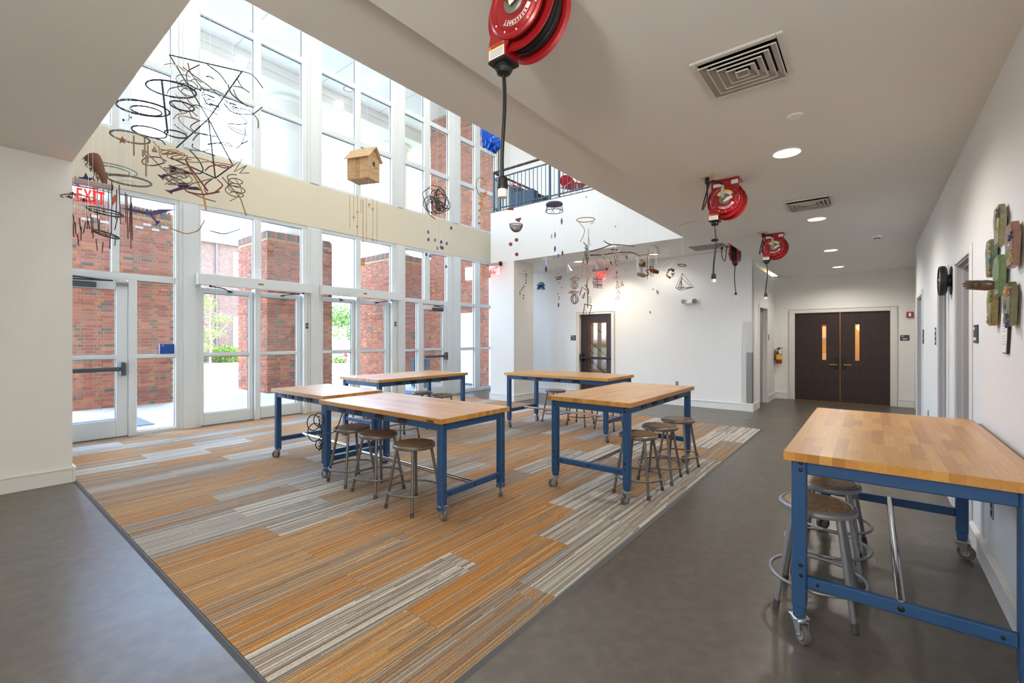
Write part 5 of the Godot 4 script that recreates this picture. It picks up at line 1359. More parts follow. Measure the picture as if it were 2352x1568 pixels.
	for q in [[705, 748, "narrow door control plate on the pier between the two double doors"], [908, 744, "door push button on the pier past the second double doors"]]:
		c = PX(q[0], q[1], -7.97)
		t = thing("door_switch", q[2], "switch", c)
		part(t, "plate", MB.new().box(c + Vector3(0.004, 0.0, 0), Vector3(0.008, 0.1, 0.05), 0.002), M.sign)
		part(t, "button", MB.new().box(c + Vector3(0.01, 0.0, 0), Vector3(0.006, 0.03, 0.03), 0.002), M.steel)
	one("bumper_rail", "thin brown-grey strip along the right wall behind the near table", "rail", MB.new().bb(0.503, 0.53, 0.805, 0.828, -1.2, -3.98, 0.003), mat("6b6258", 0.6), Vector3(0.52, 0.8, -2.6))  # thin brown-grey strip on the wall beside the tabletop
	one("painter_tape", "small piece of blue tape at the right wall edge", "tape", MB.new().box(PX(2350, 1332, 0.528), Vector3(0.001, 0.03, 0.03)), mat("2060b0", 0.7), PX(2350, 1332, 0.528))
	c = PX(383, 798, -8.04)
	t = thing("blue_carton", "small blue carton standing on the side light rail by the push bar door", "box", Vector3(-8.05, 1.133, c.z))
	part(t, "carton", MB.new().box(Vector3(-8.05, 1.133 + 0.072, c.z - 0.0), Vector3(0.05, 0.143, 0.17), 0.003), mat("1d4f9e", 0.5))
	part(t, "print", MB.new().box(Vector3(-8.0245, 1.133 + 0.12, c.z + 0.05), Vector3(0.001, 0.02, 0.03)), mat("7fa6dc", 0.5))
	# clay coffins
	coffin("ceramic_tile", "sand-coloured coffin tile with a blue leaf, topmost of the wall group", 1.915, -3.29, 0.155, 0.2, "a8a282", [[0.1, 0.15, 0.35, 0.55, "3f5f7a", "leaf"], [0.3, -0.02, 0.3, 0.4, "b08a30", "leaf"], [0.4, 0.25, 0.3, 0.2, "4a4438", "bits"]], 0.06, 2)
	coffin("ceramic_tile", "pink coffin tile with a blue-green bowl relief, cut off by the picture edge", 1.777, -3.03, 0.165, 0.2, "a87a68", [[0.0, -0.05, 0.4, 0.2, "6f8f90", "leaf"], [0.3, 0.15, 0.3, 0.2, "3a2f66", "bits"], [0.4, -0.25, 0.25, 0.4, "a89050", "bits"], [-0.2, -0.15, 0.15, 0.3, "7c8a4c", "leaf"]], 0.05, 3)
	coffin("ceramic_tile", "grey-green coffin tile with clay flowers, left of the green one", 1.78, -3.50, 0.15, 0.2, "7d8c78", [[0.3, 0.25, 0.3, 0.25, "a98a4a", "bits"], [0.3, -0.32, 0.3, 0.25, "a88a50", "bits"], [0.42, -0.05, 0.15, 0.2, "4c6a72", "leaf"]], -0.05, 4)
	coffin("ceramic_tile", "plain glossy green coffin tile from which the clay hand reaches", 1.665, -3.30, 0.17, 0.2, "7c9a66", [], 0.08, 5)
	coffin("ceramic_tile", "mustard coffin tile with small green flowers, lowest at left of the group", 1.515, -3.47, 0.14, 0.19, "a5955e", [[0.35, 0.25, 0.25, 0.25, "74803e", "bits"], [0.3, -0.3, 0.2, 0.3, "54706e", "leaf"], [0.1, -0.3, 0.2, 0.2, "b58a3a", "bits"]], 0.0, 6)
	coffin("ceramic_tile", "olive coffin tile with a yellow flower and purple bits, above the paper plaque", 1.51, -3.08, 0.165, 0.2, "7d7a5c", [[0.1, 0.3, 0.3, 0.25, "c9a22c", "bits"], [-0.1, 0.0, 0.3, 0.25, "4a5658", "leaf"], [0.35, 0.3, 0.3, 0.25, "a8705c", "bits"], [0.2, -0.38, 0.2, 0.3, "3b2f6e", "bits"], [-0.15, -0.3, 0.2, 0.3, "8aa04a", "leaf"]], 0.04, 7)
	# the clay hand, palm side down, fingers together
	var wr = Vector3(0.495, 1.622, -3.335)
	var fw = Vector3(-0.96, 0.13, -0.28).normalized()
	var sd = Vector3(0.12, 0.95, 0.25).normalized()
	t = thing("clay_hand", "brown glazed clay hand reaching out from the green coffin tile", "sculpture", wr)
	var hm = mat("6d5540", 0.32, 0.0, {"clearcoat_enabled": true, "clearcoat": 0.5})
	hm.albedo_texture = noise_tex(0.03, ["b0a89a", "ffffff"], 128, 4, 9); triplanar(hm, Vector3.ONE * 6.0)
	var s = MB.new()
	var up = fw.cross(sd).normalized()
	var hb = Basis(fw, sd, up)
	s.ball(wr + fw * 0.032, Vector3(0.046, 0.0275, 0.0145), 18, hb)
	s.ball(wr - fw * 0.005, Vector3(0.034, 0.02, 0.0155), 16, hb)
	for k in 4:
		var o = wr + fw * 0.05 + sd * (-0.0185 + 0.0122 * k)
		var L = [0.05, 0.062, 0.066, 0.058][k]
		s.tube([o, o + fw * L * 0.45 + up * 0.002, o + fw * L * 0.8, o + fw * L - up * 0.004], 0.0079, 10, false, 0.0048)
		s.ball(o + fw * L - up * 0.004, Vector3.ONE * 0.0049, 8)
	var o = wr + fw * 0.012 + sd * 0.016
	s.tube([o, o + fw * 0.022 + sd * 0.006 - up * 0.004, o + fw * 0.045 + sd * 0.004 - up * 0.008], 0.0078, 10, false, 0.005)
	part(t, "hand", s, hm)
	part(t, "cuff", MB.new().lathe([[0.0, -0.04], [0.026, -0.04], [0.028, -0.02], [0.022, 0.0], [0.0, 0.0]], wr - fw * 0.005, fw, 18), mat("7c6a3a", 0.3))
	# coffin-shaped paper on a dark board
	c = Vector3(0.53, 1.382, -3.27)
	t = thing("paper_plaque", "white coffin-shaped text sheet on a black board below the ceramic tiles", "plaque", c)
	var ppts = []
	for p in [Vector2(-0.3, 0.5), Vector2(0.3, 0.5), Vector2(0.5, 0.12), Vector2(0.28, -0.5), Vector2(-0.28, -0.5), Vector2(-0.5, 0.12)]: ppts.append(Vector2(p.x * 0.15, p.y * 0.21))
	var f = facing(c, A)
	part(t, "board", MB.new().prism(ppts, Transform3D(f.basis, c + A * 0.006), 0.01), M.black)
	var qts = []
	for p in ppts: qts.append(p * 0.95 + Vector2(-0.003, 0.0))
	part(t, "sheet", MB.new().prism(qts, Transform3D(f.basis, c + A * 0.0122), 0.002), M.white)
	s = MB.new()
	for k in 9: s.box(c + A * 0.0137 + Vector3(0, 0.06 - k * 0.0135 - (0.01 if k > 4 else 0.0), 0), Vector3(0.0005, 0.0022, 0.05 + 0.02 * ((k * 7) % 3)))
	part(t, "small_print", s, M.grey_metal)

# ---------------------------------------------------------------- the balcony and the stair
func railing(t: Node3D, a: Vector3, b: Vector3, ends: Array, n: int):
	var up = Vector3.UP
	var d = (b - a).normalized()
	part(t, "handrail", MB.new().tube([a + up * 0.91, b + up * 0.91], 0.026, 10), M.door_brown)
	part(t, "rail", MB.new().rod(a + up * 0.77, b + up * 0.77, 0.016, 8), M.rail)
	part(t, "rail", MB.new().rod(a + up * 0.095, b + up * 0.095, 0.016, 8), M.rail)
	for i in n:
		var p = a.lerp(b, (i + 0.5) / n)
		part(t, "baluster", MB.new().rod(p + up * 0.095, p + up * 0.77, 0.0085, 6), M.rail)
	for e in ends:
		var p = a + d * e
		part(t, "post", MB.new().box(p + up * 0.45, Vector3(0.04, 0.9, 0.04), 0.004), M.rail)

func build_balcony():
	M.rail = mat("3e5365", 0.45, 0.3)
	var y = 4.147
	var t = thing("balcony_railing", "blue-grey metal railing with brown handrail along the balcony edge", "railing", Vector3(-4.5, y, -7.66))
	railing(t, Vector3(-6.60, y, -7.66), Vector3(-2.46, y, -7.66), [0.0, 0.18, 1.5, 1.72, 3.1], 40)
	part(t, "kerb", MB.new().bb(-6.64, -2.42, y, y + 0.02, -7.6, -7.66), M.frame_dark)
	t = thing("balcony_railing", "short return of the balcony railing running back towards the stair", "railing", Vector3(-6.6, y, -8.5))
	railing(t, Vector3(-6.60, y, -7.72), Vector3(-6.60, y, -9.35), [0.9, 1.62], 15)
	# furniture up there
	var c = Vector3(-4.95, y, -8.35)
	t = thing("red_chair", "red shell chair with thin metal legs up on the balcony", "chair", c)
	var red = mat("b01824", 0.35)
	var s = MB.new()
	s.prism([Vector2(-0.2, 0.43), Vector2(-0.14, 0.42), Vector2(0.2, 0.45), Vector2(0.2, 0.465), Vector2(-0.14, 0.44), Vector2(-0.2, 0.47)], Transform3D(Basis(Vector3(0.9, 0, 0.43), Vector3.UP, Vector3(-0.43, 0, 0.9)), c), 0.4)
	part(t, "seat", s, red)
	s = MB.new()
	var bk = []
	for k in 9: bk.append(Vector2(0.2 * cos(PI * k / 8.0), 0.62 + 0.2 * sin(PI * k / 8.0)))
	bk.append(Vector2(-0.14, 0.5)); bk.append(Vector2(0.14, 0.5))
	s.prism(bk, Transform3D(Basis(Vector3(-0.43, 0, 0.9), Vector3(-0.22, 1, -0.1).normalized(), Vector3(0.9, 0, 0.43)), c + Vector3(-0.08, -0.02, -0.04)), 0.02)
	part(t, "backrest", s, red)
	for q in [[-0.2, -0.15], [0.15, -0.25], [0.2, 0.15], [-0.15, 0.25]]:
		part(t, "leg", MB.new().rod(c + Vector3(q[0], 0.0, q[1]), c + Vector3(q[0] * 0.7, 0.44, q[1] * 0.7), 0.01), M.steel)
	c = Vector3(-4.3, y, -8.6)
	t = thing("side_table", "small dark brown table beside the red chair on the balcony", "table", c)
	part(t, "tabletop", MB.new().box(c + Vector3(0, 0.4, 0), Vector3(0.45, 0.04, 0.4), 0.006), M.door_brown)
	for q in [[-1, -1], [1, -1], [1, 1], [-1, 1]]:
		part(t, "leg", MB.new().box(c + Vector3(q[0] * 0.18, 0.19, q[1] * 0.16), Vector3(0.04, 0.38, 0.04), 0.004), M.door_brown)
	c = Vector3(-6.1, y, -8.4)
	t = thing("armchair", "blue-grey square armchair behind the balcony railing corner", "chair", c)
	var up = mat("4c6175", 0.9); var dk = mat("3a3d42", 0.9)
	part(t, "backrest", MB.new().box(c + Vector3(-0.32, 0.36, 0), Vector3(0.16, 0.72, 0.7), 0.03), up)
	part(t, "seat", MB.new().box(c + Vector3(0.02, 0.2, 0), Vector3(0.55, 0.38, 0.5), 0.03), up)
	part(t, "cushion", MB.new().box(c + Vector3(0.04, 0.42, 0), Vector3(0.5, 0.1, 0.48), 0.03), dk)
	for k in [-1, 1]: part(t, "arm", MB.new().box(c + Vector3(0.0, 0.27, k * 0.3), Vector3(0.6, 0.5, 0.11), 0.03), up)
	c = Vector3(-5.42, y, -8.45)
	t = thing("footstool", "low dark grey stool between armchair and red chair on the balcony", "stool", c)
	part(t, "cushion", MB.new().box(c + Vector3(0, 0.2, 0), Vector3(0.5, 0.12, 0.4), 0.03), dk)
	for q in [[-1, -1], [1, -1], [1, 1], [-1, 1]]:
		part(t, "leg", MB.new().rod(c + Vector3(q[0] * 0.2, 0.0, q[1] * 0.15), c + Vector3(q[0] * 0.19, 0.15, q[1] * 0.14), 0.015), M.black)
	# the stair behind the brown glazed door
	var ol = mat("b59a4e", 0.8)
	struct("wall_stairwell", MB.new().bb(-6.6, -3.2, 0, 3.0, -12.4, -12.5).bb(-6.7, -6.6, 0, 3.0, -9.5, -12.5).bb(-3.2, -3.1, 0, 3.0, -9.5, -12.5).bb(-6.7, -3.1, 3.0, 3.1, -9.5, -12.5), ol)
	t = thing("stairwell_window", "white-framed strip of brick wall seen through the stair door glass", "window", Vector3(-6.0, 1.2, -12.4))
	part(t, "brick_panel", MB.new().bb(-5.98, -5.62, 0.3, 1.95, -12.36, -12.4), brick_image_mat())
	part(t, "frame", MB.new().bb(-5.68, -5.62, 0.3, 1.95, -12.33, -12.37, 0.004).bb(-5.98, -5.62, 1.05, 1.11, -12.33, -12.37, 0.004).bb(-5.98, -5.62, 0.3, 0.36, -12.33, -12.37, 0.004), M.white)
	t = thing("stair_railing", "black sloping stair rails seen through the stair door glass", "railing", Vector3(-6.0, 0, -11.6))
	for q in [[1.95, 0.03], [1.42, 0.04], [1.18, 0.025], [0.62, 0.03], [0.9, 0.06]]:
		part(t, "rail", MB.new().rod(Vector3(-6.55, q[0], -11.6), Vector3(-5.4, q[0] - 0.85, -11.6), q[1] * 0.6, 8), M.black)
	part(t, "post", MB.new().rod(Vector3(-6.35, 0.0, -11.6), Vector3(-6.35, 1.3, -11.6), 0.02, 8), M.black)
	omni("stair_lamp", Vector3(-5.0, 2.6, -10.8), 0.9, Color(1, 0.93, 0.75))  # unseen lamp, lights the stairwell behind the glass
	# behind the double doors' slits
	t = thing("poster", "bright red, white and brown poster seen through the left slit of the double doors", "poster", Vector3(-1.0, 1.3, -14.28))
	var k = 0
	for q in [["c83030", 0.28], ["e8dcc8", 0.3], ["b8a070", 0.2], ["d9b02c", 0.2], ["e6e0d6", 0.2], ["6e4a2c", 0.25]]:
		var yy = 1.95
		for j in k: yy -= [0.28, 0.3, 0.2, 0.2, 0.2, 0.25][j]
		part(t, "band", MB.new().bb(-1.35, -0.7, yy - q[1], yy, -14.28, -14.299), mat(q[0], 0.6)); k += 1
	t = thing("hanging_coat", "dark grey coat hanging behind the right slit of the double doors", "coat", Vector3(-0.1, 1.2, -13.2))  # dark grey upright shape seen through the slit
	part(t, "coat", MB.new().tube([Vector3(-0.1, 1.32, -13.2), Vector3(-0.08, 1.2, -13.2), Vector3(-0.06, 1.0, -13.2), Vector3(-0.06, 0.75, -13.2)], 0.05, 12, false, 0.16), mat("5c6470", 0.9))
	part(t, "hanger", MB.new().rod(Vector3(-0.1, 1.3, -13.2), Vector3(-0.1, 2.74, -13.2), 0.004, 5), M.black)

# ---------------------------------------------------------------- hanging mobiles
func hang(t: Node3D, p: Vector3, top := 7.7):
	part(t, "string", MB.new().rod(p, Vector3(p.x, top, p.z), 0.0012, 4), M.string)
func hang_low(t: Node3D, p: Vector3, q: Vector3):
	part(t, "string", MB.new().rod(p, q, 0.0012, 4), M.string)
func hoop(t: Node3D, u: float, v: float, zc: float, w: float, r: float, m: Material, tilt := Vector3.ZERO, called := "hoop") -> Vector3:
	var c = P(u, v, zc)
	part(t, called, MB.new().ring(c, (Vector3.UP + tilt).normalized(), w * 0.5 * zc / F, r, 36, 6), m)
	return c
func curve_through(q: Array, n := 24) -> Array:
	var cv = Curve3D.new()
	for k in q.size():
		var tan: Vector3 = (q[mini(k + 1, q.size() - 1)] - q[maxi(k - 1, 0)]) * (0.18 if k > 0 and k < q.size() - 1 else 0.3)
		cv.add_point(q[k], -tan, tan)
	var out = []
	for k in n: out.append(cv.sample_baked(cv.get_baked_length() * k / (n - 1.0), true))
	return out
func reed(t: Node3D, q: Array, r: float, m: Material, called := "reed"):
	part(t, called, MB.new().tube(curve_through(q), r, 6), m)
func coil(t: Node3D, a: Vector3, b: Vector3, R0: float, R1: float, turns: float, r: float, m: Material, lean := Vector3.ZERO):
	var pts = []
	var n = int(turns * 16)
	for k in n + 1:
		var f = float(k) / n
		var an = TAU * turns * f
		var d = Vector3(cos(an), 0.25 * sin(an + 1.0), sin(an)) + lean * cos(an)
		pts.append(a.lerp(b, f) + d * lerpf(R0, R1, f) * (0.85 + 0.2 * sin(f * 11.0)))
	part(t, "reed", MB.new().tube(pts, r, 6), m)
func star(c: Vector3, R: float, f: Basis, spikes := 5, inner := 0.45) -> MB:
	var pts = []
	for k in spikes * 2:
		var a = PI * 0.5 + PI * k / spikes
		pts.append(Vector2(cos(a), sin(a)) * R * (1.0 if k % 2 == 0 else inner))
	return MB.new().prism(pts, Transform3D(f, c), 0.004)
func leaf_shape(c: Vector3, w: float, h: float, f: Basis) -> MB:
	var pts = []
	for k in 10: pts.append(Vector2(sin(PI * k / 10.0) * w * 0.5, h * (k / 10.0 - 0.5)))
	for k in 10: pts.append(Vector2(-sin(PI * (1.0 - k / 10.0)) * w * 0.5, h * (0.5 - k / 10.0)))
	pts.remove_at(10)
	return MB.new().prism(pts, Transform3D(f, c), 0.003)
func toward_room(turn := 0.0) -> Basis:
	return Basis(Vector3.UP, atan2(824.0, 1038.0) + turn)

func bird(t: Node3D, body: Vector3, tail: Vector3, w1: Vector3, w2: Vector3, thick: float, m: Material):
	var d = (body - tail)
	part(t, "body", MB.new().tube([tail, tail + d * 0.3, tail + d * 0.7, body, body + d * 0.25], thick * 0.6, 8, false, thick), m)
	var up = d.cross(w1 - w2).normalized()
	for w in [w1, w2]:
		var a = body - d * 0.25; var b = body + d * 0.12
		var s = MB.new()
		var mid = body.lerp(w, 0.5) + up * 0.01
		var chord = d.normalized() * thick * 2.2
		var n1 = (w - body).cross(chord).normalized()
		for sg in [1.0, -1.0]:
			var o = n1 * 0.003 * sg
			s.tri(a + o, b + o, mid - chord + o, n1 * sg, n1 * sg, n1 * sg); s.tri(b + o, mid + chord + o, mid - chord + o, n1 * sg, n1 * sg, n1 * sg); s.tri(mid + chord + o, w + o, mid - chord + o, n1 * sg, n1 * sg, n1 * sg)
		part(t, "wing", s, m)
	var fan = MB.new()
	var sd = d.cross(up).normalized() * thick * 2.4
	for sg in [1.0, -1.0]:
		fan.tri(tail + d * 0.2 + up * 0.003 * sg, tail - d * 0.1 + sd + up * 0.003 * sg, tail - d * 0.1 - sd + up * 0.003 * sg, up * sg, up * sg, up * sg)
	part(t, "tail", fan, m)

func build_mobiles():
	var t: Node3D
	var z: float
	var r = RandomNumberGenerator.new(); r.seed = 77
	# --- black stick frame with curled reeds
	z = 6.1
	var A = P(389, 126, z); var B = P(555.7, 164, z + 0.1); var C = P(478.6, 273, z - 0.05); var D = P(404, 340, z); var E = P(534.7, 379.5, z + 0.1); var Fq = P(494.5, 409, z - 0.1); var G = P(394.4, 363, z)
	t = thing("hanging_mobile", "large tangled mobile of black sticks and curled dark reeds, highest in the atrium", "mobile", P(478, 270, z), "student mobiles hung in the atrium")
	for q in [[A, B], [A, C], [B, C], [C, D], [C, E], [C, Fq], [E, Fq], [G, Fq]]:
		part(t, "stick", MB.new().rod(q[0], q[1], 0.0085, 6), M.reed_black)
	hang(t, A); hang(t, B); hang(t, P(431, 112, z))
	var Z2 = func(x, y, dz = 0.0): return P(370 + x / 6.032, 110 + y / 6.032, z + dz)
	var arcs = [[[640, 230], [800, 350], [905, 490]], [[1120, 325], [1270, 380], [1410, 555]], [[300, 265], [480, 400], [650, 520], [850, 710]], [[530, 235], [400, 300], [350, 380], [400, 520], [560, 590]], [[930, 510], [980, 640], [1190, 810]], [[1000, 570], [1060, 700], [1210, 820]], [[1050, 420], [1110, 530], [1220, 615]], [[1000, 530], [1080, 540], [1140, 565]], [[870, 770], [960, 870], [1055, 915]], [[880, 720], [1000, 850], [1190, 1040], [920, 1050]], [[920, 1075], [1030, 1160], [1170, 1205], [1175, 1180], [950, 1085]], [[1170, 1040], [1165, 1180], [1110, 1330], [1040, 1390]], [[1110, 1330], [1200, 1290]], [[1070, 910], [1250, 920], [1400, 820]], [[1020, 830], [1200, 860], [1340, 1000], [1345, 1110]], [[620, 640], [560, 660], [600, 590], [740, 580], [860, 640]], [[590, 690], [650, 780], [800, 800]], [[590, 775], [720, 790], [830, 855]], [[390, 830], [480, 790], [620, 840], [790, 930]], [[710, 1040], [520, 1010], [410, 1080], [480, 1170], [640, 1210], [770, 1225]], [[440, 1280], [520, 1190], [640, 1200]], [[640, 1330], [800, 1320], [990, 1370], [900, 1310], [640, 1340]], [[440, 1330], [430, 1370], [560, 1430], [740, 1490]], [[410, 1410], [600, 1430], [660, 1400]], [[630, 395], [680, 400], [725, 430]], [[560, 480], [480, 430], [400, 460]]]
	for i in arcs.size():
		var q = []
		for k in arcs[i].size(): q.append(Z2.call(arcs[i][k][0], arcs[i][k][1], 0.14 * sin(i * 2.3 + k * 1.4)))
		reed(t, q, 0.0065 if i % 4 else 0.0085, M.reed_black if i % 5 else M.reed_grey)
	coil(t, Z2.call(620, 600), Z2.call(760, 860), 0.08, 0.06, 4.0, 0.006, M.reed_black, Vector3(0, -0.5, 0))
	coil(t, Z2.call(930, 720), Z2.call(1080, 880), 0.08, 0.03, 3.0, 0.006, M.reed_black, Vector3(0, -0.5, 0))
	# --- second one, reddish reeds on the pier side
	t = thing("hanging_mobile", "upright tangle of dark red and black reeds before the first white pier", "mobile", Z2.call(350, 600), "student mobiles hung in the atrium")
	arcs = [[[370, 210], [400, 330], [590, 590]], [[200, 640], [300, 760], [500, 945]], [[330, 640], [400, 760], [510, 835]], [[80, 640], [130, 560], [280, 530]], [[35, 235], [130, 215], [250, 260], [325, 320]], [[170, 985], [230, 920], [360, 895], [240, 850]], [[520, 1000], [350, 950], [240, 960], [300, 1060], [480, 1190]], [[185, 1060], [240, 1110], [360, 1190]], [[385, 870], [420, 950], [530, 1010]], [[60, 690], [160, 780], [280, 890]]]
	for i in arcs.size():
		var q = []
		for k in arcs[i].size(): q.append(Z2.call(arcs[i][k][0], arcs[i][k][1], 0.12 * sin(i * 1.7 + k * 1.9)))
		reed(t, q, 0.0068, [M.reed_red, M.reed_red, M.reed_red, M.reed_black, M.reed_tan, M.reed_tan][i % 6])
	coil(t, Z2.call(360, 450), Z2.call(370, 640), 0.12, 0.1, 3.5, 0.0045, M.reed_black, Vector3(0.3, -0.2, 0))
	hang(t, Z2.call(370, 210))
	# --- black hoops on a straight stick
	z = 5.9
	t = thing("hanging_mobile", "mobile of flat black hoops strung on one thick straight stick", "mobile", P(378, 245, z), "student mobiles hung in the atrium")
	part(t, "stick", MB.new().rod(P(371.6, 186, z), P(385, 306, z), 0.014, 8), M.reed_black)
	hoop(t, 329.5, 249, z, 96, 0.013, M.reed_black, Vector3(0.04, 0, 0.1)); hoop(t, 336, 254.5, z, 57, 0.01, M.reed_black, Vector3(0.04, 0, 0.1))
	hoop(t, 394, 205, z, 93, 0.012, M.reed_black, Vector3(0.04, 0, 0.1)); hoop(t, 343, 303.5, z, 63, 0.01, M.reed_black); hoop(t, 403.6, 308, z, 41, 0.01, M.reed_black); hoop(t, 418, 243.6, z, 46, 0.01, M.reed_black)
	hang(t, P(371.6, 186, z)); hang(t, P(350, 235, z)); hang(t, P(327, 297, z))
	t = thing("hanging_mobile", "tiny mobile of two round brown beads on wire, before the upper glass", "mobile", P(297, 275, 5.8), "student mobiles hung in the atrium")
	part(t, "bead", MB.new().ball(P(283.2, 275.5, 5.8), Vector3(0.016, 0.016, 0.012), 10), M.reed_black); part(t, "bead", MB.new().ball(P(300.2, 269.5, 5.8), Vector3(0.018, 0.016, 0.012), 10), M.reed_black)
	part(t, "wire", MB.new().rod(P(296.5, 261, 5.8), P(296, 276, 5.8), 0.003, 5).rod(P(296, 276, 5.8), P(283, 276, 5.8), 0.002, 5), M.reed_black)
	hang(t, P(296.5, 261, 5.8))
	# --- tan and red tangle
	z = 6.0
	var Z3 = func(x, y, dz = 0.0): return P(300 + x / 7.84, 310 + y / 7.84, z + dz)
	t = thing("hanging_mobile", "wide tangle of tan, red and ochre curled reeds before the plain beige band", "mobile", P(430, 395, z), "student mobiles hung in the atrium")
	arcs = [[[640, 470], [500, 400], [350, 395], [220, 440], [230, 520], [400, 550], [610, 500]], [[410, 120], [480, 210], [560, 260], [830, 310]], [[510, 200], [520, 340], [610, 500]], [[985, 430], [1060, 600], [1180, 800], [1300, 1060], [1355, 1330]], [[1020, 395], [1000, 460], [1100, 620], [1250, 820], [1390, 1010]], [[940, 940], [1050, 1030], [1280, 1070], [1600, 1020]], [[1080, 1040], [1300, 1130], [1530, 1200]], [[1480, 780], [1350, 880], [1350, 1030], [1500, 1040], [1650, 920], [1560, 800]], [[1340, 640], [1440, 560], [1620, 540], [1800, 580], [1640, 580], [1450, 490]], [[1060, 270], [1200, 420], [1300, 600], [1260, 690], [1130, 680]], [[270, 290], [450, 480], [700, 720], [850, 840]], [[1020, 960], [1100, 880], [1250, 840], [1430, 790]], [[470, 75], [560, 100], [620, 170]], [[1650, 760], [1800, 930], [1960, 1120], [2080, 1450]], [[620, 890], [760, 790], [920, 730]], [[1020, 480], [1200, 490], [1420, 480]], [[1000, 400], [1250, 420], [1430, 470], [1820, 540]], [[700, 300], [620, 330], [560, 345], [760, 350]]]
	var cols = [M.reed_red, M.reed_ochre, M.reed_tan, M.reed_ochre, M.reed_red, M.reed_red, M.reed_grey, M.reed_red, M.reed_red, M.reed_black, M.reed_grey, M.reed_grey, M.reed_black, M.reed_grey, M.reed_tan, M.reed_tan, M.reed_tan, M.reed_tan]
	for i in arcs.size():
		var q = []
		for k in arcs[i].size(): q.append(Z3.call(arcs[i][k][0], arcs[i][k][1], 0.12 * sin(i * 1.9 + k * 1.2)))
		reed(t, q, 0.010 if i in [3, 4, 5] else 0.0075, cols[i])
	for i in 7:
		var c = Z3.call(860 + 60 * sin(i * 2.1), 580 + 50 * i, 0.06 * cos(i * 1.7))
		part(t, "reed_loop", MB.new().ring(c, Vector3(0.3 * sin(i * 1.3), 1.0, 0.4 * cos(i * 2.0)).normalized(), 0.13 + 0.02 * sin(i * 3.0), 0.006, 30, 6), [M.reed_tan, M.reed_black, M.reed_grey, M.reed_tan][i % 4])
	for i in 5:
		part(t, "reed_loop", MB.new().ring(Z3.call(700 + 60 * i, 300 + 35 * i, 0.05), Vector3(0.3 * sin(i * 2.0), 1.0, 0.3).normalized(), 0.1, 0.0055, 26, 6), [M.reed_tan, M.reed_red][i % 2])
	coil(t, Z3.call(1870, 760), Z3.call(1890, 1090), 0.08, 0.125, 4.2, 0.0065, M.reed_grey)
	reed(t, [Z3.call(1790, 1190), Z3.call(1960, 1080), Z3.call(1990, 960), Z3.call(1880, 790)], 0.006, M.reed_ochre)
	part(t, "zigzag", MB.new().tube([Z3.call(1820, 570), Z3.call(2010, 430), Z3.call(1865, 660), Z3.call(2085, 550), Z3.call(1960, 690), Z3.call(2130, 680)], 0.007, 6), M.reed_grey)
	hang(t, Z3.call(820, 380)); hang(t, Z3.call(1430, 470)); hang(t, Z3.call(1830, 540))
	t = thing("hanging_mobile", "pair of single bowed reeds, tan and black, hanging over the transom glass", "mobile", P(470, 525, 6.0), "student mobiles hung in the atrium")
	reed(t, [P(391, 524, 6.0), P(423.6, 535.7, 6.05), P(456.5, 527.5, 6.0), P(469.7, 505.5, 6.0)], 0.007, M.reed_ochre); reed(t, [P(482.6, 529.7, 6.0), P(511.4, 537, 6.05), P(551, 526, 6.0)], 0.006, M.reed_black)
	hang(t, P(469.7, 505.5, 6.0)); hang(t, P(551, 526, 6.0))
	# --- grey hoop with sticks, and a star
	z = 5.4
	t = thing("hanging_mobile", "grey hoop mobile with a brown star and short hanging twigs", "mobile", P(299, 315, z), "student mobiles hung in the atrium")
	hoop(t, 299, 315, z, 70, 0.011, M.reed_grey)
	for q in [[307, 311, 357], [332, 315, 356], [335, 356, 405], [339.3, 333, 374], [327.8, 344, 360]]:
		part(t, "twig", MB.new().rod(P(q[0], q[1], z), P(q[0] + 0.5, q[2], z), 0.008, 6), M.wicker)
	part(t, "star", star(P(281, 322, z), 0.05, toward_room(0.3)), mat("8a5a3c", 0.7))
	part(t, "cone", MB.new().lathe([[0.0, 0.04], [0.03, -0.03], [0.0, -0.03]], P(355, 342, z), Vector3.UP, 12), M.wicker)
	hang(t, P(275, 305, z)); hang(t, P(320, 305, z))
	t = thing("hanging_mobile", "shaggy brown bark cone tapering downwards", "mobile", P(225, 390, 5.0), "student mobiles hung in the atrium")
	part(t, "core", MB.new().tube([P(212, 362, 5.0), P(220, 372, 5.0), P(228, 388, 5.0), P(237, 405, 5.0), P(241, 422, 5.0)], 0.075, 12, false, 0.022), M.bark)
	var s = MB.new()
	for k in 160:
		var f = r.randf()
		var c = P(lerpf(210, 241, f), lerpf(362, 420, f), 5.0)
		var d = Vector3(r.randfn(), r.randfn() * 0.6 - 0.5, r.randfn()).normalized()
		var R = lerpf(0.075, 0.024, f)
		s.rod(c + d * R * 0.9, c + d * (R + 0.012) + Vector3(0.0, -0.025, 0.0), 0.0035, 4, 0.001)
	part(t, "fibre", s, M.bark)
	hang(t, P(231, 358, 5.0))
	z = 5.3
	t = thing("hanging_mobile", "two thin teal hoops, one inside the other, beside the bark cone", "mobile", P(257, 390, z), "student mobiles hung in the atrium")
	hoop(t, 257, 389.5, z, 89, 0.006, mat("5f8794", 0.5)); hoop(t, 258, 391.5, z, 61, 0.006, mat("4b7f7c", 0.5)); hang(t, P(262, 376, z)); hang(t, P(290, 381, z))
	t = thing("hanging_mobile", "grey hoop with wire spokes, lowest of the plain hoops", "mobile", P(297, 415, z), "student mobiles hung in the atrium")
	var c0 = hoop(t, 297.4, 415, z, 78, 0.012, M.reed_grey)
	for k in 5: part(t, "spoke", MB.new().rod(c0, c0 + Vector3(cos(k * 1.257), 0, sin(k * 1.257)) * 0.19, 0.003, 5), M.steel)
	hang(t, P(293, 405, z)); hang(t, P(300, 412, z))
	# --- stars on a red hoop
	z = 4.75
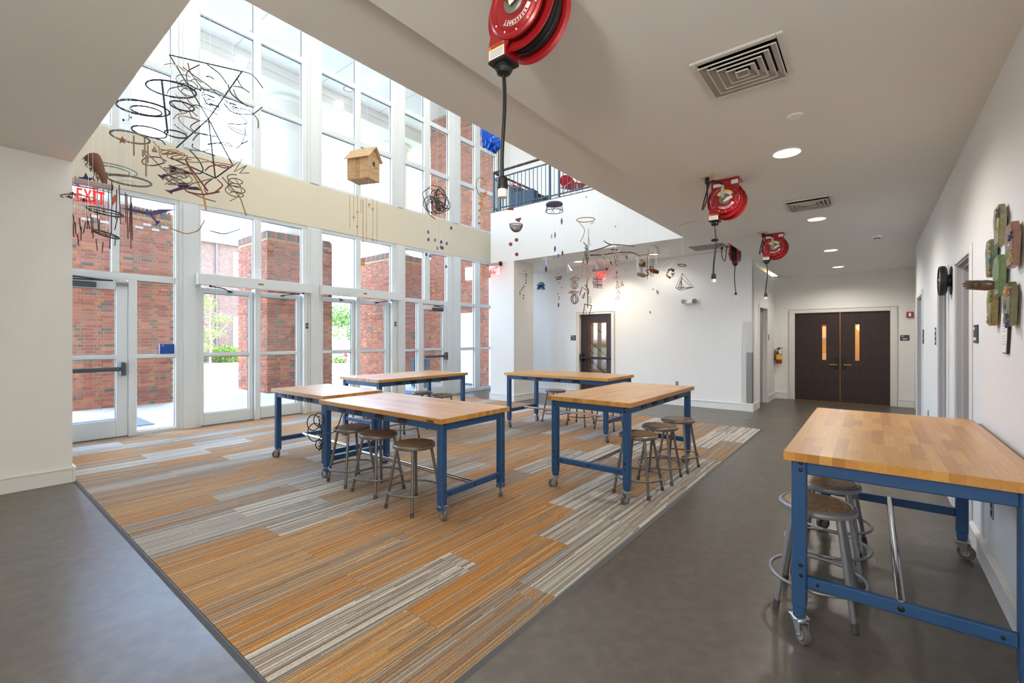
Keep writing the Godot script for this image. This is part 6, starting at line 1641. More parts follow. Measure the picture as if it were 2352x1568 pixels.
	t = thing("hanging_mobile", "thin dark red hoop carrying two dark blue stars", "mobile", P(201, 424, z), "student mobiles hung in the atrium")
	hoop(t, 203, 424, z, 66, 0.006, M.reed_red, Vector3(0.0, 0, 0.12))
	part(t, "star", star(P(197, 413, z), 0.075, toward_room(0.25)), mat("24356b", 0.5)); part(t, "star", star(P(173, 417, z), 0.06, toward_room(1.0)), mat("24356b", 0.5)); hang(t, P(203, 415, z))
	# --- the hoop with copper stars and dark sticks by the left wall
	z = 4.25
	var Z4 = func(x, y, dz = 0.0): return P(145 + x / 8.255, 400 + y / 8.255, z + dz)
	t = thing("hanging_mobile", "brown hoop with copper stars and a fringe of dark sticks, at the wall end", "mobile", P(180, 454, z), "student mobiles hung in the atrium")
	hoop(t, 180, 454, z, 58, 0.006, M.wicker, Vector3(0, 0, 0.05))
	for q in [[190, 372], [400, 490], [120, 440]]: part(t, "star", star(Z4.call(q[0], q[1]), 0.03, toward_room(0.5) * Basis(Vector3.RIGHT, 0.9)), mat("6f3d22", 0.4, 0.4))
	for q in [[85, 775, 85, 1020], [185, 745, 210, 930], [195, 930, 197, 1190], [225, 910, 243, 1140], [305, 830, 330, 1070], [345, 1000, 335, 1240], [268, 1130, 293, 1355], [425, 905, 385, 1120], [465, 790, 455, 1040], [470, 880, 505, 1035]]:
		part(t, "stick", MB.new().rod(Z4.call(q[0], q[1]), Z4.call(q[2], q[3]), 0.0042, 6), M.reed_stain)
		hang_low(t, Z4.call(q[0], q[1]), Z4.call(clampf(q[0], 90, 500), 450))
	hang(t, Z4.call(200, 400), 3.02); hang(t, Z4.call(480, 440), 3.02)
	# --- two black cross hoops with maroon sticks
	z = 5.0
	t = thing("hanging_mobile", "two black hoops with crossed spokes and many maroon hanging sticks", "mobile", P(241, 486, z), "student mobiles hung in the atrium")
	for q in [[795, 712, 66, -0.12], [818, 1142, 47, -0.25]]:
		var c = Z4.call(q[0], q[1], 0.75)
		var R = q[2] * 0.5 * 5.0 / F
		var nn = Vector3(0.02, 1, q[3]).normalized()
		part(t, "hoop", MB.new().ring(c, nn, R, 0.008, 36, 6), M.reed_black)
		for a in [0.3, 1.87]:
			var d = (Vector3(cos(a), 0, sin(a)) - nn * nn.dot(Vector3(cos(a), 0, sin(a)))).normalized() * R
			part(t, "spoke", MB.new().rod(c - d, c + d, 0.0055, 6), M.reed_black)
		hang_low(t, c, c + Vector3(0, 0.5, 0))
	var sticks = [[570, 35, 575, 590], [597, 100, 598, 460], [655, 55, 640, 540], [760, 160, 765, 735], [858, 190, 857, 650], [920, 140, 918, 740], [1015, 285, 1000, 855], [1060, 200, 1085, 940], [1180, 350, 1188, 920], [1205, 380, 1230, 1225], [1283, 425, 1283, 1415], [1295, 540, 1310, 1240], [1270, 580, 1255, 1100], [640, 660, 668, 1080], [690, 860, 680, 1090], [520, 750, 543, 1120], [560, 825, 568, 1215], [625, 1230, 645, 1450], [760, 1280, 737, 1465], [903, 1100, 880, 1415], [990, 1170, 980, 1355], [915, 740, 915, 1150], [1055, 720, 975, 1060]]
	for i in sticks.size():
		var q = sticks[i]
		var dz = 0.75 + 0.16 * sin(i * 2.6)
		var a = Z4.call(q[0], q[1], dz)
		part(t, "stick", MB.new().rod(a, Z4.call(q[2], q[3], dz), 0.0048, 6), M.reed_stain)
		if i % 4 == 0: hang(t, a)
	part(t, "leaf", leaf_shape(Z4.call(962, 480, 0.75), 0.035, 0.14, toward_room(0.4) * Basis(Vector3.BACK, -0.2)), mat("b5603c", 0.6))
	t = thing("hanging_bird", "dark purple paper bird with spread wings, lowest over the side light", "mobile", P(345, 490, 5.6), "paper birds in the atrium")
	bird(t, P(343, 490, 5.6), P(361, 511, 5.55), P(276, 478, 5.7), P(401, 481, 5.5), 0.018, M.purple); hang(t, P(343, 489, 5.6))
	t = thing("hanging_bird", "plum paper bird under the tan reed tangle, lower of the two", "mobile", P(421, 431, 6.1), "paper birds in the atrium")
	bird(t, P(424, 430, 6.1), P(390, 440, 6.1), P(463, 437, 6.2), P(411, 421, 5.95), 0.026, M.plum); hang(t, P(421, 430, 6.1))
	t = thing("hanging_bird", "plum paper bird inside the tan reed tangle, upper of the two", "mobile", P(397, 398, 6.15), "paper birds in the atrium")
	bird(t, P(402, 397, 6.15), P(371, 406, 6.15), P(447, 400, 6.25), P(391, 379, 6.05), 0.022, M.plum); hang(t, P(400, 397, 6.15))
	# --- birdhouse
	var N = P(845.1, 407.2, 5.5); var L = P(796.9, 413, 5.588); var R3 = P(872.2, 420.3, 5.7)
	var yb = N.y
	L.y = yb; R3.y = yb
	var ex = (N - L).normalized(); var ez = (R3 - N).normalized()
	var wl = N.distance_to(L); var wg = N.distance_to(R3)
	var c5 = (L + R3) * 0.5
	t = thing("birdhouse", "plywood birdhouse with pitched roof and round hole, hanging before the upper windows", "birdhouse", c5)
	var bx = Basis(ex, Vector3.UP, ex.cross(Vector3.UP))
	if bx.z.dot(ez) < 0.0: bx.z = -bx.z
	var hgt = 0.265; var pk = 0.385
	for k in 5:
		part(t, "side_plank", MB.new().box(N - ex * (wl * (k + 0.5) / 5.0) + Vector3(0, hgt * 0.5, 0) + ez * 0.006, Vector3(wl / 5.0 - 0.0006, hgt, 0.012), 0.001, bx), M.ply[k % 3])
	part(t, "rear_side", MB.new().box(R3 - ex * wl * 0.5 + Vector3(0, hgt * 0.5, 0) - ez * 0.006, Vector3(wl, hgt, 0.012), 0.001, bx), M.ply[0])
	for e in [0.0, 1.0]:
		var f = Transform3D(Basis(ez, Vector3.UP, ez.cross(Vector3.UP)), N.lerp(R3, 0.5) - ex * (e * (wl - 0.012) + 0.006))
		part(t, "gable", MB.new().prism([Vector2(-wg * 0.5, 0), Vector2(wg * 0.5, 0), Vector2(wg * 0.5, hgt), Vector2(0, pk), Vector2(-wg * 0.5, hgt)], f, 0.012), M.ply[1])
	part(t, "floor_board", MB.new().box(c5 + Vector3(0, 0.006, 0), Vector3(wl - 0.02, 0.012, wg - 0.02), 0.001, bx), M.ply[2])
	var gc = N.lerp(R3, 0.52) + Vector3(0, 0.2, 0) + ex * 0.0015
	part(t, "entrance_hole", MB.new().lathe([[0.0, 0.0], [0.03, 0.0]], gc, ex, 28), M.black)  # flat black disc standing in for the dark inside of the hole
	part(t, "perch", MB.new().rod(gc - Vector3(0, 0.055, 0), gc - Vector3(0, 0.055, 0) + ex * 0.05, 0.004, 8), M.ply[0])
	for sgn in [-1.0, 1.0]:
		var slope = Vector3(0, pk - hgt, 0) + ez * (-sgn * wg * 0.5)     # from eave up to the ridge
		var sl = slope.length()
		var sdn = slope / sl
		var nrm = sdn.cross(ex).normalized()
		if nrm.y < 0: nrm = -nrm
		var mid = c5 + Vector3(0, pk + 0.008, 0) - sdn * (sl * 0.5 + 0.012) + nrm * 0.006
		part(t, "roof_board", MB.new().box(mid, Vector3(wl + 0.07, 0.01, sl + 0.05), 0.002, Basis(ex, nrm, ex.cross(nrm))), M.ply[1])
	hang(t, c5 + Vector3(0, pk + 0.01, 0) - ex * 0.1); hang(t, c5 + Vector3(0, pk + 0.01, 0) + ex * 0.05)
	t = thing("hanging_mobile", "fringe of thin wooden dowels with round beads below the birdhouse", "mobile", c5 - Vector3(0, 0.3, 0), "student mobiles hung in the atrium")
	var Z5 = func(x, y, dz = 0.0): return P(700 + x / 4.356, 320 + y / 4.356, 5.6 + dz)
	var dz5 = [[450, 560, 895], [490, 570, 825], [527, 560, 960], [560, 600, 740], [582, 600, 1000], [617, 590, 1010], [645, 640, 690], [680, 560, 1010], [722, 620, 1030]]
	for i in dz5.size():
		var q = dz5[i]
		var dd = [0.0, 0.05, -0.03, 0.06, 0.0, 0.06, -0.04, 0.03, 0.05][i]
		var a = Z5.call(q[0], q[1], dd)
		part(t, "dowel", MB.new().rod(a, Z5.call(q[0], q[2], dd), 0.0035 if i != 4 else 0.005, 6), M.ply[1])
		hang_low(t, a, Vector3(a.x, yb, a.z).lerp(Vector3(c5.x, yb, c5.z), 0.1))
	for q in [[490, 778], [527, 725], [527, 872], [645, 652], [680, 697], [680, 1003], [582, 1020]]:
		part(t, "bead", MB.new().ball(Z5.call(q[0], q[1], 0.0), Vector3.ONE * 0.0145, 12), M.ply[0])
	part(t, "tag", MB.new().box(Z5.call(580, 1225), Vector3(0.046, 0.1, 0.012), 0.002, toward_room()), M.plywood)
	hang_low(t, Z5.call(580, 1185), Z5.call(582, 1000))
	# --- twig ball with drops
	z = 6.9
	var tb = P(1004, 462, z)
	t = thing("hanging_mobile", "ball of looped grey-brown twigs with blue paper drops below", "mobile", tb, "student mobiles hung in the atrium")
	for k in 15:
		var nn = Vector3(r.randfn(), r.randfn(), r.randfn()).normalized()
		var off = Vector3(r.randfn(), r.randfn(), r.randfn()).normalized()
		off = off - nn * nn.dot(off)
		part(t, "twig_loop", MB.new().ring(tb + off * 0.09 + Vector3(0, r.randf_range(-0.05, 0.05), 0), nn, r.randf_range(0.09, 0.17), 0.0065, 24, 6), [M.reed_bark, M.reed_black, M.reed_grey][k % 3])
	part(t, "twig", MB.new().tube([P(992, 425, z), P(970, 443, z), P(977, 470, z), P(985, 492, z), P(1000, 503, z)], 0.007, 6).tube([P(992, 425, z), P(1012, 430, z - 0.05), P(1025, 455, z), P(1018, 490, z)], 0.007, 6), M.reed_bark)
	for q in [[1237, 1005], [1365, 1030], [1325, 1092], [1361, 1082], [1378, 1090], [1215, 1155], [1255, 1170], [1420, 1045], [1465, 890], [1235, 930], [1303, 1010], [1413, 1275]]:
		var p = P(700 + q[0] / 4.356, 320 + q[1] / 4.356, z + r.randf_range(-0.1, 0.1))
		var dp = []
		for k in 12:
			var a = PI * 0.5 + TAU * k / 12
			dp.append(Vector2(cos(a) * 0.018 * (1.0 if sin(a) < 0.6 else 0.5), sin(a) * (0.022 if sin(a) < 0.3 else 0.038)))
		part(t, "paper_drop", MB.new().prism(dp, Transform3D(toward_room(r.randf_range(-0.9, 0.9)), p), 0.003), mat(["35406e", "4a5c86", "5d7396"][r.randi_range(0, 2)], 0.6))
		hang_low(t, p + Vector3(0, 0.03, 0), Vector3(p.x, tb.y - 0.12, p.z))
	hang(t, tb + Vector3(0, 0.2, 0))
	# --- dream catcher with shells
	z = 7.6
	t = thing("hanging_mobile", "tan dream-catcher hoop with a string of shell discs and orange flowers", "mobile", P(1106, 430, z), "student mobiles hung in the atrium")
	part(t, "hoop", MB.new().ring(P(1106, 430, z), toward_room(1.05).z, 0.16, 0.008, 32, 6), M.reed_tan)
	for q in [[1745, 585], [1768, 600], [1750, 640], [1772, 660], [1748, 712], [1775, 685], [1775, 748], [1745, 780], [1768, 795], [1775, 820]]:
		part(t, "shell_disc", MB.new().lathe([[0.0, 0.004], [0.026, 0.002], [0.026, -0.002], [0.0, -0.004]], P(700 + q[0] / 4.356, 320 + q[1] / 4.356, z), toward_room(r.randf_range(-0.6, 0.6)).z, 14), mat("b3976a", 0.5))
	for q in [[1800, 545, "c8591c"], [1768, 640, "b8322a"], [1768, 665, "d98a1c"], [1745, 840, "9c2a34"], [1775, 880, "c77a2a"]]:
		part(t, "flower", star(P(700 + q[0] / 4.356, 320 + q[1] / 4.356, z - 0.03), 0.05 if q[1] == 545 else 0.03, toward_room(r.randf_range(-0.4, 0.4)), 6, 0.4), mat(q[2], 0.6))
	hang(t, P(1106, 408, z)); hang_low(t, P(1106, 452, z), P(1107, 525, z))
	# --- crumpled blue foil
	z = 7.9
	t = thing("hanging_mobile", "two lobes of crumpled shiny blue foil under the soffit edge", "mobile", P(1128, 322, z), "student mobiles hung in the atrium")
	var foil = mat("1450b8", 0.2, 0.5)
	for q in [[1120, 318, 0.115, 0.22, 0.2], [1140, 327, 0.11, 0.19, -0.3]]:
		s = MB.new()
		s.ball(P(q[0], q[1], z), Vector3(q[2], q[3], 0.07), 18, toward_room() * Basis(Vector3.BACK, q[4]))
		var fr = RandomNumberGenerator.new(); fr.seed = 5
		var memo = {}
		for i in s.v.size():
			var key = Vector3i((s.v[i] * 1000.0).round())
			if not memo.has(key): memo[key] = Vector3(fr.randfn(), fr.randfn(), fr.randfn()) * 0.014
			s.v[i] += memo[key]
		for i in range(0, s.v.size(), 3):
			var nn = -(s.v[i + 1] - s.v[i]).cross(s.v[i + 2] - s.v[i]).normalized()
			for k in 3: s.n[i + k] = nn
		part(t, "foil_lobe", s, foil)
	part(t, "tassel", MB.new().rod(P(1121, 338, z), P(1122, 395, z), 0.002, 4).rod(P(1130, 345, z), P(1128, 390, z), 0.002, 4), M.reed_ochre)
	hang(t, P(1122, 300, z)); hang(t, P(1138, 310, z))
	build_mobiles_far(r)

func build_mobiles_far(r: RandomNumberGenerator):
	var t: Node3D
	var Q = func(x, y, zz): return P(1100 + x / 3.92, 360 + y / 3.92, zz)
	var rust = mat("8c4228", 0.6)
	# --- orange ring, red basket
	var z = 8.0
	t = thing("hanging_mobile", "orange ring above a red-brown basket bowl and copper discs", "mobile", Q.call(335, 640, z), "student mobiles hung by the balcony")
	hoop(t, 1185.4, 425.5, z, 29, 0.007, mat("c0582c", 0.5))
	for q in [[285, 470, 55, 0.0], [355, 562, 50, 0.3], [350, 572, 40, -0.5]]:
		part(t, "wood_piece", MB.new().box(Q.call(q[0], q[1], z), Vector3(q[2] / 3.92 * z / F, 0.035, 0.02), 0.003, toward_room() * Basis(Vector3.BACK, q[3])), mat("7a3328", 0.6))
	var bc = Q.call(335, 608, z)
	for k in 10:
		var a = PI * k / 10.0
		var pts = []
		for j in 13:
			var b = PI * j / 12.0
			pts.append(bc + Vector3(cos(a), 0, sin(a)) * cos(b) * 0.115 - Vector3(0, sin(b) * 0.135, 0))
		part(t, "basket_rib", MB.new().tube(pts, 0.005, 5), mat("5c2a22", 0.6))
	for q in [[0.0, 0.116], [-0.05, 0.108], [-0.1, 0.078]]:
		part(t, "basket_band", MB.new().ring(bc + Vector3(0, q[0], 0), Vector3(0.1, 1, 0.05).normalized(), q[1], 0.006, 28, 5), mat("5c2a22", 0.6))
	for q in [[338, 748], [285, 787], [340, 878]]:
		part(t, "copper_disc", MB.new().lathe([[0.0, 0.006], [0.03, 0.003], [0.033, 0.0], [0.0, -0.004]], Q.call(q[0], q[1], z), toward_room(r.randf_range(-0.3, 0.3)).z, 18), rust)
		hang_low(t, Q.call(q[0], q[1] - 12, z), bc - Vector3(0, 0.1, 0))
	hang(t, bc); hang(t, Q.call(285, 460, z))
	# --- purple drum
	z = 8.0
	t = thing("hanging_mobile", "purple drum frame with crossed legs and a trail of purple leaves", "mobile", Q.call(678, 450, z), "student mobiles hung by the balcony")
	var dc = Q.call(678, 428, z)
	part(t, "drum_top", MB.new().lathe([[0.0, 0.02], [0.14, 0.02], [0.148, 0.01], [0.148, -0.015], [0.0, -0.015]], dc, Vector3.UP, 32), M.purple)
	part(t, "drum_ring", MB.new().ring(dc - Vector3(0, 0.125, 0), Vector3.UP, 0.155, 0.006, 32, 6), M.reed_black)
	for k in 12:
		var a = TAU * k / 12; var b = a + (0.5 if k % 2 else -0.5)
		part(t, "drum_leg", MB.new().rod(dc + Vector3(cos(a), 0, sin(a)) * 0.14, dc + Vector3(cos(b) * 0.155, -0.125, sin(b) * 0.155), 0.004, 5), M.reed_black)
	for q in [[745, 580, 70, "6a5684"], [685, 705, 65, "7a6a94"], [654, 715, 50, "c9c6e6"], [684, 828, 60, "4a3f8c"], [752, 867, 55, "43356a"], [715, 890, 45, "5a4fb0"], [606, 950, 70, "a8a4dc"], [604, 1010, 60, "2a2230"]]:
		var p = Q.call(q[0], q[1], z)
		part(t, "paper_leaf", leaf_shape(p, 0.035, q[2] / 3.92 * z / F, toward_room(r.randf_range(-0.8, 0.8))), mat(q[3], 0.6))
		hang_low(t, p, Vector3(p.x, dc.y - 0.12, p.z))
	hang(t, dc)
	# --- tan ring with sticks and a wire figure
	z = 7.9
	t = thing("hanging_mobile", "tan ring with bowed canes, black curled tendrils and maroon wire figure below", "mobile", Q.call(965, 570, z), "student mobiles hung by the balcony")
	hoop(t, 1345, 504.5, z, 41, 0.008, M.reed_tan)
	hang(t, Q.call(967, 362, z)); hang_low(t, Q.call(967, 362, z), Q.call(915, 550, z)); hang_low(t, Q.call(967, 362, z), Q.call(1010, 548, z))
	part(t, "bead", MB.new().ball(Q.call(967, 362, z), Vector3.ONE * 0.012, 8), rust)
	for q in [[[890, 575], [950, 660], [935, 720], [910, 765]], [[1035, 585], [1005, 605]], [[985, 645], [985, 740], [975, 900], [972, 1130]], [[985, 720], [1002, 800]], [[940, 900], [930, 1000], [930, 1090]], [[975, 1010], [1003, 1050], [972, 1130]]]:
		var pp = []
		for e in q: pp.append(Q.call(e[0], e[1], z))
		reed(t, pp, 0.006, M.reed_tan, "cane")
	for k in 6:
		part(t, "tendril", MB.new().ring(Q.call(968 + 14 * sin(k * 2.0), 815 + k * 26, z + 0.02 * k), Vector3(sin(k * 1.1), 0.3, cos(k * 1.7)).normalized(), 0.035 + 0.012 * (k % 2), 0.0045, 20, 5), M.reed_black)
	part(t, "tendril", MB.new().tube([Q.call(940, 770, z), Q.call(968, 800, z), Q.call(962, 860, z), Q.call(975, 960, z)], 0.008, 6), M.reed_black)
	for q in [[[905, 1245], [930, 1170], [965, 1200]], [[972, 1130], [978, 1260], [980, 1365]], [[935, 1275], [955, 1220]], [[950, 1325], [1015, 1340]], [[952, 1325], [938, 1420]], [[1015, 1340], [988, 1435]], [[955, 1150], [988, 1200], [985, 1240]]]:
		var pp = []
		for e in q: pp.append(Q.call(e[0], e[1], z))
		part(t, "figure_stick", MB.new().tube(pp, 0.0075, 6), M.reed_stain)
	for q in [[940, 1258, 16], [995, 1270, 15], [998, 1300, 16], [958, 1395, 17], [1015, 1420, 20]]:
		part(t, "wire_loop", MB.new().ring(Q.call(q[0], q[1], z), toward_room(0.4).z, q[2] / 3.92 * z / F, 0.003, 20, 5), M.reed_bark)
	# --- branches hung with shells
	z = 7.7
	t = thing("hanging_mobile", "two forked branches hung with strings of pink shells and green leaves", "mobile", Q.call(1200, 830, z), "student mobiles hung by the balcony")
	for q in [[[1000, 852], [1100, 825], [1190, 792], [1300, 795], [1405, 806]], [[1190, 792], [1150, 775], [1122, 755]], [[1000, 885], [1120, 880], [1200, 868], [1360, 858], [1400, 870], [1455, 893]]]:
		var pp = []
		for e in q: pp.append(Q.call(e[0], e[1], z))
		part(t, "branch", MB.new().tube(curve_through(pp), 0.011, 6, false, 0.007), M.reed_bark)
	hang(t, Q.call(1200, 792, z), 7.7); hang(t, Q.call(1300, 796, z), 7.7)
	var sh = [mat("d8c3b4", 0.5), mat("c99ab0", 0.5), mat("cbb79a", 0.5), mat("8a9a72", 0.6), mat("e6dcd2", 0.5)]
	for q in [[1245, 800, 1245, 1000, 26], [1270, 800, 1275, 960, 16], [1225, 830, 1235, 980, 14], [1130, 890, 1150, 990, 16], [1115, 880, 1120, 950, 10], [1160, 870, 1190, 990, 12]]:
		for k in q[4]:
			var f = float(k) / q[4]
			part(t, "shell", MB.new().ball(Q.call(lerpf(q[0], q[2], f) + r.randf_range(-16, 16), lerpf(q[1], q[3], f), z + r.randf_range(-0.1, 0.1)), Vector3(0.014, 0.01, 0.01), 6, Basis(Vector3.BACK, r.randf_range(-1, 1))), sh[r.randi_range(0, 4)])
	for q in [[1330, 903, 1], [1232, 875, 1], [1188, 955, 1], [1232, 960, 1], [1317, 1012, 0], [1185, 978, 0], [1245, 905, 2], [1232, 930, 2]]:
		part(t, "leaf", leaf_shape(Q.call(q[0], q[1], z - 0.05), 0.035, 0.085, toward_room(0.4) * Basis(Vector3.BACK, 0.4)), [mat("b8bba0", 0.6), mat("5a6e40", 0.6), mat("c089a8", 0.5)][q[2]])
	for q in [[1330, 885, 1345, 805], [1317, 1000, 1330, 920], [1245, 1000, 1245, 1060]]: hang_low(t, Q.call(q[0], q[1], z), Q.call(q[2], q[3], z))
	part(t, "twig", MB.new().rod(Q.call(1187, 836, z), Q.call(1250, 834, z), 0.01, 6), M.reed_bark)
	# --- chain of coloured card triangles under it
	t = thing("hanging_mobile", "chain of red, yellow and orange card triangles beneath the shell branches", "mobile", Q.call(1245, 1150, z), "student mobiles hung by the balcony")
	for q in [[1242, 1042, "6d6a62", 0.03, 0], [1230, 1085, "3a3044", 0.034, 1], [1258, 1085, "d8b82a", 0.018, 0], [1245, 1105, "e8e2d8", 0.026, 0], [1246, 1128, "d9a52a", 0.024, 0], [1280, 1140, "5c1f24", 0.036, 1], [1288, 1150, "7c2a2a", 0.03, 1], [1247, 1165, "7a2228", 0.036, 1], [1250, 1180, "c9a640", 0.03, 1], [1254, 1218, "c24a22", 0.034, 1], [1248, 1268, "b5382a", 0.036, 1]]:
		var c = Q.call(q[0], q[1], z)
		var bs = toward_room(r.randf_range(-0.4, 0.4)) * Basis(Vector3.BACK, r.randf_range(-0.5, 0.3) if q[1] < 1200 else 0.0)
		if q[4] == 1:
			part(t, "card_triangle", MB.new().tube([c + bs * Vector3(0, q[3], 0), c + bs * Vector3(-q[3], -q[3] * 0.7, 0), c + bs * Vector3(q[3], -q[3] * 0.7, 0)], 0.007, 6, true), mat(q[2], 0.6))
		else: part(t, "card_piece", leaf_shape(c, q[3] * 1.2, q[3] * 2.4, bs), mat(q[2], 0.6))
	hang_low(t, Q.call(1248, 1268, z), Q.call(1245, 1000, z))
	# --- domed wire ring with chimes
	z = 7.5
	var W6 = func(x, y, zz): return P(1450 + x / 10.456, 540 + y / 10.456, zz)
	t = thing("hanging_mobile", "domed wire frame and ring hung with white and red chime rods", "mobile", W6.call(520, 450, z), "student mobiles hung by the balcony")
	var rc = W6.call(525, 460, z)
	part(t, "ring", MB.new().ring(rc, Vector3(0.05, 1, 0).normalized(), 0.105, 0.007, 32, 6), M.reed_tan)
	for k in 4:
		var a = PI * k / 4.0 + 0.3
		var pts = []
		for j in 13:
			var b = PI * j / 12.0
			pts.append(rc + Vector3(cos(a), 0, sin(a)) * cos(b) * 0.105 + Vector3(0, sin(b) * 0.155, 0))
		part(t, "dome_wire", MB.new().tube(pts, 0.0035, 5), M.wicker)
	hang(t, rc + Vector3(0, 0.155, 0))
	part(t, "ring", MB.new().ring(W6.call(270, 480, z), Vector3(0, 1, 0.05).normalized(), 0.1, 0.006, 32, 6), M.reed_tan)
	hang_low(t, W6.call(258, 290, z), W6.call(180, 460, z)); hang_low(t, W6.call(258, 290, z), W6.call(370, 440, z)); hang(t, W6.call(258, 290, z))
	for q in [[130, 500, 890, "e8e8e6"], [165, 500, 890, "e8e8e6"], [235, 560, 900, "a05a50"], [260, 560, 900, "a05a50"], [385, 480, 1060, "7a4a52"], [405, 480, 860, "eceaea"], [465, 560, 990, "8c4438"], [520, 560, 990, "8a6a52"], [520, 540, 760, "eceaea"], [600, 480, 820, "eceaea"], [290, 620, 900, "e8e8e6"]]:
		part(t, "chime_rod", MB.new().rod(W6.call(q[0], q[1], z), W6.call(q[0], q[2], z), 0.005, 6), mat(q[3], 0.5))
	part(t, "top_bar", MB.new().rod(W6.call(225, 545, z), W6.call(420, 490, z), 0.006, 6).rod(W6.call(405, 565, z), W6.call(520, 545, z), 0.006, 6), M.white)
	part(t, "cone_ball", MB.new().ball(W6.call(262, 690, z), Vector3.ONE * 0.05, 14), M.wicker)
	var sc = MB.new()
	for k in 60:
		var d = Vector3(r.randfn(), r.randfn(), r.randfn()).normalized()
		sc.ball(W6.call(262, 690, z) + d * 0.05, Vector3.ONE * 0.008, 6)
	part(t, "cone_scale", sc, mat("3a2a1e", 0.7))
	for q in [[240, 945, 0.1], [555, 860, 0.075]]:
		for k in 6:
			part(t, "wrapped_coil", MB.new().ring(W6.call(q[0] - 75 + k * 30, q[1] - 15 + k * 8, z), Vector3(1, -0.25, 0.3).normalized(), 0.026 * (0.7 + 0.3 * sin(PI * (k + 0.5) / 6.0)), 0.011, 16, 6), M.reed_tan if q[1] > 900 else rust)
	part(t, "ribbon", MB.new().tube([W6.call(440, 750, z), W6.call(460, 820, z), W6.call(540, 820, z), W6.call(520, 770, z), W6.call(440, 750, z)], 0.008, 6), mat("3c6e6a", 0.6))
	for q in [[375, 850], [395, 890], [405, 935], [375, 970], [430, 830], [330, 740]]: part(t, "bead", MB.new().ball(W6.call(q[0], q[1], z - 0.02), Vector3(0.02, 0.012, 0.012), 8), M.reed_stain)
	# --- white wire hexagon with a bright garland
	z = 7.3
	t = thing("hanging_mobile", "bent white wire hexagon with a garland of bright green, yellow and purple bits", "mobile", W6.call(850, 740, z), "student mobiles hung by the balcony")
	part(t, "wire_frame", MB.new().tube([W6.call(930, 605, z), W6.call(740, 725, z), W6.call(725, 850, z), W6.call(840, 862, z), W6.call(975, 720, z), W6.call(980, 610, z)], 0.005, 6), M.white)
	var gl = W6.call(945, 915, z)
	part(t, "garland_ring", MB.new().ring(gl, toward_room().z, 0.06, 0.004, 28, 6), M.reed_red)
	for q in [[875, 890, "7fd05a"], [850, 955, "e8a81c"], [880, 990, "e0b42a"], [920, 1015, "4a3a48"], [985, 935, "8a3a86"], [1000, 850, "5a1838"], [960, 820, "7a2a7c"], [905, 835, "4c2a60"], [1010, 835, "4a1430"]]:
		part(t, "bit", MB.new().ball(W6.call(q[0], q[1], z - 0.02), Vector3(0.018, 0.022, 0.01), 8, Basis(Vector3.BACK, r.randf_range(-1, 1))), mat(q[2], 0.5))
	hang(t, W6.call(900, 600, z), 3.02 if W6.call(900, 600, z).x > -2.42 else 7.7); hang_low(t, gl + Vector3(0, 0.06, 0), W6.call(975, 720, z))
	# --- pyramid, small dark ring
	z = 7.0
	t = thing("hanging_mobile", "open pyramid of thin brown sticks with smaller pyramids inside", "mobile", W6.call(1200, 1150, z), "student mobiles hung by the balcony")
	for q in [[1225, 915, 1500, 1248, 1060, 1260, 1195, 1322], [1205, 1015, 1450, 1248, 1110, 1295, 1195, 1322], [1185, 1100, 1260, 1245, 1140, 1245, 1195, 1290]]:
		var a = W6.call(q[0], q[1], z); var b = W6.call(q[2], q[3], z + 0.12); var c = W6.call(q[4], q[5], z); var d = W6.call(q[6], q[7], z - 0.1)
		for e in [[a, b], [a, c], [a, d], [b, c], [c, d], [d, b]]: part(t, "stick", MB.new().rod(e[0], e[1], 0.003, 5), M.reed_bark)
	hang(t, W6.call(1225, 915, z), 3.02)
	t = thing("hanging_mobile", "small tilted dark red ring above the stick pyramid", "mobile", W6.call(1215, 720, z), "student mobiles hung by the balcony")
	part(t, "ring", MB.new().ring(W6.call(1215, 720, z), (Vector3(0.3, 1, 0.35)).normalized(), 0.062, 0.006, 28, 6), M.reed_stain); hang(t, W6.call(1215, 680, z), 3.02)
	# --- black triangle with beads by the column
	z = 8.6
	var W7 = func(x, y, zz): return P(1160 + x / 11.2, 580 + y / 11.2, zz)
	t = thing("hanging_mobile", "black wire triangle with a stair of small black beads, before the column", "mobile", W7.call(470, 520, z), "student mobiles hung by the balcony")
	part(t, "wire_frame", MB.new().tube([W7.call(345, 527, z), W7.call(548, 450, z), W7.call(530, 565, z)], 0.004, 6, true), M.black)
	for q in [[548, 560], [545, 615], [540, 708], [537, 780], [487, 865], [458, 905], [425, 950], [383, 1000], [383, 1060], [480, 1108], [472, 1175]]:
		part(t, "bead", MB.new().ball(W7.call(q[0], q[1], z), Vector3(0.012, 0.016, 0.012), 8), M.black)
	for q in [[385, 540, 1000], [478, 550, 1180], [420, 545, 950], [540, 570, 780]]: hang_low(t, W7.call(q[0], q[1], z), W7.call(q[0], q[2], z))
	hang(t, W7.call(480, 490, z))
	# --- blue folded paper
	z = 8.3
	t = thing("hanging_mobile", "blue folded paper flower hanging by the white wall", "mobile", W7.call(925, 860, z), "student mobiles hung by the balcony")
	for k in 8:
		var a = TAU * k / 8
		part(t, "petal", leaf_shape(W7.call(925, 865, z) + Vector3(cos(a) * 0.04, -0.02, sin(a) * 0.04), 0.05, 0.12, Basis(Vector3.UP, -a) * Basis(Vector3.BACK, 0.7)), mat(["2f74b8", "4a9ad0", "23548c"][k % 3], 0.5))
	part(t, "cap", MB.new().lathe([[0.0, 0.07], [0.05, 0.05], [0.085, 0.0], [0.08, 0.0], [0.0, 0.05]], W7.call(925, 845, z), Vector3.UP, 8), mat("3a4c58", 0.5))
	hang(t, W7.call(935, 790, z))
	# --- red and dark bars with beads
	z = 8.2
	t = thing("hanging_mobile", "red and dark crossed bars with a line of tiny beads and blue tail", "mobile", W7.call(1375, 650, z), "student mobiles hung by the balcony")
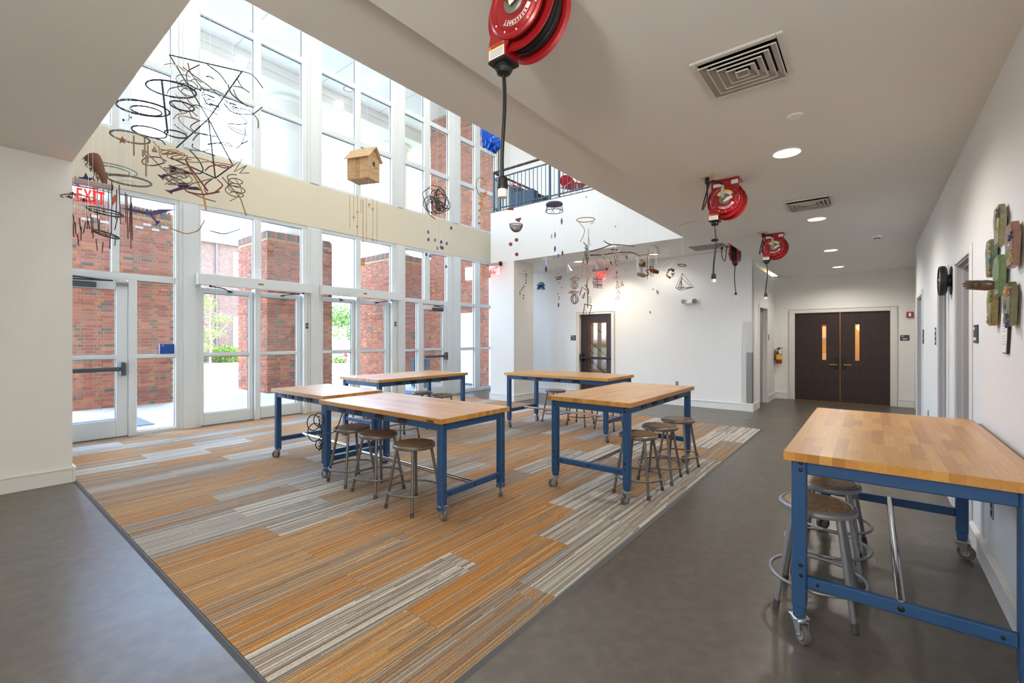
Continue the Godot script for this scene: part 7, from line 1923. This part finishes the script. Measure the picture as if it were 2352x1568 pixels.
	for q in [[1290, 640, 1465, 605, "9c3a34"], [1320, 695, 1450, 655, "332a34"], [1310, 655, 1440, 650, "a89a8a"]]: part(t, "bar", MB.new().rod(W7.call(q[0], q[1], z), W7.call(q[2], q[3], z), 0.012, 6), mat(q[4], 0.6))
	for q in [[1365, 542], [1393, 770], [1457, 897], [1363, 1057], [1397, 1142], [1382, 1190]]: part(t, "bead", MB.new().ball(W7.call(q[0], q[1], z), Vector3.ONE * 0.011, 8), M.reed_stain)
	part(t, "tail", leaf_shape(W7.call(1375, 1345, z), 0.03, 0.1, toward_room(0.5)), mat("3c57a8", 0.6))
	hang_low(t, W7.call(1375, 1345, z), W7.call(1375, 690, z)); hang(t, W7.call(1370, 620, z))
	# --- coloured stick bundles and wire balls
	z = 7.9
	t = thing("hanging_mobile", "two bundles of coloured sticks with wire balls between and below", "mobile", W7.call(1780, 900, z), "student mobiles hung by the balcony")
	for q in [[1655, 690, 1850, 585, "a83a34"], [1680, 740, 1900, 700, "3f5a78"], [1690, 690, 1925, 660, "b8342c"], [1720, 735, 1890, 640, "d0a838"], [1720, 660, 1895, 630, "4a6a90"], [1660, 990, 1810, 975, "4a5a48"], [1615, 1035, 1830, 1000, "c0503c"], [1640, 1040, 1910, 1000, "8c2a24"], [1705, 1060, 1870, 1040, "3c6478"], [1650, 1000, 1860, 1015, "c8a23c"]]:
		part(t, "stick", MB.new().rod(W7.call(q[0], q[1], z + r.randf_range(-0.05, 0.05)), W7.call(q[2], q[3], z + r.randf_range(-0.05, 0.05)), 0.0055, 6), mat(q[4], 0.6))
	for k in 4:
		part(t, "wire_loop", MB.new().ring(W7.call(1785, 840, z), toward_room(k * 0.75).z, 0.065 - 0.008 * k, 0.0045, 24, 5, 1.0), M.wicker)
		part(t, "wire_loop", MB.new().ring(W7.call(1785, 1195, z), toward_room(k * 0.78 + 0.2).z, 0.085, 0.005, 24, 5, 0.78 if k % 2 else 0.8), M.reed_bark)
	hang(t, W7.call(1785, 600, z)); hang_low(t, W7.call(1785, 1110, z), W7.call(1785, 700, z))
	# --- flat raft of thin bars under the EXIT sign
	z = 8.4
	t = thing("hanging_mobile", "flat ladder of grey and purple-red sticks hanging under the far EXIT sign", "mobile", P(1372, 648, z), "student mobiles hung by the balcony")
	for k in 11:
		var y = 637 + k * 2.3
		part(t, "stick", MB.new().rod(P(1361.5 + r.randf_range(-1, 1), y + r.randf_range(-0.6, 0.6), z), P(1383 + r.randf_range(-1, 1), y + r.randf_range(-1.5, 1.5), z), 0.0055, 6), mat(["5c6470", "6a7078", "7a6a72", "6c4450", "6a3440"][mini(k / 2, 4)], 0.6))
	part(t, "spine", MB.new().rod(P(1372, 633, z), P(1372, 662, z), 0.006, 6), M.reed_stain)
	hang(t, P(1372, 634, z))
	# --- little white slips
	for q in [[1510, 671, 0.05, 0.1, "white paper leaf slip hanging low before the white wall"], [1500, 664, 0.03, 0.04, "tiny white paper slip beside the larger white leaf"], [1493, 717, 0.02, 0.07, "small grey paper slip hanging lowest before the white wall"]]:
		var p = P(q[0], q[1], 7.8)
		t = thing("paper_slip", q[4], "mobile", p, "paper slips before the white wall")
		part(t, "slip", leaf_shape(p, q[2], q[3], toward_room(0.3) * Basis(Vector3.BACK, 0.5)), M.white if q[1] < 700 else M.reed_grey)
		hang(t, p)
	# bare strings with a knot
	t = thing("hanging_string", "bare white string with a small knot, nothing hung on it, above the branches", "string", P(1413, 520, 7.9))
	part(t, "knot", MB.new().ball(P(1413.5, 520, 7.9), Vector3.ONE * 0.012, 8), rust); hang(t, P(1413.5, 520, 7.9))
